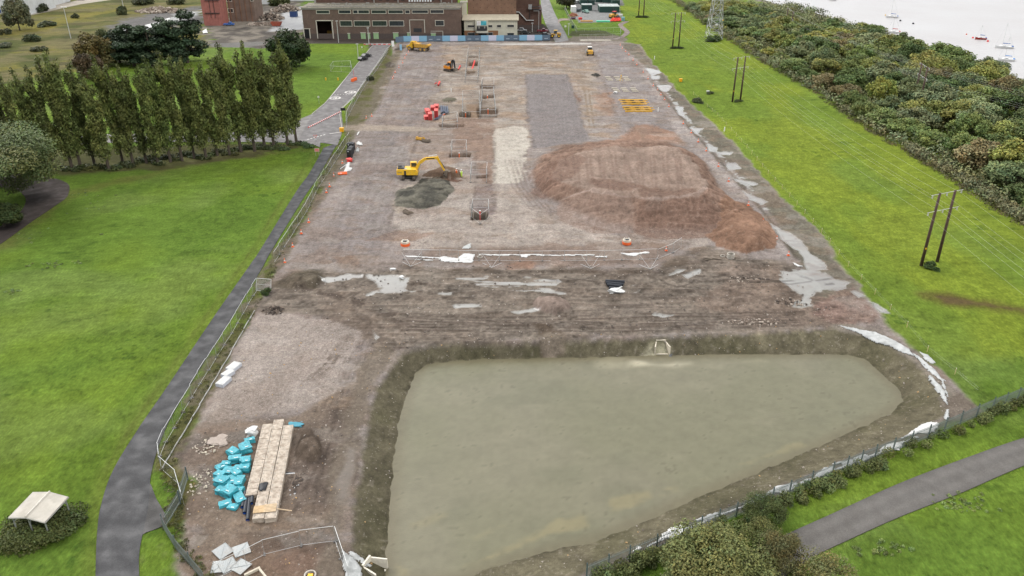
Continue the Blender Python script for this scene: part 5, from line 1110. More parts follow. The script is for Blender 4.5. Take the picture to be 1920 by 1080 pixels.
for (x, y, lb) in ((737, 88, 'white banner leaning at the left end of the hoarding'), (752, 95, 'small pale blue banner standing in the dirt near the hoarding')):
    f = MB(); f.box((0, 0, 1.3), (1.1 if x < 740 else .8, .06, 2.3), white if x < 740 else B_); f.tube((-.5, 0, 0), (-.5, 0, 2.6), .04, m=galv); o = f.build('banner', None); o.location = G(x, y); o.rotation_euler = (R(-8), 0, R(15)); tag(o, lb, 'banner')
# ---------------------------------------------------------------- fences
wire_m = mat('dull wire', (.20, .21, .20), .6, .4)
def heras_mesh(L=3.4, H=2.0):
    f = MB()
    for z in (.08, H): f.tube((0, 0, z), (L, 0, z), .030 if z > 1 else .018, n=5, m=galv_l)
    for x in (0, L): f.tube((x, 0, 0), (x, 0, H), .016, n=5, m=galv)
    for k in range(1, 18): x = L * k / 18; f.box((x, 0, H / 2), (.005, .005, H - .1), wire_m)
    for k in range(1, 8): f.box((L / 2, 0, H * k / 8), (L - .1, .004, .004), wire_m)
    return f.mesh('fence_panel')
HER = heras_mesh()
ft = MB(); ft.box((0, 0, .05), (.2, .5, .1), mat('grey block', (.13, .125, .12), .9)); FOOT = ft.mesh('foot')
def heras(label, base, closed=False, brace=(), name='mesh_fence', group='temporary mesh fences', foot=True, seed=1, world=False):
    P = [Vector((*p, 0)) for p in (base if world else GP(base))]
    if closed: P.append(P[0].copy())
    t = thing(name, label, 'fence', P[0], 0, group); r = random.Random(seed)
    for a, b in zip(P[:-1], P[1:]):
        d = b - a; n = max(1, round(d.length / 3.45)); ang = math.atan2(d.y, d.x)
        for k in range(n):
            p = a + d * (k / n); o = obj_mesh('fence_panel', HER, t, p - P[0]); o.rotation_euler = (R(r.uniform(-3, 3)), 0, ang + R(r.uniform(-1.2, 1.2))); o.scale = (d.length / n / 3.45, 1, 1)
            if foot: q = obj_mesh('foot', FOOT, t, p - P[0]); q.rotation_euler = (0, 0, ang)
    for (x, y) in brace:
        c = G(x, y); f = MB(); c = c - P[0]
        for s in (-1, 1):
            f.tube((c.x + s * 1.7, c.y + 1.9, .05), (c.x, c.y, .06), .03, n=5, m=galv_l); f.tube((c.x + s * 1.7, c.y + 1.9, 1.9), (c.x, c.y, .06), .022, n=5, m=galv_l)
        f.build('brace', None, t)
    return t
heras('mesh fence between the access road and the left edge of the dirt', [(655, 262), (640, 285), (617, 322), (597, 352), (575, 397), (542, 450), (515, 492)])
heras('mesh fence running beside the narrow road from the gate down to the bend', [(484, 542), (475, 555), (435, 625), (375, 720), (327, 803), (311, 829), (300, 856), (303, 878)], seed=2)
heras('mesh fence along the right kerb of the upper estate road', [(727, 98), (707, 130), (682, 165), (662, 200), (651, 222), (650, 240)], seed=3)
heras('leaning mesh panels closing the gap at the bend near the shelter', [(303, 880), (334, 908), (345, 950)], seed=5)
heras('mesh fence with V-shaped braces across the middle of the site', [(757, 486), (860, 488.5), (975, 489.5), (1100, 489), (1232, 486), (1262, 474), (1277, 464)], brace=[(770, 500), (922, 502), (1108, 504), (1219, 505)], seed=6)
heras('mesh fence curving round the hole at the bottom left corner of the site', [(405, 1086), (462, 1058), (496, 1040), (565, 1023), (629, 1015), (640, 1048), (655, 1090)], seed=7)
for lb, pts in (('long narrow mesh enclosure round the red pipe trench', [(878, 98), (900, 98), (896, 154), (872, 154)]), ('mesh enclosure round the timber-sided pit near the red pallets', [(868, 181), (899, 181), (900, 222), (867, 222)]),
                ('small mesh enclosure round the far square pit', [(905, 156), (926, 156), (926, 169), (903, 169)]), ('mesh enclosure round the two small pits right of the timber-sided pit', [(905, 174), (925, 174), (930, 218), (900, 218)]),
                ('mesh fence round the short trench below the red pallets', [(831, 226), (857, 222), (858, 240), (829, 243)]), ('mesh fence round the red earth pit above the excavator', [(848, 276), (875, 276), (875, 296), (846, 296)]),
                ('mesh fence round the pit right of the two workers', [(884, 319), (913, 319), (912, 342), (882, 342)]), ('mesh enclosure round the shored pit below the workers', [(886, 390), (916, 390), (917, 408), (900, 420), (884, 408)]),
                ('mesh enclosure round a patch of dug earth on the far lawn', [(620, 134), (626, 125), (658, 124), (660, 136)]), ('mesh fence round the long mound beside the compound', [(1082, 62), (1164, 60), (1163, 72), (1086, 74)]),
                ('mesh fence on the road side of the green cabin compound', [(1058, 18), (1070, 42), (1082, 62)])):
    heras(lb, pts, closed=len(pts) > 3 and 'road side' not in lb and 'long mound' not in lb, seed=len(lb))
# long pale silt barrier behind the roadside fence
bp_ = [G(*p) for p in [(478, 583), (457, 618), (430, 667), (397, 722), (350, 802), (326, 842), (303, 882)]]
f = MB(); rr_ = random.Random(4)
for a, b in zip(bp_[:-1], bp_[1:]):
    n = int((b - a).length / 1.5)
    for k in range(n): p = a.lerp(b, k / n); q_ = a.lerp(b, (k + 1) / n); f.tube(p - bp_[0] + Vector((rr_.uniform(-.06, .06), 0, .1)), q_ - bp_[0] + Vector((rr_.uniform(-.06, .06), 0, .1)), .075, n=6, m=mat('dirty fabric', (.36, .36, .34), .8, var=.3, scale=.8, dirt=(.15, .14, .11), dirtamt=.8))
o = f.build('silt_barrier'); o.location = bp_[0]; tag(o, 'long pale rolled fabric barrier on the ground behind the roadside mesh fence', 'barrier')
# palisade railings
def palisade(label, base, H=1.9, post_m=None, pale_m=None):
    P = [Vector((*p, 0)) for p in GP(base)]; t = thing('palisade_fence', label, 'fence', P[0], 0, 'steel palisade fences'); L = 2.75
    f = MB()
    for k in range(17): f.box((L * (k + .5) / 17, 0, H / 2), (.05, .022, H), pale_m)
    for z in (.35, H - .35): f.box((L / 2, .03, z), (L, .04, .05), pale_m)
    pm = f.mesh('railing_panel'); g_ = MB(); g_.box((0, .05, H / 2 + .1), (.1, .1, H + .2), post_m); gm = g_.mesh('post')
    for a, b in zip(P[:-1], P[1:]):
        d = b - a; n = max(1, round(d.length / L)); ang = math.atan2(d.y, d.x)
        for k in range(n):
            p = a + d * (k / n) - P[0]; o1 = obj_mesh('railing_panel', pm, t, p); o1.rotation_euler = (0, 0, ang); o1.scale = (d.length / n / L, 1, 1); o2 = obj_mesh('post', gm, t, p); o2.rotation_euler = (0, 0, ang)
    return t
pal_m = mat('grey-green railing', (.20, .23, .22), .55, .2, .1); pal_p = mat('green-grey post', (.07, .10, .10), .6)
palisade('grey steel palisade fence along the lower right side of the pond', RAIL, 1.9, pal_p, pal_m)
palisade('grey-green palisade fence from the bend to the bottom edge, beside the small grass island', [(306, 990), (330, 1030), (385, 1095)], 1.7, pal_p, pal_m)
palisade('grey-green railings beside the leaning mesh panels at the bend', [(352, 900), (338, 945), (312, 988)], 1.7, pal_p, pal_m)
# gate panel
f = MB(); f.box((0, 0, 1.1), (2.6, .02, .04), galv_l)
for z in (.05, 2.1): f.tube((-1.3, 0, z), (1.3, 0, z), .04, m=galv_l)
for x in (-1.3, 1.3): f.tube((x, 0, 0), (x, 0, 2.1), .04, m=galv_l)
for k in range(20): f.box((-1.3 + 2.6 * k / 20, 0, 1.05), (.012, .01, 2), galv_l)
for k in range(10): f.box((0, 0, .2 * k), (2.6, .01, .012), galv_l)
o = f.build('mesh_gate'); o.location = G(494, 546); o.rotation_euler = (R(-20), 0, R(-10)); tag(o, 'pale mesh gate panel leaning across the fence line left of the site', 'gate')
# low string fence along the right field
fs_ = [(1300, 178), (1345, 218), (1400, 278), (1440, 327), (1480, 370), (1540, 437), (1590, 500), (1640, 552), (1700, 614), (1738, 660), (1790, 702), (1832, 738)]
P = [Vector((*p, 0)) for p in GP(fs_)]; t = thing('string_fence', 'low string fence on thin posts along the edge of the right field', 'fence', P[0]); pm = MB(); pm.box((0, 0, .5), (.05, .05, 1.0), wood); pm.box((0, 0, 1.03), (.06, .06, .06), white); pmm = pm.mesh('post'); wr = MB()
for a, b in zip(P[:-1], P[1:]):
    n = max(1, round((b - a).length / 5)); 
    for k in range(n): obj_mesh('post', pmm, t, a.lerp(b, k / n) - P[0])
    for z in (.55, .9): wr.tube(a - P[0] + Vector((0, 0, z)), b - P[0] + Vector((0, 0, z)), .004, n=4, m=galv)
wr.build('string', None, t)
# ---------------------------------------------------------------- poles, pylon, wires
polem = mat('dark tarred timber', (.075, .045, .034), .8, var=.3, scale=2); arm_m = mat('weathered crossarm', (.42, .42, .40), .6)
def hpoles(label, a, b, H=13.6, arms=True):
    A_, B2 = G(*a), G(*b); t = thing('power_pole_pair', label, 'power pole', (A_ + B2) / 2, 0, 'twin wooden power poles'); d = (B2 - A_) / 2
    for s in (-1, 1):
        f = MB(); e = d * s; f.tube((e.x, e.y, -.3), (e.x * .93, e.y * .93, H), .29, .21, n=8, m=polem); f.build('pole', None, t, flat=False)
        if arms: f = MB(); f.box((e.x - .02, e.y - .23, 3.4), (.24, .04, .3), yell); f.build('warning_plate', None, t)
    ax = d.normalized(); Ls = d.length + 1.8
    for z in (H - .15, H - 3.3):
        f = MB(); f.tube((-ax.x * Ls, -ax.y * Ls, z), (ax.x * Ls, ax.y * Ls, z), .05, n=5, m=arm_m); f.build('crossarm', None, t)
        for s in (-.92, 0, .92):
            f = MB(); f.tube((ax.x * Ls * s, ax.y * Ls * s, z), (ax.x * Ls * s, ax.y * Ls * s, z - .55), .09, .12, n=6, m=arm_m); f.build('insulator', None, t)
    return (A_ + B2) / 2, ax * Ls, H
p1 = hpoles('nearest pair of dark wooden power poles in the right field', (1727, 498), (1757, 491))
p2 = hpoles('second pair of dark power poles in the right field, beside the drain strip', (1373, 191), (1388, 188.5))
p3 = hpoles('third pair of power poles, left of the lattice pylon', (1261, 88), (1272.5, 87.5))
p4 = hpoles('farthest pair of power poles beside the cabin compound', (1197, 32), (1206.5, 31.5))
p5 = hpoles('power poles with two crossarms standing among the woodland trees', (1711, 196), (1722, 205), 12.5)
p6 = hpoles('small dark power poles at the far end of the wood near the shore', (1472, 52), (1482, 60), 9)
wm = mat('aluminium wire', (.5, .5, .48), .5, .2)
def span(label, stations):
    t = thing('power_line', label, 'power line', stations[0][0]); o0 = stations[0][0]
    for dz in (.75, 3.85):
        for s in (-.92, 0, .92):
            f = MB()
            for (a, ea, Ha), (b, eb, Hb) in zip(stations[:-1], stations[1:]):
                q0 = a + ea * s + Vector((0, 0, Ha - dz)); q1 = b + eb * s + Vector((0, 0, Hb - dz)); pts_ = []
                for k in range(15): u = k / 14; pts_.append(q0.lerp(q1, u) - o0 - Vector((0, 0, 4 * 1.5 * u * (1 - u))))
                for u, v in zip(pts_[:-1], pts_[1:]): f.tube(u, v, .009, n=3, m=wm, cap=False)
            f.build('wire', None, t)
d12 = (p1[0] - p2[0]); p0 = (p1[0] + d12, p1[1], p1[2]); pf = (p4[0] + (p4[0] - p3[0]) * 1.2, p4[1], p4[2])
span('thin wires strung over the right field between the pole pairs', [p0, p1, p2, p3, p4, pf])
dA = Vector((52, -112, 0)); pe = (p5[0] + dA, p5[1], p5[2])
span('thin pale wires over the woodland treetops', [pe, p5, p6, (p6[0] + Vector((-12, 90, 0)), p6[1], p6[2])])
def pylon():
    c = (G(1327.5, 75) + G(1354, 73.5)) / 2; w0 = (G(1354, 74) - G(1327.5, 74)).length; t = thing('pylon', 'grey steel lattice pylon at the edge of the wood', 'pylon', c + Vector((0, w0 / 2, 0)), R(4))
    lv = [(0, w0), (2.4, w0 * .94), (5.2, w0 * .87), (8, w0 * .8), (12, w0 * .69), (16, w0 * .58), (20, w0 * .48), (26, w0 * .34), (33, w0 * .26), (42, w0 * .2)]
    for sx, sy in ((-1, -1), (1, -1), (1, 1), (-1, 1)):
        f = MB()
        for (z0, a), (z1, b) in zip(lv[:-1], lv[1:]): f.tube((sx * a / 2, sy * a / 2, z0), (sx * b / 2, sy * b / 2, z1), .13, n=4, m=galv)
        f.build('leg', None, t)
    cs = ((-1, -1), (1, -1), (1, 1), (-1, 1))
    for k in range(4):
        f = MB(); (x0, y0), (x1, y1) = cs[k], cs[(k + 1) % 4]
        for i, ((z0, a), (z1, b)) in enumerate(zip(lv[:-1], lv[1:])):
            f.tube((x0 * a / 2, y0 * a / 2, z0), (x1 * b / 2, y1 * b / 2, z1), .06, n=4, m=galv); f.tube((x1 * a / 2, y1 * a / 2, z0), (x0 * b / 2, y0 * b / 2, z1), .06, n=4, m=galv)
            if i: f.tube((x0 * a / 2, y0 * a / 2, z0), (x1 * a / 2, y1 * a / 2, z0), .06, n=4, m=galv)
        f.build('bracing', None, t)
    f = MB(); f.box((-.2, -w0 * .44, 6.2), (1.0, .05, .6), white); f.box((w0 * .4, -w0 * .42, 8), (.5, .05, .5), yell); f.build('warning_plate', None, t)
pylon()
def lamp(label, x, y, H, head=True):
    t = thing('lamp_post', label, 'lamp post', G(x, y)); f = MB(); f.tube((0, 0, 0), (0, 0, H), .16, .1, n=7, m=galv_l); f.build('column', None, t)
    q_ = 1 if H > 12 else .35; f = MB(); f.box((0, 0, H), (2.4 * q_, .5 * q_, .12), galv_l); f.box((-q_, -.1 * q_, H - .15), (.6 * q_, .5 * q_, .2), white); f.box((q_, -.1 * q_, H - .15), (.6 * q_, .5 * q_, .2), white); f.build('lamp_head', None, t)
lamp('tall pale lamp post standing in the scrubland at the top left', 133, 72, 13.2); lamp('lamp post cut by the top edge, right of the tall scrubland lamp post', 234, 26, 14)
for lb, x, y, H in (('slim grey lamp column on the far lawn beside the kerb', 672, 112, 6), ('lamp column in front of the works near the road end', 692, 84, 7), ('thin post on the lawn edge in front of the works', 635, 80, 9), ('thin post in the car yard by the brick tower', 998, 60, 4), ('slim column on the grass beside the works road', 1066, 66, 5)): lamp(lb, x, y, H)
# ---------------------------------------------------------------- vehicles
def wheel_mesh(r, w, m=rub, hub=galv):
    f = MB(); f.tube((0, -w / 2, 0), (0, w / 2, 0), r, n=14, m=m); f.tube((0, -w / 2 - .01, 0), (0, w / 2 + .01, 0), r * .5, n=8, m=hub); return f.mesh('wheel')
WH = wheel_mesh(.34, .24)
def car(label, x, y, deg, col, kind='car', L=4.3, W=1.8, H=1.45, cat='car', z=0):
    key = 'paint %.2f %.2f %.2f' % tuple(col); pm = mat(key, col, .3, .2, .04, spec=.6)
    t = thing('parked_' + kind, label, cat, G(x, y, z), R(deg), 'parked cars' if kind == 'car' else None); h = L / 2
    if kind == 'van': prof = [(-h, .35), (-h, 2.2), (-h + .2, 2.35), (h * .45, 2.35), (h * .68, 1.45), (h, 1.1), (h, .35)]; H = 2.35; cab = [(-h + .5, 1.4), (-h + .5, 2.0), (h * .42, 2.05), (h * .62, 1.45)]
    elif kind == 'pickup': prof = [(-h, .4), (-h, 1.05), (-h * .1, 1.05), (-h * .02, 1.7), (h * .38, 1.7), (h * .55, 1.1), (h, 1.0), (h, .4)]; cab = [(-h * .04, 1.15), (0, 1.62), (h * .34, 1.62), (h * .48, 1.15)]
    else: prof = [(-h, .3), (-h, .85), (-h * .82, .95), (-h * .55, H), (h * .15, H), (h * .42, .95), (h * .95, .8), (h, .6), (h, .3)]; cab = [(-h * .74, .97), (-h * .53, H - .06), (h * .12, H - .06), (h * .36, .97)]
    f = MB(); f.prism(prof, -W / 2, W / 2, pm); f.build('body', None, t, bevel=.06)
    f = MB(); f.prism(cab, -W / 2 - .012, W / 2 + .012, glass)
    if kind != 'van': f.prism([(p[0] * 1.05 + (0.02 if p[0] > 0 else -.02), p[1] - .02) for p in cab], -W / 2 + .16, W / 2 - .16, glass)
    else: f.prism([(h * .46, 2.28), (h * .68, 1.5), (h * .70, 1.5), (h * .48, 2.3)], -W / 2 + .1, W / 2 - .1, glass); f.prism([(-h * .3, .9), (h * .2, .9), (h * .35, 2.0), (-h * .1, 2.0)], -W / 2 - .02, W / 2 + .02, mat('blue van stripe', (.03, .06, .22), .4))
    f.build('window', None, t)
    for sx in (-.62, .62):
        for sy in (-1, 1): obj_mesh('wheel', WH, t, (sx * h, sy * (W / 2 - .1), .34))
    for sy in (-1, 1): f = MB(); f.box((h - .02, sy * (W / 2 - .3), .7), (.08, .3, .14), white); f.build('headlight', None, t)
    return t
car('black car parked on the estate road, nearer of the two', 680.5, 113, 58, (.015, .015, .018)); car('dark grey car parked just beyond the black car on the estate road', 687, 107, 58, (.03, .032, .036))
car('silver people carrier beside the cream office', 979, 59, -8, (.42, .44, .46), H=1.65); car('dark grey car in front of the silver people carrier', 985, 63.5, -5, (.05, .055, .06))
car('maroon pickup beside the brick tower', 1017, 60.5, 2, (.16, .02, .03), 'pickup', L=5.2, cat='pickup'); car('black hatchback near the end of the hoarding', 1023, 67.5, 4, (.012, .014, .016))
car('white works van with a dark blue stripe in front of the works', 789, 71, 0, (.62, .63, .66), 'van', L=7.2, W=2.1, cat='van')
car('blue and white pickup beside the pink tower', 430, 48, 0, (.05, .14, .42), 'pickup', L=5, cat='pickup'); car('pale green pickup parked in the cabin compound', 1098, 24, -62, (.20, .33, .28), 'pickup', L=5, cat='pickup'); car('dark car beside the white container in the compound', 1085, 21, 80, (.03, .04, .04))
car('silver car in the top row of the compound', 1077, 3, 20, (.5, .5, .5)); car('white car in the top row of the compound', 1082, 6, 20, (.6, .6, .6)); car('dark car on the track at the top left', 152, 0.5, 10, (.03, .03, .03))
def tracks(t, L, W, h, m=mat('muddy track', (.075, .062, .05), .9, var=.3), gap=.0, tw_=.6):
    for s in (-1, 1):
        f = MB(); r = h / 2; prof = [(L / 2 * math.cos(a) if abs(math.cos(a)) > 2 else (L / 2 - r) * (1 if math.cos(a) >= 0 else -1) + r * math.cos(a), r + r * math.sin(a)) for a in [2 * math.pi * k / 14 for k in range(14)]]
        f.prism(prof, s * W / 2 - tw_ / 2, s * W / 2 + tw_ / 2, m)
        for k in range(14): x = -L / 2 + r + (L - 2 * r) * k / 13; f.box((x, s * W / 2, h + .02), (.12, tw_, .05), steel_d)
        f.build('track', None, t)
def beam(f, p, q, w_, h0, h1, m):
    """tapered box beam in the x,z plane"""
    p = Vector(p); q = Vector(q); d = (q - p).normalized(); nrm = Vector((-d.z, 0, d.x))
    prof = [p + nrm * h0 / 2, q + nrm * h1 / 2, q - nrm * h1 / 2, p - nrm * h0 / 2]; f.prism([(v.x, v.z) for v in prof], p.y - w_ / 2, p.y + w_ / 2, m)
def excavator(name, label, loc, rz, pts, body, arm, house, bw, trk, scale=1.0, bk=None, cabside=1, urot=0):
    t = thing(name, label, 'excavator', loc, rz); t.scale = (scale,) * 3
    n0 = set(bpy.data.objects); tracks(t, trk[0], trk[1], trk[2])
    for o_ in set(bpy.data.objects) - n0: o_.rotation_euler = (0, 0, urot)
    zb = trk[2] + .12
    f = MB(); f.tube((0, 0, trk[2] * .5), (0, 0, zb + .05), .9, n=14, m=steel_d); f.box((0, 0, trk[2] * .5), (2.2, trk[1] - .4, .4), steel_d); f.build('undercarriage', None, t)
    x0, x1, hh = house
    f = MB(); f.prism([(x0, zb + .1), (x0, zb + hh * .85), (x0 + .25, zb + hh), (x1 - .4, zb + hh), (x1, zb + hh * .6), (x1, zb)], -bw / 2, bw / 2, body); f.build('house', None, t, bevel=.05)
    f = MB(); f.box((x0 + 1.0, .0, zb + hh + .12), (1.5, bw * .7, .24), steel_d); f.box((x0 + .7, bw * .1, zb + hh + .35), (.8, .6, .3), black); f.box((x0 + 1.9, -bw * .28, zb + hh + .02), (.9, .7, .1), galv)
    for y_ in (-bw / 2 + .05, bw / 2 - .05): f.path([(x0 + .1, y_, zb + hh), (x0 + .1, y_, zb + hh + .8), (x0 + 1.8, y_, zb + hh + .8), (x0 + 1.8, y_, zb + hh)], .025, n=4, m=galv)
    f.build('engine_deck', None, t)
    f = MB(); cy = cabside * (bw / 2 - .5)
    f.prism([(x1 - 1.7, zb + .3), (x1 - 1.7, zb + hh + 1.15), (x1 - .35, zb + hh + 1.15), (x1 + .1, zb + hh + .2), (x1 + .1, zb + .2)], cy - .5, cy + .5, body)
    f.prism([(x1 - 1.5, zb + hh + .1), (x1 - 1.5, zb + hh + 1.0), (x1 - .45, zb + hh + 1.0), (x1 - .05, zb + hh + .15)], cy - .52, cy + .52, glass); co = f.build('cab', None, t); f = MB(); f.box((x1 - .1, cy, zb + hh + .55), (.5, .8, .6), glass); f.build('windscreen', None, co)
    f = MB()
    for i, (a, b) in enumerate(zip(pts[:-2], pts[1:-1])): beam(f, (a[0], 0, a[1]), (b[0], 0, b[1]), .45, [.55, .75, .62][min(i, 2)], [.75, .62, .5][min(i, 2)], arm)
    f.build('boom', None, t)
    f = MB(); a, b = pts[-2], pts[-1]; beam(f, (a[0] - .2, 0, a[1] + .3), (b[0], 0, b[1]), .36, .6, .32, arm); f.build('stick', None, t)
    f = MB(); m0 = pts[0]; m1 = pts[1]; f.tube((m0[0] + .5, .3, m0[1] - .3), (m1[0] + .2, .3, m1[1] - .2), .1, n=6, m=galv); f.tube((m0[0] + .5, -.3, m0[1] - .3), (m1[0] + .2, -.3, m1[1] - .2), .1, n=6, m=galv)
    c1 = pts[-3]; f.tube((c1[0] + .8, 0, c1[1] + .6), (a[0] - .1, 0, a[1] + .65), .09, n=6, m=galv_l); f.tube((a[0] + .2, 0, a[1] - .2), (b[0] + .1, 0, b[1] + .7), .09, n=6, m=steel_d); f.build('hydraulic_ram', None, t)
    if bk:
        f = MB(); bx, bz = pts[-1]; prof = [(bx - .1, bz + .1), (bx + bk * .5, bz + .2), (bx + bk * .95, bz - .25), (bx + bk * .8, bz - bk * .7), (bx + bk * .25, bz - bk * .85), (bx - .1, bz - bk * .5)]
        f.prism(prof, -.65, .65, mudm); 
        for s in range(5): f.box((bx - .12, -.55 + s * .275, bz - bk * .55), (.3, .08, .1), galv)
        f.build('bucket', None, t)
    return t
e = excavator('excavator', 'large yellow tracked excavator digging at the brown heap', G(769, 333.5), R(2), [(1.3, 1.9), (2.5, 3.7), (3.7, 4.55), (6.5, 4.75), (8.0, 1.6)], yell, yell, (-2.9, 1.9, 1.35), 2.8, (4.6, 2.5, .95), 1.0, bk=1.4, cabside=1, urot=R(84))
f = MB(); f.box((4.3 + .6, -.235, 4.62), (1.9, .02, .22), black); f.build('boom_lettering', None, e)
f = MB(); f.box((-2.2, -1.41, 1.75), (.9, .02, .25), mat('dull decal', (.4, .28, .08), .5)); f.box((-.95, -1.41, 1.65), (.45, .03, 1.0), steel_d); f.build('side_panel', None, e)
e = excavator('mini_excavator', 'small orange and black excavator with its arm folded', G(842, 133), R(-40), [(.9, 1.2), (1.5, 3.2), (2.1, 3.9), (2.7, 3.3), (2.9, 1.2)], mat('orange paint', (.72, .26, .02), .4), black, (-1.7, .9, 1.0), 2.0, (3.0, 2.0, .7), 1.05, bk=.9)
# articulated dump truck
def dumper():
    t = thing('dump_truck', 'yellow articulated dump truck parked at the top left of the site', 'dump truck', G(785.5, 95), R(157)); W9 = wheel_mesh(.85, .65, mudm, yell_d)
    f = MB(); f.box((0, 0, 1.2), (8.6, 1.0, .5), steel_d); f.build('chassis', None, t)
    f = MB(); f.prism([(2.2, 1.1), (2.2, 3.1), (3.1, 3.3), (3.6, 2.3), (5.0, 1.9), (5.1, 1.0)], -1.25, 1.25, yell); f.build('bonnet', None, t, bevel=.05)
    f = MB(); f.box((2.5, 0, 2.75), (1.5, 1.7, 1.4), glass); f.box((2.5, 0, 3.5), (1.7, 1.9, .16), yell); f.build('cab', None, t)
    f = MB(); f.prism([(-5.1, 2.5), (-4.6, 1.7), (1.4, 1.5), (1.9, 3.2), (1.7, 3.3), (1.3, 1.9)] if 0 else [(-5.2, 2.3), (-4.2, 1.5), (1.2, 1.45), (1.8, 3.4), (1.2, 3.0), (-4.9, 2.75)], -1.45, 1.45, yell_d); f.box((-1.6, 0, 2.86), (5.0, 2.5, .12), mudm); f.build('dump_body', None, t)
    for x in (3.7, -1.5, -3.4):
        for s in (-1, 1): obj_mesh('wheel', W9, t, (x, s * 1.2, .85))
dumper()
def loader(name, label, loc, rz, s, col2, roller=False):
    t = thing(name, label, 'roller' if roller else 'loader', loc, rz); t.scale = (s,) * 3
    f = MB(); f.prism([(-1.9, .6), (-1.9, 1.5), (-.4, 1.7), (-.4, .6)], -.75, .75, yell_d); f.box((.9, 0, 1.0), (1.6, 1.1, .7), yell_d); f.build('body', None, t)
    f = MB(); f.box((.1, 0, 1.9), (1.1, 1.2, 1.1), glass); f.box((.1, 0, 2.5), (1.3, 1.35, .12), col2); f.build('cab', None, t)
    W9 = wheel_mesh(.6, .42, rub, yell)
    if roller: f = MB(); f.tube((1.8, -.9, .65), (1.8, .9, .65), .65, n=16, m=galv); f.build('roller_drum', None, t)
    for x in ((-1.2,) if roller else (-1.2, 1.2)):
        for s_ in (-1, 1): obj_mesh('wheel', W9, t, (x, s_ * .85, .6))
    if not roller: f = MB(); f.prism([(1.7, .2), (2.5, .15), (2.5, .3), (1.9, .4), (1.9, 1.0), (1.7, 1.0)], -.95, .95, mudm); f.build('bucket', None, t)
    return t
loader('road_roller', 'muddy yellow road roller on the upper right of the site', G(1105.5, 103), R(95), 1.25, white, True); loader('dumper', 'yellow and black site dumper at the end of the works road', G(1042, 70), R(175), 1.2, yell); loader('wheel_loader', 'red and dark machine at the right end of the compound', G(1151, 34), R(30), 1.3, red)
# ---------------------------------------------------------------- people
def person(label, loc, rz, vest, trousers, pose=0, hat=white):
    t = thing('person', label, 'person', loc, rz)
    J = {'pel': (0, 0, .95), 'ch': (0, .02, 1.3), 'nk': (0, .02, 1.48), 'hd': (0, .0, 1.6), 'ht': (0, .0, 1.72), 'hl': (-.1, 0, .9), 'kl': (-.12, -.04 - .06 * pose, .5), 'fl': (-.13, .02, .08), 'tl': (-.14, -.14, .05), 'hr': (.1, 0, .9), 'kr': (.12, -.02, .5), 'fr': (.14, .05, .08), 'tr': (.15, -.1, .05),
         'sl': (-.19, .02, 1.42), 'el': (-.27, .02, 1.15), 'wl': (-.24, -.12, .92), 'pl': (-.23, -.17, .85), 'sr': (.19, .02, 1.42), 'er': (.27, .0, 1.15), 'wr': (.2, -.2 - .1 * pose, 1.05), 'pr': (.18, -.28 - .1 * pose, 1.03)}
    E = ['pel ch', 'ch nk', 'nk hd', 'hd ht', 'pel hl', 'hl kl', 'kl fl', 'fl tl', 'pel hr', 'hr kr', 'kr fr', 'fr tr', 'ch sl', 'sl el', 'el wl', 'wl pl', 'ch sr', 'sr er', 'er wr', 'wr pr']
    RD = dict(pel=.15, ch=.17, nk=.07, hd=.095, ht=.07, hl=.1, kl=.075, fl=.05, tl=.045, hr=.1, kr=.075, fr=.05, tr=.045, sl=.08, el=.055, wl=.038, pl=.04, sr=.08, er=.055, wr=.038, pr=.04)
    ks = list(J); me = bpy.data.meshes.new('body'); me.from_pydata([J[k] for k in ks], [tuple(ks.index(q) for q in e_.split()) for e_ in E], []); o = bpy.data.objects.new('body', me); COL.objects.link(o); o.parent = t
    md = o.modifiers.new('skin', 'SKIN'); sv = me.skin_vertices[0].data
    for i, k in enumerate(ks): sv[i].radius = (RD[k], RD[k]); sv[i].use_root = (k == 'pel')
    o.modifiers.new('sub', 'SUBSURF').levels = 1; o.modifiers['sub'].render_levels = 1; me.materials.append(mat('skin', (.45, .27, .19), .6))
    def shell(nm, prof, m):
        f = MB()
        for (a, b, r0, r1) in prof: f.tube(a, b, r0, r1, n=10, m=m)
        f.build(nm, None, t, flat=False)
    shell('jacket', [((0, 0, .86), (0, .01, 1.2), .19, .21), ((0, .01, 1.2), (0, .02, 1.46), .21, .12)] + [(J['s' + s], J['e' + s], .095, .075) for s in 'lr'] + [(J['e' + s], J['w' + s], .075, .055) for s in 'lr'], vest)
    shell('trousers', [(J['h' + s], J['k' + s], .125, .1) for s in 'lr'] + [(J['k' + s], (J['f' + s][0], J['f' + s][1], .12), .1, .075) for s in 'lr'] + [((0, 0, .82), (0, 0, .98), .17, .18)], trousers)
    f = MB()
    for s in 'lr': f.box((J['f' + s][0], J['f' + s][1] - .06, .06), (.12, .3, .12), black)
    f.build('boot', None, t)
    f = MB(); f.box((0, .0, 1.28), (.44, .43, .05), mat('reflective band', (.6, .62, .62), .3)); f.build('reflective_band', None, t)
    f = MB(); f.ball((0, .01, 1.7), .135, hat, 10, 8, (1, 1.1, .85)); f.tube((0, -.02, 1.68), (0, -.02, 1.70), .17, n=12, m=hat); f.build('hard_hat', None, t, flat=False)
    f = MB(); f.ball((0, -.1, 1.6), .025, mat('skin', (.45, .27, .19)), 6, 4); f.box((-.035, -.092, 1.64), (.02, .01, .012), black); f.box((.035, -.092, 1.64), (.02, .01, .012), black); f.build('face', None, t)
    t.scale = (1.08,) * 3; return t
hvo = mat('hi-vis orange', (.85, .16, .02), .6); hvy = mat('hi-vis yellow', (.55, .80, .08), .6)
person('worker in orange hi-vis jacket and trousers standing right of the excavator bucket', G(856.2, 330.5), R(100), hvo, hvo)
person('worker in yellow hi-vis clothing and white hard hat beside the orange worker', G(865.5, 332.5), R(-70), hvy, hvy, 1)
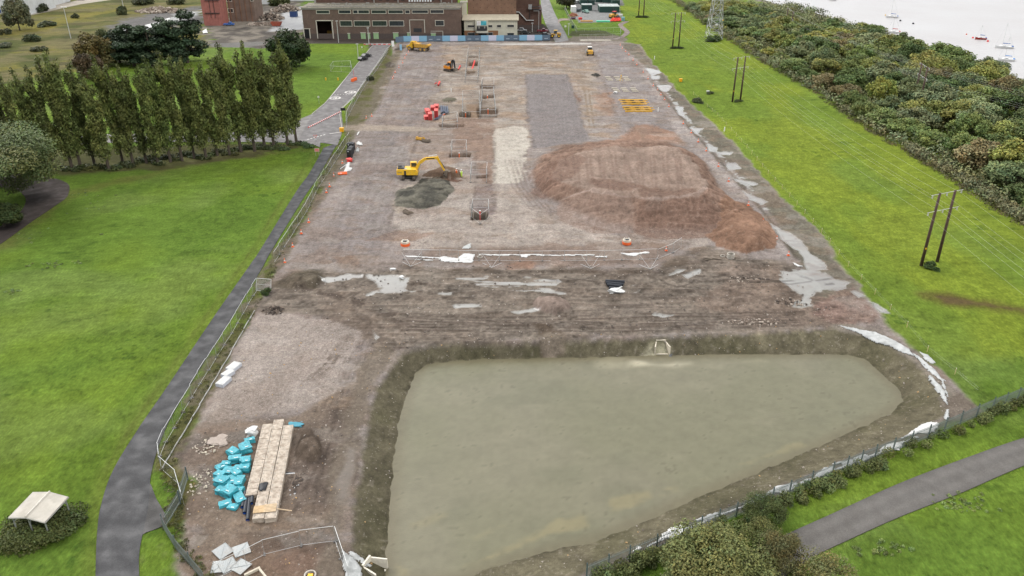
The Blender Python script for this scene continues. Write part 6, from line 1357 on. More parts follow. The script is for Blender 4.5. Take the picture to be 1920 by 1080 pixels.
# ---------------------------------------------------------------- cones and barriers
f = MB(); f.box((0, 0, .03), (.52, .52, .06), orange); f.tube((0, 0, .06), (0, 0, .34), .19, .14, n=10, m=orange); f.tube((0, 0, .34), (0, 0, .62), .142, .095, n=10, m=white); f.tube((0, 0, .62), (0, 0, .98), .093, .04, n=10, m=orange); CONE = f.mesh('traffic_cone')
def cones(lst, desc):
    for k, (x, y) in enumerate(lst):
        o = obj_mesh('traffic_cone', CONE, None, G(x, y)); s = .95; o.scale = (s, s, s); tag(o, 'orange and white cone, %s %s' % (ordn(k), desc), 'traffic cone', 'traffic cones marking the edges of the dirt')
cones([(534, 492.5), (549, 463), (565, 438), (579, 417), (612, 361), (618, 350), (626, 331), (642, 306), (687, 222), (697, 218), (736, 148), (738, 145), (741, 136), (748, 127), (755, 118), (759, 109), (762, 103), (766, 98)], 'from the near end of the left site edge')
cones([(1478, 479), (1456, 450), (1430, 417), (1403, 385), (1366, 340), (1347, 312), (1324, 283), (1309, 266), (1296, 249), (1281, 232), (1254, 200), (1246, 187), (1239, 178), (1233, 169), (1225, 161), (1215, 148), (1206, 135.5), (1194, 121.5), (1187, 113), (1179, 103), (1173, 97), (1167, 91), (1163, 85)], 'from the near end of the right site edge')
cones([(1249, 470)], 'beside the right end of the braced fence')
f = MB(); f.box((0, 0, .45), (1.9, .35, .5), red); f.box((0, 0, .1), (1.9, .5, .2), red); f.box((0, 0, .8), (1.9, .2, .25), white); BARR = f.mesh('road_barrier')
f = MB(); f.box((0, 0, .45), (1.9, .35, .5), white); f.box((0, 0, .1), (1.9, .5, .2), white); BARW = f.mesh('road_barrier')
for k in range(11):
    o = obj_mesh('road_barrier', BARR if k % 2 == 0 else BARW, None, G(684 + k * 4.6, 84.0 - (k % 2) * .6)); o.rotation_euler = (0, 0, R(k * 7 - 30)); o.scale = (.6, .5, .5); tag(o, '%s plastic barrier, %s from the left across the top of the estate road' % ('red' if k % 2 == 0 else 'white', ordn(k)), 'barrier', 'barriers across the top of the estate road')
p, q_ = G(578, 240), G(639, 210); n = 38; t = thing('barrier_line', 'long thin red and white striped barrier pole lying across the road junction', 'barrier', p); f = MB(); g_ = f; d = q_ - p; ang = math.atan2(d.y, d.x)
for k in range(n): (f if k % 2 else g_).box(d * ((k + .5) / n) + Vector((0, 0, .16)), (d.length / n, .2, .2), white if k % 2 else red, rz=ang)
f.build('pole', None, t)
# road markings (paint on the asphalt)
mk = MB(); wp = mat('road paint', (.62, .60, .56), .8, var=.15, dirt=(.3, .29, .28), dirtamt=.5)
def dash(a, b, n_, w_=.22, duty=.6, z=.05):
    A_, B2 = G(*a), G(*b); d_ = B2 - A_; an = math.atan2(d_.y, d_.x)
    for k in range(n_): mk.box(A_ + d_ * ((k + duty / 2) / n_) + Vector((0, 0, z)), (d_.length / n_ * duty, w_, .012), wp, rz=an)
dash((576, 262), (612, 252), 6, .35); dash((618, 251), (640, 248), 1, .3, 1)
for (cx, cy) in ((657, 173), (628, 184)):
    c = G(cx, cy); mk.ring((c.x, c.y, .045), 1.9, 1.35, .012, 20, wp); mk.box((c.x - .3, c.y, .05), (.22, 1.4, .012), wp); mk.box((c.x + .35, c.y, .05), (.6, 1.4, .011), wp)
dash((622, 178), (664, 177), 8, .3, .35); dash((728, 92), (709, 119), 1, .16, 1); dash((708, 120), (664, 181), 1, .16, 1); dash((662, 184), (642, 203), 1, .16, 1); dash((693, 92), (662, 130), 1, .14, 1); dash((661, 131), (611, 192), 1, .14, 1)
o = mk.build('road_markings'); tag(o, kind='structure')
km = mat('concrete kerb', (.36, .34, .31), .85, var=.12)
kb = MB()
for Ls in ([(733, 84), (727, 90.5), (708, 119), (680, 158), (662, 182), (641, 202), (637, 215), (641, 240)], [(702, 83), (694, 90.5), (662, 130), (627, 174), (609, 194), (585, 214)]):
    W9 = [G(*p) for p in Ls]
    for a, b in zip(W9[:-1], W9[1:]): c = (a + b) / 2; kb.box((c.x, c.y, .05), ((b - a).length, .16, .16), km, rz=math.atan2((b - a).y, (b - a).x))
o = kb.build('kerb'); tag(o, kind='structure')
# ---------------------------------------------------------------- site materials and small things
def cloth_mat(name, col, rough=.8): return mat(name, col, rough, var=.12, scale=1.2, bump=.06, dirt=tuple(c * .55 for c in col), dirtamt=.5)
CL_W = cloth_mat('white geotextile', (.62, .62, .60)); CL_G = cloth_mat('grey geotextile', (.42, .43, .42))
TZ = None
def ground_z(x, y):
    i = int(np.clip(np.searchsorted(gx, x), 1, NX - 1)); j = int(np.clip(np.searchsorted(gy, y), 1, NY - 1)); return float(Z[j * NX + i])
def tarp(name, label, px, m, z=0.1, cr=.22, step=.16, group=None, zref=0.0, cat='fabric sheet'):
    P = GP(px, zref); xs = [p[0] for p in P]; ys = [p[1] for p in P]; x0, x1, y0, y1 = min(xs), max(xs), min(ys), max(ys)
    step = max(step, math.sqrt((x1 - x0) * (y1 - y0) / 6000)); nx = int((x1 - x0) / step) + 3; ny = int((y1 - y0) / step) + 3
    gxx, gyy = np.meshgrid(x0 - step + np.arange(nx) * step, y0 - step + np.arange(ny) * step); sd_ = sdist(P, gxx, gyy) + (fbm(gxx / .7, gyy / .7, 2, 3) - .5) * .35
    zz_ = np.array([[max(ground_z(a, b), -9) for a, b in zip(ra, rb)] for ra, rb in zip(gxx, gyy)]) + z + cr * np.abs(fbm(gxx / .8 + gyy / 2.5, gyy / .5 - gxx / 3, 3, 12) - .5) * 2 * np.clip(sd_ / .4, 0, 1) - .05 * (sd_ < .1)
    keep = sd_ > 0; vid = -np.ones(gxx.shape, int); vs = []; fs = []
    for j in range(ny - 1):
        for i in range(nx - 1):
            if keep[j, i] or keep[j + 1, i + 1]:
                if int(keep[j, i]) + int(keep[j, i + 1]) + int(keep[j + 1, i]) + int(keep[j + 1, i + 1]) < 3: continue
                q_ = []
                for (a, b) in ((j, i), (j, i + 1), (j + 1, i + 1), (j + 1, i)):
                    if vid[a, b] < 0: vid[a, b] = len(vs); vs.append((gxx[a, b], gyy[a, b], zz_[a, b]))
                    q_.append(int(vid[a, b]))
                fs.append(q_)
    if not vs: return
    c = Vector(vs[0]); me = bpy.data.meshes.new(name); me.from_pydata([tuple(Vector(v) - c) for v in vs], [], fs); me.polygons.foreach_set('use_smooth', [True] * len(fs)); me.materials.append(m)
    o = bpy.data.objects.new(name, me); COL.objects.link(o); o.location = c; s_ = o.modifiers.new('thickness', 'SOLIDIFY'); s_.thickness = .012; tag(o, label, cat, group); return o
GT = 'fabric sheets showing round the site'
tarp('fabric_sheet', 'large white fabric triangle lying by the braced fence', [(822, 484), (832, 480), (858, 485), (868, 477), (892, 476), (886, 493), (850, 492), (825, 489)], CL_W, cr=.35, group=GT)
tarp('fabric_sheet', 'narrow white fabric strip left of the large white triangle', [(758, 479), (790, 480), (826, 483), (826, 485), (790, 483), (762, 482)], CL_W, group=GT)
tarp('fabric_sheet', 'thin second white strip below the left end of the braced fence', [(768, 485), (800, 486), (822, 489), (800, 488.5)], CL_W, group=GT)
tarp('fabric_sheet', 'long narrow white strip along the middle of the braced fence', [(896, 476.5), (980, 477), (1040, 477), (1115, 477), (1115, 479.5), (1040, 479.5), (960, 479.5), (896, 478.5)], CL_W, group=GT)
tarp('fabric_sheet', 'small white sheet just behind the middle of the long strip', [(975, 478), (992, 478), (988, 483), (977, 482)], CL_W, group=GT)
tarp('fabric_sheet', 'white scrap at the right end of the long strip', [(1114, 480), (1138, 480), (1138, 483.5), (1116, 483)], CL_W, group=GT)
tarp('fabric_sheet', 'white sheet with a dark hole near the right braces', [(1162, 474), (1195, 474), (1215, 473), (1221, 475), (1205, 477), (1190, 480), (1172, 477)], CL_W, group=GT)
tarp('fabric_sheet', 'translucent grey sheet on the dirt above the white triangle', [(865, 466), (870, 461), (883, 456), (884, 463), (878, 467)], CL_G, group=GT)
tarp('fabric_sheet', 'broad pale sheet along the north-east crest of the pond', [(1568, 611), (1600, 616), (1640, 622), (1680, 640), (1706, 655), (1716, 668), (1700, 664), (1668, 648), (1630, 632), (1600, 620)], CL_G, cr=.3, group=GT)
tarp('fabric_sheet', 'pale sheet beyond the north-east crest sheet', [(1724, 660), (1740, 666), (1756, 680), (1748, 682), (1730, 672)], CL_G, cr=.3, group=GT)
tarp('fabric_sheet', 'thin pale streaks on the east crest of the pond', [(1726, 680), (1735, 686), (1760, 703), (1768, 712), (1775, 716), (1762, 713), (1745, 700)], CL_G, group=GT)
tarp('fabric_sheet', 'narrow pale sheet down the east corner of the pond', [(1745, 705), (1760, 720), (1772, 735), (1778, 760), (1780, 785), (1770, 790), (1774, 765), (1764, 740), (1750, 722), (1738, 703)], CL_G, group=GT)
for k, (lb, px) in enumerate([('triangular white sheet by the railings at the east corner', [(1732, 790), (1745, 788), (1762, 795), (1749, 812), (1710, 818), (1690, 823), (1712, 806)]), ('white sheet against the railings, next nearer after the east corner one', [(1664, 832), (1690, 829), (1692, 838), (1684, 845), (1642, 848)]),
                              ('low pale sheet against the railings left of a dark bank', [(1610, 853), (1627, 852), (1632, 862), (1610, 872), (1558, 872), (1562, 866), (1600, 862)]), ('pale sheet with a blue pipe scrap on it by the railings', [(1545, 876), (1564, 874), (1570, 888), (1545, 893), (1524, 895)]),
                              ('smooth pale sheet by the railings beyond the hawthorn', [(1456, 911), (1478, 907), (1496, 903), (1494, 917), (1470, 928), (1436, 928)]), ('small white sheet half hidden by the hawthorn', [(1402, 942), (1425, 926), (1424, 942), (1408, 949)]),
                              ('wide white sheet just left of the hawthorn', [(1292, 972), (1322, 964), (1342, 957), (1362, 962), (1345, 972), (1325, 978)]), ('ridged white sheet hanging over the bank by the railings', [(1240, 996), (1262, 982), (1281, 976), (1287, 1007), (1262, 1010), (1235, 1011)]), ('small white triangle of fabric near the bottom edge by the railings', [(1174, 1038), (1192, 1030), (1194, 1019), (1208, 1025), (1188, 1036)])]):
    tarp('fabric_sheet', lb, px, CL_W if k in (0, 7, 8, 1) else CL_G, z=.12, cr=.4, group=GT)
tarp('fabric_sheet', 'long thin pale strip along the railings between the two largest fence sheets', [(1500, 903), (1545, 886), (1610, 862), (1670, 838), (1720, 817), (1722, 821), (1672, 843), (1612, 868), (1548, 892), (1502, 908)], CL_G, z=.1, cr=.3, group=GT)
tarp('fabric_sheet', 'long thin pale strip along the railings beside the large bottom-edge tree', [(1210, 1022), (1290, 986), (1370, 955), (1440, 926), (1442, 930), (1372, 961), (1292, 992), (1212, 1027)], CL_G, z=.1, cr=.3, group=GT)
tarp('fabric_sheet', 'thin pale strip linking the crest sheets at the north-east corner', [(1700, 655), (1730, 672), (1752, 692), (1770, 716), (1779, 745), (1775, 746), (1764, 718), (1746, 696), (1724, 677)], CL_G, z=.1, cr=.3, group=GT)
tarp('grey_tarpaulin', 'grey crumpled tarpaulin hanging over the fence at the bottom of the pond', [(640, 1030), (646, 1038), (662, 1045), (680, 1062), (684, 1100), (648, 1100)], CL_G, z=.3, cr=.8, cat='tarpaulin')
tarp('grey_tarpaulin', 'second grey tarpaulin spread over the bank above the white headwall', [(650, 1035), (662, 1030), (690, 1040), (700, 1042), (685, 1050), (668, 1047)], CL_G, z=.1, cr=.5, cat='tarpaulin')
tarp('white_tarpaulin', 'bright white tarpaulin on the dirt below the black crates', [(644, 322), (651, 305), (657, 305), (655, 314), (661, 316), (660, 320), (650, 323)], CL_W, z=.15, cr=.5, cat='tarpaulin')
tarp('white_tarpaulin', 'crumpled white sheet right of the black crates', [(668, 269), (672, 266), (679, 269), (680, 273), (670, 273)], CL_W, z=.2, cr=.8, cat='tarpaulin')
tarp('white_tarpaulin', 'grey and white plastic sheet against the black crates', [(666, 283), (670, 277), (675, 281), (673, 286), (667, 286)], CL_G, z=.2, cr=.6, cat='tarpaulin')
tarp('white_tarpaulin', 'thin white sheet on the low ridge near the road junction', [(668, 254), (673, 248), (675, 249), (671, 255)], CL_W, z=.3, cr=.3, cat='tarpaulin')
tarp('white_tarpaulin', 'white strip at the tip of the gravel beside the wide puddle', [(1483, 490), (1492, 494), (1506, 500), (1500, 501), (1488, 496)], CL_W, cat='tarpaulin')
tarp('white_tarpaulin', 'white roof-like plastic sheet on the yard by the pink tower', [(379, 60), (387, 55), (390, 63), (381, 64)], CL_W, z=.4, cat='tarpaulin')
tarp('white_tarpaulin', 'bright white sheet beyond the dark pines', [(270, 53), (272, 48), (295, 43), (318, 34), (320, 38), (295, 54)], CL_W, z=.3, cat='tarpaulin')
# ---- precast units in three rows
bm_c = mat('stacked concrete units', (.44, .38, .31), .85, var=.22, scale=2.2, dirt=(.20, .15, .11), dirtamt=.75, bump=.03, world=True)
unit = MB(); unit.box((0, 0, .3), (1.22, .96, .6), bm_c)
for sx in (-.45, .45): unit.box((sx, 0, .62), (.05, .25, .05), TRIM)
UM = unit.mesh('concrete_unit')
for lb, (ax_, ay_), (bx_, by_) in (('left', (501, 799), (472, 922)), ('middle', (522, 791), (485, 966)), ('right', (540, 801), (508, 966))):
    A_, B2 = G(ax_, ay_, .6), G(bx_, by_, .6); d = A_ - B2; n = round(d.length / 1.0); ang = math.atan2(d.y, d.x) - math.pi / 2
    for k in range(n + 1):
        p = B2 + d * (k / n); o = obj_mesh('concrete_unit', UM, None, (p.x, p.y, rnd.uniform(-.03, .03))); o.rotation_euler = (0, 0, ang + R(rnd.uniform(-.8, .8))); tag(o, 'pale concrete unit, %s from the near end of the %s row' % (ordn(k), lb), 'concrete unit', 'concrete units laid in three rows')
p = G(490, 962, .66); f = MB()
f.box((0, 0, .03), (1.3, 1.1, .06), wood)
for k in range(6): f.box((1.1, -.5 + k * .2, .05 + k * .01), (1.3, .14, .04), mat('pale timber', (.55, .42, .27), .8))
o = f.build('timber_boards'); o.location = G(487, 955, .68); o.rotation_euler = (0, 0, R(8)); tag(o, 'pale timber boards lying on the near end of the concrete units', 'boards')
tb_ = MB(); tb_.box((0, 0, .05), (2.0, .08, .06), mat('pale timber', (.55, .42, .27))); o = tb_.build('timber_pole'); o.location = G(530, 956, .5); o.rotation_euler = (0, R(4), R(-6)); tag(o, 'thin timber pole sticking out right of the concrete units', 'pole')
def blob(name, label, cat, loc, dims, m, seed=0, rz=0, lump=.2, sub=2, group=None, parent=None, fold=0, rnding=.28):
    bm = bmesh.new(); bmesh.ops.create_cube(bm, size=1); bmesh.ops.subdivide_edges(bm, edges=bm.edges[:], cuts=4, use_grid_fill=True); r = random.Random(seed); ph = [r.uniform(0, 6) for _ in range(6)]
    for v in bm.verts:
        x, y, z = v.co; d_ = v.co.copy(); n_ = d_.normalized() * .62; v.co = d_.lerp(n_, rnding); x, y, z = v.co
        v.co.x += lump * .3 * math.sin(5 * y + ph[0] + 7 * z); v.co.y += lump * .3 * math.sin(6 * x + ph[1] + 5 * z); v.co.z += lump * .35 * math.sin(4 * x + ph[2]) * math.cos(4 * y + ph[3])
        if fold: v.co.x *= 1 + .05 * math.sin(z * 24 + ph[4]); v.co.y *= 1 + .05 * math.sin(z * 24 + ph[5])
        v.co = Vector((v.co.x * dims[0], v.co.y * dims[1], (v.co.z + .5) * dims[2]))
    me = bpy.data.meshes.new(name); bm.to_mesh(me); bm.free(); me.materials.append(m); o = bpy.data.objects.new(name, me); COL.objects.link(o); o.location = loc; o.rotation_euler = (0, 0, rz)
    if label: tag(o, label, cat, group)
    o.parent = parent; return o
TQ = mat('turquoise wrap', (.035, .30, .36), .45, var=.35, scale=4, bump=.08, world=True, spec=.5, dirt=(.05, .22, .26), dirtamt=.4); TQL = mat('paper label', (.7, .72, .7), .6)
BAGS = [(469, 830, 1.2, .6, .6), (461, 845, 1.3, 1.4, .8), (438, 853, 1.3, 1.1, .75), (442, 865, 1.5, .8, .7), (461, 868, 1.2, .9, .7), (416, 878, 1.3, .9, .45), (460, 882, 1.1, 1.0, .7), (430, 888, 1.2, 1.1, .6), (447, 885, 1.0, .9, .7), (413, 894, 1.2, .9, .6), (444, 894, 1.1, .9, .8), (417, 908, 1.4, 1.2, .85), (436, 905, 1.1, 1.4, .6), (450, 908, .9, 1.5, .7), (415, 924, 1.0, .9, .6), (431, 927, 1.5, 1.4, .85), (423, 947, 1.3, .9, .4), (437, 953, 1.1, .8, .35), (450, 938, 1.0, 1.6, .5), (463, 873, .9, .8, .9), (425, 873, 1.0, .7, .5), (449, 921, 1.0, .8, .5)]
srt = sorted(range(len(BAGS)), key=lambda k: -BAGS[k][1])
for rk, k in enumerate(srt):
    x, y, wx, wy, hz = BAGS[k]; p = G(x, y); t = thing('wrapped_bale', 'turquoise plastic-wrapped bale, %s counting up from the near end of the heap' % ordn(rk), 'bale', (p.x, p.y, 0), R(rnd.uniform(-38, 38)), 'turquoise bales beside the concrete units')
    blob('wrap', None, None, (0, 0, 0), (wx, wy, hz), TQ, k, fold=1, parent=t, lump=.10, rnding=.04)
    f = MB(); f.box((wx * .1, -wy * .25, hz * 1.02), (wx * .3, .1, .02), TQL); f.build('label_strip', None, t)
p = G(473, 815); blob('white_bulk_bag', 'white bulk bag on the ground beyond the turquoise bales', 'bag', p, (1.2, 1.1, .9), CL_W, 5, .3, .5)
for k, (x, y, l, w_, a) in enumerate([(439, 691, 1.9, 1.3, -20), (428, 704, 1.6, 1.1, -28), (420, 719, 2.0, 1.2, -18)]):
    f = MB(); f.box((0, 0, .25), (w_, l, .5), mat('shrink-wrapped white', (.50, .52, .56), .4, var=.12)); 
    for j in range(5): f.box((-w_ / 2 + w_ * (j + .5) / 5, 0, .52), (w_ / 5 * .8, l * 1.01, .07), CL_W)
    o = f.build('white_pack', None, None, bevel=.05); o.location = G(x, y); o.rotation_euler = (0, 0, R(a)); tag(o, 'white ribbed pack by the left edge, %s' % ('farthest of the three', 'middle one of the three', 'nearest of the three')[k], 'pack', 'white packs near the silt barrier')
def pipe(name, label, a, b, r, m, inner=None, za=None, group=None, z0=0):
    A_, B2 = G(*a), G(*b); z = r + .02 + z0 if za is None else za; c = (A_ + B2) / 2; t = MB(); d = (B2 - A_) / 2
    dn = d.normalized(); u_ = Vector((-dn.y, dn.x, 0)); n_ = 12; vs = []
    for e_, rr in ((-1, r), (1, r), (1, r * .84), (-1, r * .84)):
        for k in range(n_): q_ = 2 * math.pi * k / n_; v = d * e_ + u_ * rr * math.cos(q_) + Vector((0, 0, rr * math.sin(q_))); vs.append(v)
    t.add(vs, [(k, (k + 1) % n_, n_ + (k + 1) % n_, n_ + k) for k in range(n_)] + [(n_ + k, n_ + (k + 1) % n_, 2 * n_ + (k + 1) % n_, 2 * n_ + k) for k in range(n_)] + [(3 * n_ + k, 3 * n_ + (k + 1) % n_, (k + 1) % n_, k) for k in range(n_)], m)
    t.add(vs, [(2 * n_ + k, 2 * n_ + (k + 1) % n_, 3 * n_ + (k + 1) % n_, 3 * n_ + k) for k in range(n_)], inner or m)
    o = t.build(name); o.location = (c.x, c.y, z); tag(o, label, 'pipe', group); return o
bluein = mat('blue pipe lining', (.02, .08, .35), .4); blk2 = mat('black pipe', (.022, .025, .032), .45)
for k, (a, b, z0) in enumerate([((461, 925), (455, 954), 0), ((465, 925), (459, 965), 0), ((470, 925), (465, 978), 0), ((475, 925), (472.5, 948), .1)]):
    pipe('black_pipe', 'black plastic pipe beside the turquoise bales, %s from the left' % ordn(k), a, b, .21, blk2, bluein, group='black pipes beside the bales', z0=z0)
for k, (a, b) in enumerate([((1135, 529.5), (1171, 531)), ((1136, 533), (1169, 536)), ((1138, 536.5), (1165, 539.5)), ((1142, 542), (1157, 544))]):
    pipe('black_pipe', 'black plastic pipe lying in the mud belt, %s from the far side' % ordn(k), a, b, .26, blk2, mat('teal pipe lining', (.02, .10, .14), .4), group='black pipes in the mud belt')
blob('white_bag', 'torn white bag on the mud beside the black pipes', 'bag', G(1155, 547), (1.9, 1.2, .5), CL_W, 9, .2, .8)
gp = mat('blue-grey pipe', (.07, .09, .13), .4)
for k in range(8):
    pipe('grey_pipe', 'blue-grey pipe, %s from the left in the pile beside the red pallets' % ordn(k), (825.5 + k * 1.9, 201 + k * .3), (828 + k * 1.75, 214 + (k % 3)), .2, gp, group='blue-grey pipes beside the red pallets', z0=.38 * (k % 2))
for k in range(3): pipe('grey_pipe', 'loose blue-grey pipe in front of the red pallets, %s from the left' % ordn(k), (814 + k * 3.2, 226 - k * .5), (824 + k * 3, 217 - k), .14, gp, group='loose pipes in front of the red pallets')
pipe('orange_pipe', 'short orange pipe lying below the blue-grey pile', (830, 217), (839, 212.5), .16, orange)
# red pallets
rd = mat('faded red plastic', (.62, .10, .085), .55, var=.12, scale=3); rdd = mat('deep red plastic', (.28, .018, .022), .6, var=.15)
for lb, x, y, w_, d_, h, rz in (('tall red crate stack at the front of the red pile', 807, 225.5, 1.1, 2.6, 1.9, 8), ('tall red crate stack with a dark open front', 818, 221, 1.1, 2.8, 2.1, 4), ('low red crate stack at the left front of the pile', 800, 225, 1.1, 2.2, 1.0, 12), ('middle red crate stack at the left of the pile', 803.5, 214.5, 1.3, 3.4, 1.1, 14),
                              ('red crate stack at the back of the pile, left side', 812, 208, 1.4, 3.0, 1.1, 4), ('red crate stack at the back of the pile, right side', 817.5, 206, 1.3, 2.6, 1.2, 0)):
    t = thing('red_crate_stack', lb, 'crate stack', G(x, y), R(rz), 'red crate stacks'); f = MB(); f.box((0, d_ / 2, h / 2), (w_, d_, h - .02), rd)
    for k in range(5): f.box((0, d_ / 2, h * (k + .5) / 5), (w_ + .05, d_ + .05, .06), rd)
    f.build('crates', None, t); f = MB(); f.box((0, -.02, h / 2), (w_ * .82, .06, h * .86), rdd)
    for k in range(4): f.box((-w_ * .41 + w_ * .82 * (k + .5) / 4, -.06, h / 2), (.04, .05, h * .86), rd)
    f.build('open_front', None, t)
# black crates by the left edge
for lb, x, y, h in (('tallest black crate stack at the near end beside the red and white bag', 656.5, 296, 2.2), ('black crate stack in the middle of the row', 659, 289, 1.9), ('black crate stack at the far left of the row', 657, 281, 1.9), ('black crate stack at the far right of the row', 661, 281, 1.8)):
    t = thing('black_crate_stack', lb, 'crate stack', G(x, y), R(-8), 'black crate stacks'); f = MB(); f.box((0, 0, h / 2), (1.0, 1.5, h), black)
    for k in range(5): f.box((0, 0, h * (k + .5) / 5), (1.08, 1.58, .07), steel_d)
    f.build('crates', None, t); f = MB(); f.box((-.1, -.8, h - .35), (.3, .02, .2), TQL); f.build('label_sticker', None, t)
blob('red_white_bag', 'red and white plastic sack between the black crates and the white tarpaulin', 'sack', G(655.5, 303), (1.2, 1.3, .8), red, 3, .4, .5)
f = MB(); f.box((0, 0, .1), (.12, 5.2, .2), black); f.box((.14, 0, .08), (.08, 5, .16), white); o = f.build('cable_duct'); o.location = G(645.5, 311); o.rotation_euler = (0, 0, R(-14)); tag(o, 'long thin black and white duct lying left of the white tarpaulin', 'duct')
f = MB(); f.box((0, 0, .22), (2.0, 1.0, .25), orange); f.box((.3, .2, .4), (1.6, .6, .2), orange); f.box((-.3, -.3, .38), (.5, .2, .1), white); f.box((.2, .1, .1), (1.8, .9, .2), orange); o = f.build('fallen_barrier', None, None, bevel=.05); o.location = G(642, 327); o.rotation_euler = (0, 0, R(12)); tag(o, 'orange plastic barrier lying flat below the white tarpaulin', 'barrier')
# pits: shoring, red pipes
f = MB()
pipe('red_pipe', 'bright red pipe running down the trench inside the long mesh enclosure', (890, 113), (885.5, 129), .3, red, z0=-.5)
pipe('red_pipe', 'red pipe lying left of the long mesh enclosure', (863, 124.5), (859.5, 131.5), .25, red); pipe('red_pipe', 'thick red pipe lying beside the flat grey heap', (824.5, 155), (821.5, 161.5), .3, red)
pipe('red_pipe', 'thin red pipe left of the thick red pipe', (819, 155.5), (815, 158), .12, red)
for lb, x, y, h, m_ in (('orange and white pipe end inside the timber-sided pit', 873, 216, .9, orange), ('orange pipe end in the wide pit', 915, 208, .8, orange), ('red pipe end in the shored pit below the workers', 900, 404, 1.2, red), ('orange pipe end in the red earth pit', 861, 291, .7, orange), ('orange pipe end in the small far pit', 914, 182, .7, orange)):
    t = thing('pipe_riser', lb, 'pipe end', G(x, y) + Vector((0, 0, -1.1)), 0, 'pipe ends standing in the pits'); f = MB(); f.tube((0, 0, 0), (0, 0, h + .9), .14, n=9, m=m_); f.build('pipe', None, t); f = MB(); f.tube((0, 0, h + .9), (0, 0, h + 1.0), .19, n=9, m=white); f.build('cap', None, t)
for lb, x, y, w_, d_ in (('timber shoring lining the pit below the workers', 899.5, 406, 2.6, 3.0), ('timber shoring lining the pit near the red pallets', 872, 215, 2.4, 4.0)):
    t = thing('pit_shoring', lb, 'shoring', G(x, y), 0, 'timber shoring in pits')
    for k, (cx, cy, ww, dd) in enumerate(((-w_ / 2, 0, .1, d_), (w_ / 2, 0, .1, d_), (0, d_ / 2, w_, .1))):
        f = MB()
        for j in range(9): f.box((cx + (0 if ww < .2 else -w_ / 2 + w_ * (j + .5) / 9), cy + (0 if dd < .2 else -d_ / 2 + d_ * (j + .5) / 9), -.3), (ww if ww < .2 else w_ / 9 * .8, dd if dd < .2 else d_ / 9 * .8, 1.5), mat('grey timber', (.2, .17, .13), .9, var=.25))
        f.build('shoring_wall', None, t)
# pale blocks and girders
cb = MB(); cb.box((0, 0, .12), (1.9, .5, .24), conc_w); CB = cb.mesh('concrete_sleeper')
k = 0
for (rx, ry, nm) in ((1139.5, 145, 'far'), (1152, 166, 'near')):
    for g_ in range(3):
        for j in range(3):
            o = obj_mesh('concrete_sleeper', CB, None, G(rx + g_ * (16.3 if nm == 'far' else 17.2) + j * 2.4, ry + j * 2.9)); tag(o, 'pale sleeper, %s from the back in the %s group of the %s set' % (ordn(j), ('left', 'middle', 'right')[g_], nm), 'sleeper', 'pale concrete sleepers laid in groups')
for st, (x0, x1, yy, nm) in enumerate(((1160, 1208, 188.5, 'far'), (1167, 1218, 202, 'near'))):
    for j in range(3):
        A_, B2 = G(x0 + j * 2.6, yy + j * 3.9), G(x1 + j * 2.6, yy + j * 3.9); L = (B2 - A_).length; t = thing('steel_girder', 'yellow steel girder, %s from the back in the %s set' % (ordn(j), nm), 'girder', (A_ + B2) / 2, 0, 'yellow steel girders')
        f = MB(); f.box((0, 0, .12), (L, .35, .2), yell_d); f.box((0, 0, .32), (L, .16, .18), yell); f.build('beam', None, t)
        f = MB()
        for s in (-.33, .02, .36): f.box((L * s, -.48, .1), (L * .13, .3, .16), steel_d); f.box((L * (s + .17), -.42, .16), (L * .17, .36, .22), yell_d)
        if j < 2: f.build('bracket', None, t)
t = thing('survey_tripod', 'yellow survey instrument on a tripod among the pale sleepers', 'tripod', G(1164, 152))
for a in (0, 2.1, 4.2): f = MB(); f.tube((.7 * math.cos(a), .7 * math.sin(a), 0), (0, 0, 1.7), .05, n=5, m=yell); f.build('leg', None, t)
f = MB(); f.box((0, 0, 1.85), (.35, .35, .4), yell); f.build('instrument', None, t)
blob('white_bag', 'white bag at the front of the near sleeper set', 'bag', G(1154, 175), (1.0, .8, .6), CL_W, 19, .2, .5)
for lb, x, y, m_, s in (('orange-yellow digger bucket lying left of the rubble above the excavator', 788.5, 262, yell_d, 1.3), ('rusty brown digger bucket beside the yellow one', 799, 266, mudm, 1.3), ('muddy bucket below the dark sand heap', 765, 400, mudm, 1.1)):
    f = MB(); f.prism([(-.6, .7), (-.75, .25), (-.5, .02), (.3, 0), (.8, .1), (.82, .18), (.2, .12), (-.35, .15), (-.55, .35), (-.45, .68)], -.7, .7, m_); f.prism([(-.6, .7), (-.75, .25), (-.5, .02), (.3, 0), (.8, .1), (.1, .65)], -.74, -.68, m_); f.prism([(-.6, .7), (-.75, .25), (-.5, .02), (.3, 0), (.8, .1), (.1, .65)], .68, .74, m_)
    o = f.build('digger_bucket'); o.location = G(x, y); o.rotation_euler = (0, 0, R(x)); o.scale = (s,) * 3; tag(o, lb, 'bucket', 'loose digger buckets')
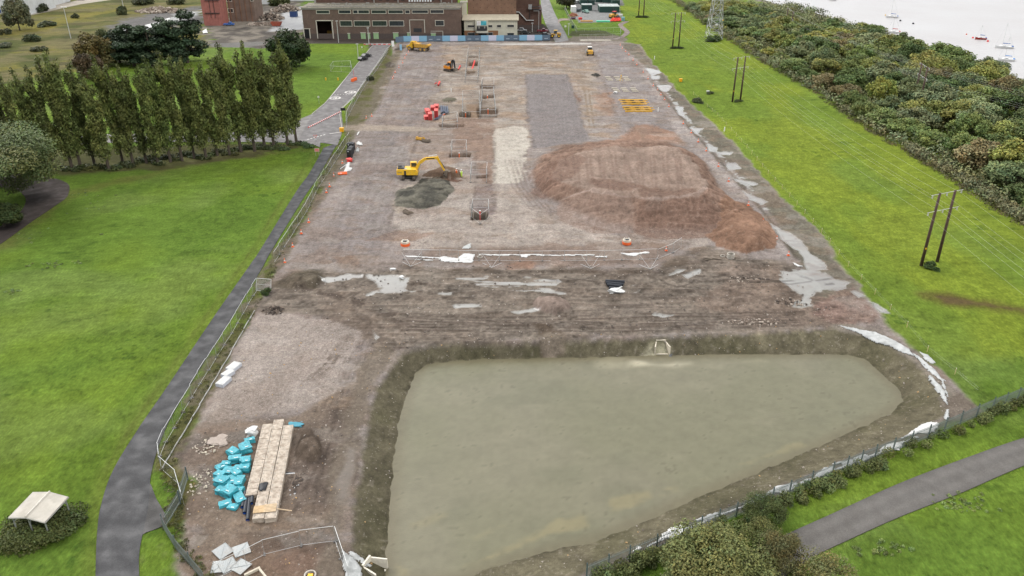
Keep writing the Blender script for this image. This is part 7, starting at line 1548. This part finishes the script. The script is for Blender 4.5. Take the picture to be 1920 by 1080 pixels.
# manholes and rings
for lb, x, y in (('manhole ring on an orange base left of the braced fence', 760, 460), ('manhole ring on an orange base right of the mound foot', 1175, 457)):
    t = thing('manhole_riser', lb, 'manhole', G(x, y), 0, 'manhole rings on orange bases'); f = MB(); f.ring((0, 0, .0), .85, .6, .5, 18, orange); f.build('base_ring', None, t); f = MB(); f.ring((0, 0, .5), .78, .5, .35, 18, conc_w); f.build('concrete_ring', None, t)
    f = MB(); f.box((0, 0, .9), (.7, .5, .06), steel_d)
    for k in range(4): f.box((.6 * math.cos(k * 1.57 + .8), .6 * math.sin(k * 1.57 + .8), .95), (.14, .1, .2), white)
    f.build('cover', None, t)
for lb, x, y, r, h in (('upright grey concrete pipe ring at the foot of the small red heap', 1369.5, 484, .7, .85), ('flat concrete ring left of the upright ring', 1355, 481.5, .45, .15), ('small pale ring on the bank beside the pond outfall', 1257, 652, .45, .12), ('small concrete ring right of the white triangle of fabric', 900, 482, .5, .2)):
    f = MB(); f.ring((0, 0, 0), r, r * .8, h, 20, conc); o = f.build('concrete_ring'); o.location = G(x, y) + Vector((0, 0, ground_z(*G(x, y)[:2]) * .9)); tag(o, lb, 'concrete ring')
p = G(1060, 471); blob('debris_pile', 'scatter of small rubble by the upright concrete ring', 'debris', G(1337, 486), (2.2, .8, .3), mudm, 4, 0, .9)
# headwalls
def headwall(label, loc, rz, s, m):
    t = thing('headwall', label, 'headwall', loc, rz, 'precast outfall headwalls'); t.scale = (s,) * 3
    f = MB(); f.box((0, .05, .7), (1.3, .18, 1.4), m); f.box((0, -.7, .06), (1.5, 1.5, .12), m); f.build('back_wall', None, t, bevel=.02)
    for q_ in (-1, 1): f = MB(); M_ = Matrix.Rotation(R(14 * q_), 4, 'Z'); f.box((q_ * .78, -.7, .6), (.14, 1.6, 1.2), m, M=M_); f.build('wing_wall', None, t)
    f = MB(); f.tube((0, -.12, .5), (0, -.02, .5), .28, n=14, m=DARK); f.build('pipe_mouth', None, t)
pc_ = G(1241, 664, -2.1); headwall('cream concrete outfall headwall on the far bank of the pond', (pc_.x, pc_.y + 1.5, -2.12), 0, 1.15, conc_w)
pc_ = G(689, 1064, -1.6); headwall('white precast headwall at the near left corner of the pond', (pc_.x, pc_.y, -2.2), R(68), 1.15, mat('white precast', (.66, .62, .52), .7)); pipe('black_pipe', 'dark pipe feeding the white headwall', (668, 1063), (684, 1060), .22, blk2, za=-1.4)
o = tarp('debris_mat', 'dark tangled netting right of the far outfall headwall', [(1254, 658), (1260, 655), (1268, 668), (1262, 672)], cloth_mat('dark netting', (.12, .12, .12)), z=.06, zref=-1.2, cat='netting')
# steel plates and frame at the bottom left
pl = mat('weathered sheet', (.30, .32, .32), .45, .4, var=.15, scale=1.5, dirt=(.2, .17, .14), dirtamt=.5)
for lb, x, y, a, tl in (('grey road plate at the far left of the plate group', 418, 1036, 50, 6), ('grey road plate right of the far-left one', 453, 1033, 30, 2), ('grey road plate at the left front partly underneath', 413, 1064, 8, 0), ('pale folded road plate in the middle front', 428, 1062, 40, 5), ('grey road plate at the right front', 452, 1064, -30, 1)):
    f = MB(); f.box((0, 0, .07), (1.55, 1.55, .05), pl); f.box((0, 0, .11), (2.0, .05, .03), pl, rz=R(45))
    for q_ in (-.77, .77): f.box((q_, 0, .1), (.04, 1.55, .08), pl)
    o = f.build('road_plate'); o.location = G(x, y) + Vector((0, 0, .06 + tl * .01)); o.rotation_euler = (R(tl), 0, R(a)); tag(o, lb, 'steel plate', 'grey road plates')
f = MB(); f.box((-.55, 0, .15), (1.6, .2, .3), conc_w, rz=R(38)); f.box((.6, -.3, .15), (1.6, .2, .3), conc_w, rz=R(-48)); o = f.build('kerb_unit'); o.location = G(484, 1074); tag(o, 'L-shaped cream concrete kerb unit at the bottom edge', 'kerb unit')
t = thing('inspection_chamber', 'round concrete chamber with a yellow object inside at the bottom edge', 'chamber', G(582, 1081)); f = MB(); f.ring((0, 0, 0), .6, .46, .3, 18, conc); f.build('ring', None, t); f = MB(); f.box((0, 0, .1), (.5, .4, .2), yell); f.build('yellow_cover', None, t)
# rubble and brush heaps
def heap_obj(name, label, x, y, w_, d_, h, m, n=90, s=.5, seed=0, sticks=0, cat='rubble heap'):
    f = MB(); r = random.Random(seed)
    for k in range(n):
        a = r.uniform(0, 6.28); q_ = math.sqrt(r.random()); px_, py_ = w_ / 2 * q_ * math.cos(a), d_ / 2 * q_ * math.sin(a); z_ = h * (1 - q_ ** 1.5) * r.uniform(.4, 1); sc_ = s * r.uniform(.4, 1.2)
        f.box((px_, py_, z_), (sc_, sc_ * r.uniform(.4, 1), sc_ * r.uniform(.3, .8)), m[k % len(m)], M=Matrix.Rotation(r.uniform(0, 3), 4, Vector((r.random(), r.random(), r.random() + .1)).normalized()))
    for k in range(sticks):
        a = r.uniform(0, 6.28); q_ = r.random() * .8; px_, py_ = w_ / 2 * q_ * math.cos(a), d_ / 2 * q_ * math.sin(a); b_2 = r.uniform(0, 6.28); L = r.uniform(.4, 1.1)
        f.tube((px_, py_, h * (1 - q_) * .6), (px_ + L * math.cos(b_2), py_ + L * math.sin(b_2), h * (1 - q_) * .6 + r.uniform(-.1, .4)), .05, .02, n=4, m=m[0])
    o = f.build(name); o.location = G(x, y); tag(o, label, cat); return o
dw = mat('dark wet timber', (.07, .055, .045), .85, var=.3); rb1 = mat('pale rubble', (.34, .29, .24), .9, var=.2); rb2 = mat('brown rubble', (.18, .14, .11), .9, var=.25)
heap_obj('brush_heap', 'heap of dark broken timber and roots on the left edge below the gate', 512, 583, 3.6, 3.0, .8, [dw, rb2], 60, .35, 1, 60, 'brush heap')
heap_obj('rubble_heap', 'heap of broken concrete on the waste ground at the top', 300, 22, 26, 14, 2.5, [rb1, rb2], 420, 1.4, 2); heap_obj('scrap_heap', 'brown scrap heap behind the red skip', 508, 36, 13, 12, 3, [rb2, dw, rb1], 320, 1.3, 3, 60, 'scrap heap'); heap_obj('scrap_heap', 'scrap heap behind the blue skip near the works', 535, 20, 16, 14, 3.2, [rb2, rb1, dw], 340, 1.3, 4, 80, 'scrap heap')
heap_obj('scrap_heap', 'low pale debris left of the red skip', 490, 46, 14, 8, 1.0, [rb1, rb2], 160, 1.1, 6, 10, 'scrap heap'); heap_obj('soil_heap', 'brown heap beside the white container in the compound', 1075, 30, 4.5, 4, 1.6, [mat('rusty soil', (.28, .12, .07), .9)], 120, .8, 5)
heap_obj('rubble_patch', 'loose rubble across the churned ground by the wide puddle', 1482, 566, 6, 3, .18, [rb1, dw, rb2], 70, .3, 8); heap_obj('rubble_patch', 'line of rubble in the mud north of the wide puddle', 1398, 524, 8, 3.2, .15, [rb1, dw], 80, .28, 9)
heap_obj('rubble_patch', 'scattered pale rubble near the far end of the pond crest', 1420, 604, 9, 2.4, .15, [rb1, rb2], 90, .3, 10); heap_obj('rubble_patch', 'scattered rubble left of the turquoise bales', 388, 838, 3.4, 3, .12, [rb1, conc_w], 60, .22, 11)
heap_obj('rubble_patch', 'small rubble between the bales and the leaning panels', 378, 905, 2.6, 5, .12, [rb1, conc_w], 70, .2, 12); heap_obj('wet_debris', 'tangle of dark straps right of the concrete units', 556, 905, 1.6, 4.6, .2, [dw, blk2, galv], 30, .2, 13, 26)
for (x, y, n_, s_) in ((404, 828, 0, 0),):
    for k, (dx, dy, r_) in enumerate(((0, 0, .75), (11, -6, .6), (14, 4, .5))): blob('spilt_concrete', 'flat dollop of set concrete, %s of the group beyond the bales' % ('largest', 'farthest', 'smallest')[k], 'concrete spill', G(x + dx, y + dy), (r_ * 2, r_ * 1.8, .22), mat('set concrete', (.33, .28, .24), .9, var=.1), k, k, .3, group='dollops of set concrete')
# black sheet on the units
tarp('black_plastic', 'torn black plastic lying on the concrete units', [(485, 905), (503, 902), (503, 910), (497, 920), (485, 921), (484, 912)], cloth_mat('black plastic', (.02, .02, .022), .5), z=.66, cr=.25, zref=.65, cat='plastic sheet')
for lb, x, y in (('scrap of blue plastic at the far end of the concrete units', 555, 797), ):
    blob('blue_scrap', lb, 'scrap', G(x, y), (1.4, .7, .2), cloth_mat('blue plastic', (.08, .28, .36)), 3, 0, .8)
f = MB(); f.ball((0, 0, .22), .3, galv_l, 10, 8); f.box((0, 0, .05), (.3, .3, .1), galv); o = f.build('gas_float'); o.location = G(483, 975); tag(o, 'small pale blue ball in front of the concrete units', 'ball')
f = MB(); f.tube((-.6, 0, .1), (.6, .1, .1), .09, m=galv); f.tube((-.6, .3, .08), (.4, .25, .08), .07, m=steel_d); o = f.build('metal_tubes'); o.location = G(543, 890); tag(o, 'short grey tubes right of the concrete units', 'tubes')
# skips
def skip(label, x, y, m, rz=0):
    t = thing('skip', label, 'skip', G(x, y), R(rz), 'skips by the works'); f = MB(); f.prism([(-1.4, .2), (-2.1, 1.6), (-2.0, 1.6), (-1.3, .3), (1.3, .3), (2.0, 1.6), (2.1, 1.6), (1.4, .2)], -1, 1, m); f.prism([(-1.4, .2), (-2.1, 1.6), (2.1, 1.6), (1.4, .2)], -1.05, -1, m); f.prism([(-1.4, .2), (-2.1, 1.6), (2.1, 1.6), (1.4, .2)], 1, 1.05, m); f.build('bin', None, t)
    f = MB(); f.box((0, 0, 1.1), (2.8, 1.8, .5), rb2); f.build('load', None, t); t.scale = (1.25, 1.25, 1.25)
skip('rusty red skip in the yard left of the works', 519, 49, mat('rusty red paint', (.30, .07, .04), .7, var=.2)); t = thing('container', 'dark blue open container in the yard left of the works', 'container', G(550, 32)); f = MB(); f.box((0, 1.5, 1.3), (3.4, 3, 2.6), mat('navy paint', (.03, .06, .17), .6, var=.2)); f.build('box', None, t); f = MB(); f.box((0, 1.5, 2.63), (3.0, 2.6, .1), DARK); f.build('opening', None, t)
# ---- compound cabins
def cabin(label, x0, x1, y, H, dep, wl=GREEN, rf=GREENR, win=True):
    Yw = G((x0 + x1) / 2, y).y; a, b = XAT(Yw, 0, x0), XAT(Yw, 0, x1); t = thing('site_cabin', label, 'cabin', ((a + b) / 2, Yw, 0), 0, 'green site cabins'); w_ = b - a
    f = MB(); f.box((0, dep / 2, H / 2), (w_, dep, H), wl); n_ = int(w_ / .5)
    for k in range(n_): f.box((-w_ / 2 + w_ * (k + .5) / n_, -.02, H / 2), (.12, .05, H - .3), wl)
    f.build('wall', None, t); f = MB(); f.box((0, dep / 2, H + .1), (w_ + .2, dep + .2, .2), rf)
    for k in range(5): f.box((0, dep * (k + .5) / 5, H + .24), (w_, dep * .08, .1), galv_l)
    f.build('roof', None, t)
    if win: f = MB(); f.box((w_ * .2, -.06, H * .6), (w_ * .16, .04, H * .25), glass); f.build('window', None, t)
cabin('large dark green cabin with a ribbed grey roof at the right of the compound', 1124, 1161, 23.5, 2.9, 10); cabin('green cabin behind the large one at the right end', 1148, 1162, 10, 2.8, 9); cabin('green-roofed cabin at the back of the compound', 1130, 1146, 5, 2.8, 8, rf=mat('mint roof', (.25, .5, .42), .6)); cabin('small green cabin at the top left of the compound', 1088, 1101, 9, 2.6, 7); cabin('small green cabin at the top middle of the compound', 1103, 1115, 9, 2.6, 7); cabin('open-fronted green store in the middle of the compound', 1091, 1110, 20, 2.8, 5); cabin('grey-roofed cabin at the top edge of the compound', 1117, 1130, 4, 2.8, 8, rf=TRIM)
f = MB(); f.box((0, 0, 1.5), (2.6, 5, 2.9), white); f.box((0, -2.52, 1.5), (2.4, .05, 2.6), CWHITE); o = f.build('white_container'); o.location = G(1075, 22); tag(o, 'white container at the left side of the compound', 'container')
for lb, x, y, w_, d_, h, m_ in (('stack of mint green boards along the front of the compound', 1131, 41, 6.6, 1.6, .55, mat('mint boards', (.10, .62, .36), .5)), ('stack of orange-brown timber left of the green boards', 1100, 40.5, 6, 1.2, .6, mat('orange timber', (.50, .26, .06), .7)), ('stack of grey planks in front of the orange timber', 1098, 43, 7, .8, .4, TRIM), ('teal water tank at the right end of the compound', 1168, 39, 1.4, 1.6, 1.8, mat('teal tank', (.18, .38, .40), .4)), ('stack of dark crates left of the compound entrance', 1074, 36, 2.6, 1.6, 1.0, mat('plum crates', (.12, .06, .10), .6)), ('red crate by the compound fence', 1088, 36.5, 1.8, 1.4, 1.0, red), ('white sacks at the right of the compound', 1163, 31, 2.2, 1.4, 1.2, CL_W), ('dark pump set in the right corner of the compound', 1158, 36, 1.8, 1.6, 1.6, steel_d)):
    f = MB(); n_ = 4
    for k in range(n_): f.box((rnd.uniform(-.08, .08), rnd.uniform(-.08, .08), h * (k + .5) / n_), (w_, d_, h / n_ * .9), m_)
    o = f.build('material_stack'); o.location = G(x, y); tag(o, lb, 'material stack')
tarp('red_tarpaulin', 'bright red tarpaulin heaped at the front right of the compound', [(1143, 41), (1146, 37), (1156, 35.5), (1164, 37), (1164, 40.5)], cloth_mat('red tarpaulin', (.70, .06, .04)), z=.3, cr=1.4, cat='tarpaulin')
# ---- signs, bins, posts
def sign(label, x, y, w_, h, zc, m, extra=None, post=True, two=False, cat='sign'):
    t = thing('sign', label, cat, G(x, y)); f = MB(); f.box((0, -.04, zc), (w_, .04, h), m); f.build('sign_board', None, t)
    if post:
        for s in ((-w_ * .35, w_ * .35) if two else (0,)): f = MB(); f.tube((s, 0, 0), (s, 0, zc + h / 2), .04, n=6, m=galv); f.build('post', None, t)
    if extra: extra(t)
    return t
def redsign(t):
    f = MB(); f.box((0, -.07, 1.72), (.86, .02, .16), red); f.box((0, -.07, 1.42), (.86, .02, .12), red); f.build('lettering', None, t)
sign('red and white warning board on the lawn corner beside the road junction', 595.5, 293, 1.15, .8, 1.6, mat('pale pink board', (.62, .38, .36), .5), redsign, two=True)
t = thing('sign', 'triangular give way sign at the junction behind the poplars', 'sign', G(592.5, 270)); f = MB(); f.add([(-.5, -.05, 2.4), (.5, -.05, 2.4), (0, -.05, 1.55), (-.5, 0, 2.4), (.5, 0, 2.4), (0, 0, 1.55)], [(0, 1, 2), (5, 4, 3), (0, 3, 4, 1), (1, 4, 5, 2), (2, 5, 3, 0)], red); f.add([(-.34, -.07, 2.3), (.34, -.07, 2.3), (0, -.07, 1.75)], [(0, 1, 2)], white); f.build('sign_board', None, t); f = MB(); f.tube((0, 0, 0), (0, 0, 2.3), .04, n=6, m=galv); f.build('post', None, t); f = MB(); f.tube((0, -.05, 1.25), (0, -.02, 1.25), .2, n=10, m=white); f.build('plate', None, t)
sign('black board beside the kerb above the road junction', 644, 213, 1.4, .8, 1.3, black, two=True); sign('small round white sign on the far lawn edge', 598.5, 195, .5, .5, 2.2, white); sign('white notice on the lawn by the top of the estate road', 679, 95, .5, .5, 1.4, white); sign('white notice on the grass beside the works road', 1060, 56, .8, .8, 1.6, white)
for lb, x, y in (('yellow post on the far lawn, left one of the pair', 611, 150.5), ('yellow post on the far lawn, right one of the pair', 634, 150.5)):
    f = MB(); f.box((0, 0, .4), (.4, .3, .8), yell); f.box((0, 0, .85), (.5, .4, .1), yell_d); o = f.build('marker_post'); o.location = G(x, y); tag(o, lb, 'marker post')
def bin_(label, x, y, m, s=1):
    t = thing('grit_bin', label, 'bin', G(x, y)); f = MB(); f.box((0, 0, .5 * s), (1.0 * s, .8 * s, 1.0 * s), m, taper=1.1); f.build('bin_body', None, t, bevel=.04); f = MB(); f.box((0, 0, 1.06 * s), (1.15 * s, .95 * s, .12 * s), m); f.build('lid', None, t)
bin_('orange-yellow bin beside the kerb at the road junction', 641, 247, mat('amber plastic', (.80, .38, .01), .45)); bin_('orange-yellow bin on the edge of the right field', 1276, 153, mat('amber plastic', (.80, .38, .01)), .9); bin_('orange-yellow bin in front of the cream office', 929, 71.5, mat('amber plastic', (.80, .38, .01)), 1.1); bin_('dark green bin on the grass near the compound', 1074, 53, GREEN, 1.2)
t = thing('crowd_barrier', 'orange plastic barriers with a thin pole in the middle of the estate road', 'barrier', G(663.5, 152)); f = MB()
for k in range(3): f.box((.35 * k - .3, k * 1.1 - 1, .5), (.9, .5, 1.0), orange, rz=R(40))
f.build('barrier_block', None, t); f = MB(); f.tube((0, .8, 0), (0, .8, 3.6), .05, n=6, m=red); f.build('pole', None, t)
for lb, x, y in (('white marker post on the edge of the right field by the drain strip', 1358, 246), ('white marker post on the gravel right of the girders', 1234, 209), ('white marker post near the flat grey heap', 846, 172), ('white plate standing on the verge by the top puddles', 1227, 111)):
    f = MB(); f.tube((0, 0, 0), (0, 0, 1.1), .16, .13, n=8, m=white); f.ball((0, 0, 1.1), .14, white, 8, 6); o = f.build('marker_post'); o.location = G(x, y); tag(o, lb, 'marker post')
f = MB(); f.box((0, 0, .75), (.9, .6, .12), white); f.box((0, 0, .35), (.7, .5, .7), TRIM); o = f.build('valve_box'); o.location = G(1327, 175); tag(o, 'small box with a white lid among the bushes in the right field', 'box')
blob('white_sack', 'white sack on the mud beside the large puddle', 'sack', G(753, 521.5), (.7, .6, .4), CL_W, 1, 0, .4); blob('white_sack', 'small white sack on the dark flat heap at the left end of the mud belt', 'sack', G(604, 527), (.8, .5, .35), CL_W, 2, .5, .4); blob('white_sack', 'white sack left of the braced fence', 'sack', G(737, 506), (1.0, .4, .3), CL_W, 3, 0, .3)
# ---- shelter
def shelter():
    zc = 2.5; c = [G(15.5, 970, zc), G(62, 922, zc), G(128, 931, zc), G(84, 979, zc)]; r0 = (c[0] + c[3]) / 2 + Vector((0, 0, .35)); r1 = (c[1] + c[2]) / 2 + Vector((0, 0, .35)); cen = sum(c, Vector()) / 4; cen.z = 0
    t = thing('shelter', 'open shelter with a shallow white corrugated roof over the bramble patch', 'shelter', cen); rm = mat('corrugated roofing', (.56, .53, .47), .6, var=.08, scale=1, dirt=(.38, .35, .29), dirtamt=.5)
    for (a, b, p_, q_) in ((c[0], c[1], r0, r1), (r0, r1, c[3], c[2])):
        f = MB(); n_ = 44; vs = []
        for k in range(n_ + 1):
            u_ = k / n_; z_ = .045 * (1 if k % 2 else -1); e0 = a.lerp(b, u_) - cen; e1 = p_.lerp(q_, u_) - cen; vs += [e0 + Vector((0, 0, z_)), e1 + Vector((0, 0, z_))]
        f.add(vs, [(2 * k, 2 * k + 1, 2 * k + 3, 2 * k + 2) for k in range(n_)], rm); f.add([v - Vector((0, 0, .03)) for v in vs], [(2 * k + 2, 2 * k + 3, 2 * k + 1, 2 * k) for k in range(n_)], rm); f.build('roof', None, t)
    f = MB(); f.tube(r0 - cen + Vector((0, 0, .05)), r1 - cen + Vector((0, 0, .05)), .09, n=6, m=rm); f.build('ridge', None, t)
    for k, (a, b) in enumerate(((c[0], r0), (r0, c[3]), (c[1], r1), (r1, c[2]), (c[0], c[1]), (c[3], c[2]))): f = MB(); f.tube(a - cen - Vector((0, 0, .12)), b - cen - Vector((0, 0, .12)), .07, n=5, m=TRIM); f.build('roof_beam', None, t)
    for a, b in ((c[0], cen), (c[1], cen), (c[2], cen), (c[3], cen), (r0, cen), (r1, cen)):
        p_ = a.lerp(Vector((cen.x, cen.y, a.z)), .12) - cen; f = MB(); f.tube((p_.x, p_.y, 0), (p_.x, p_.y, a.z - .1), .08, n=6, m=galv); f.tube((p_.x, p_.y, 1.7), (p_.x * .75, p_.y * .75, 2.35), .05, n=5, m=galv); f.build('post', None, t)
shelter()
# ---- boats and buoys
hull_w = mat('white hull', (.72, .72, .70), .3, var=.03)
def boat(label, x, y, L, rz, hullm, trim, mast=8.5, cover=None, house=None):
    t = thing('sailing_boat', label, 'boat', G(x, y, -3.55), R(rz), 'boats moored off the shore'); W = L * .33; n_ = 9; vs = []; fs = []
    for k in range(n_):
        u_ = k / (n_ - 1); w_ = W / 2 * (math.sin(math.pi * min(1, (1 - u_) * .62 + .0)) ** .6 if u_ < 1 else 0); w_ = W / 2 * (1 - u_ ** 2.4) * (.78 + .22 * math.sin(u_ * 3.1)); w_ = max(w_, .02); X_ = -L / 2 + L * u_; sh_ = .75 + .3 * u_ ** 2
        vs += [(X_, -w_, sh_), (X_, -w_ * .8, .15), (X_, 0, -.3), (X_, w_ * .8, .15), (X_, w_, sh_)]
    for k in range(n_ - 1):
        for j in range(4): a = k * 5 + j; fs.append((a, a + 1, a + 6, a + 5))
    fs.append((0, 1, 2, 3, 4)); f = MB(); f.add(vs, fs, hullm); f.build('hull', None, t, flat=False)
    f = MB(); dk = [v for v in vs if abs(v[2] - (.75 + .3 * ((v[0] + L / 2) / L) ** 2)) < 1e-6]; lft = [(v[0], v[1] * .97, v[2] - .05) for v in dk if v[1] < 0]; rgt = [(v[0], v[1] * .97, v[2] - .05) for v in dk if v[1] > 0]; m_ = len(lft); f.add(lft + rgt, [(k, k + 1, m_ + k + 1, m_ + k) for k in range(m_ - 1)], hull_w); f.build('deck', None, t)
    f = MB(); f.prism([(-L * .12, .7), (-L * .08, 1.25), (L * .15, 1.15), (L * .28, .85)], -W * .26, W * .26, house or hull_w); f.build('cabin', None, t, bevel=.05); f = MB(); f.box((L * .03, 0, 1.02), (L * .14, W * .53, .14), glass); f.build('cabin_window', None, t)
    f = MB(); f.tube((L * .12, 0, .8), (L * .12, 0, mast), .07, .05, n=5, m=galv_l); f.build('mast', None, t); f = MB(); f.tube((L * .12, 0, 1.9), (-L * .32, 0, 1.8), .05, n=5, m=galv_l); f.build('boom', None, t)
    f = MB(); f.tube((L * .1, 0, 2.05), (-L * .3, 0, 1.9), .17, .12, n=6, m=cover or trim); f.build('sail_cover', None, t); f = MB(); f.tube((L / 2, 0, 1.05), (L * .12, 0, mast * .97), .02, n=3, m=galv); f.tube((-L / 2, 0, .8), (L * .12, 0, mast * .97), .02, n=3, m=galv); f.build('rigging', None, t)
    f = MB(); f.box((-L * .46, 0, .85), (L * .06, W * .5, .35), trim); f.build('outboard_cover', None, t)
bl = mat('blue canvas', (.03, .12, .38), .6); rdc = mat('red canvas', (.5, .05, .05), .6)
boat('white sailing boat with blue fittings, farthest left of the moored boats', 1672, 33, 6.4, 172, hull_w, bl, 10); boat('white sailing boat with a red sail cover, nearest the shore on the left', 1675, 62, 6.2, 176, hull_w, rdc, 8.5); boat('small red-hulled sailing boat with a white deck in the middle of the water', 1838.5, 74, 4.9, 172, mat('red hull', (.30, .03, .02), .4), bl, 6.5)
boat('white sailing boat with blue canvas, upper one at the right', 1882, 90, 7.4, 170, hull_w, bl, 10.5); boat('white sailing boat with a bright blue sail cover, lower one at the right', 1886, 114, 6.4, 172, hull_w, mat('bright blue canvas', (.03, .2, .55), .6), 9.5); boat('white boat cut off by the top edge of the picture', 1561, 1, 4.6, 172, hull_w, hull_w, 5)
for lb, x, y, m_, r_ in (('dark buoy right of the red-covered boat', 1688, 39.5, black, .55), ('dark buoy alone in the open water', 1712, 45, black, .55), ('red buoy right of the red-hulled boat', 1852, 78, red, .5), ('red buoy left of the red-hulled boat', 1824, 71.5, red, .45), ('small orange buoy farther left of the red-hulled boat', 1812, 65, orange, .35), ('yellow buoy left of the farthest white boat', 1660, 29, yell, .35)):
    f = MB(); f.ball((0, 0, .2), r_, m_, 10, 8); f.tube((0, 0, .2), (0, 0, r_ + .45), .05, n=5, m=galv); o = f.build('buoy', None, None, flat=False); o.location = G(x, y, -3.6); tag(o, lb, 'buoy', 'mooring buoys')
# ---- loose stones over the dirt (beyond counting)
def stones(name, n, poly, s0, s1, m, seed):
    r = np.random.RandomState(seed); P = GP(poly); a = np.array(P); xs = r.uniform(a[:, 0].min(), a[:, 0].max(), n * 3); ys = r.uniform(a[:, 1].min(), a[:, 1].max(), n * 3); ok = sdist(P, xs, ys) > .3; xs = xs[ok][:n]; ys = ys[ok][:n]; f = MB(); rr = random.Random(seed)
    for x, y in zip(xs, ys):
        z = ground_z(x, y)
        if z < WZ + .05: continue
        s = rr.uniform(s0, s1) * rr.uniform(.5, 1); f.box((x, y, z + s * .1), (s, s * rr.uniform(.5, 1), s * .55), m[rr.randrange(len(m))], M=Matrix.Rotation(rr.uniform(0, 3), 4, Vector((rr.random(), rr.random(), 1)).normalized()), taper=.6)
    o = f.build(name); tag(o, kind='stuff')
pst = mat('pale stone', (.34, .30, .26), .9, var=.2); dst = mat('dark stone', (.12, .10, .085), .9, var=.2); ost = mat('ochre stone', (.38, .25, .12), .9)
stones('loose_stones', 1500, [(335, 1075), (345, 860), (470, 590), (690, 640), (1560, 600), (1780, 720), (1790, 800), (1100, 1075)], .10, .30, [pst, pst, dst, ost], 3)
stones('loose_rubble', 700, [(500, 560), (700, 500), (1450, 490), (1600, 600), (1000, 640), (700, 660)], .15, .42, [pst, dst, dst, dst], 4)
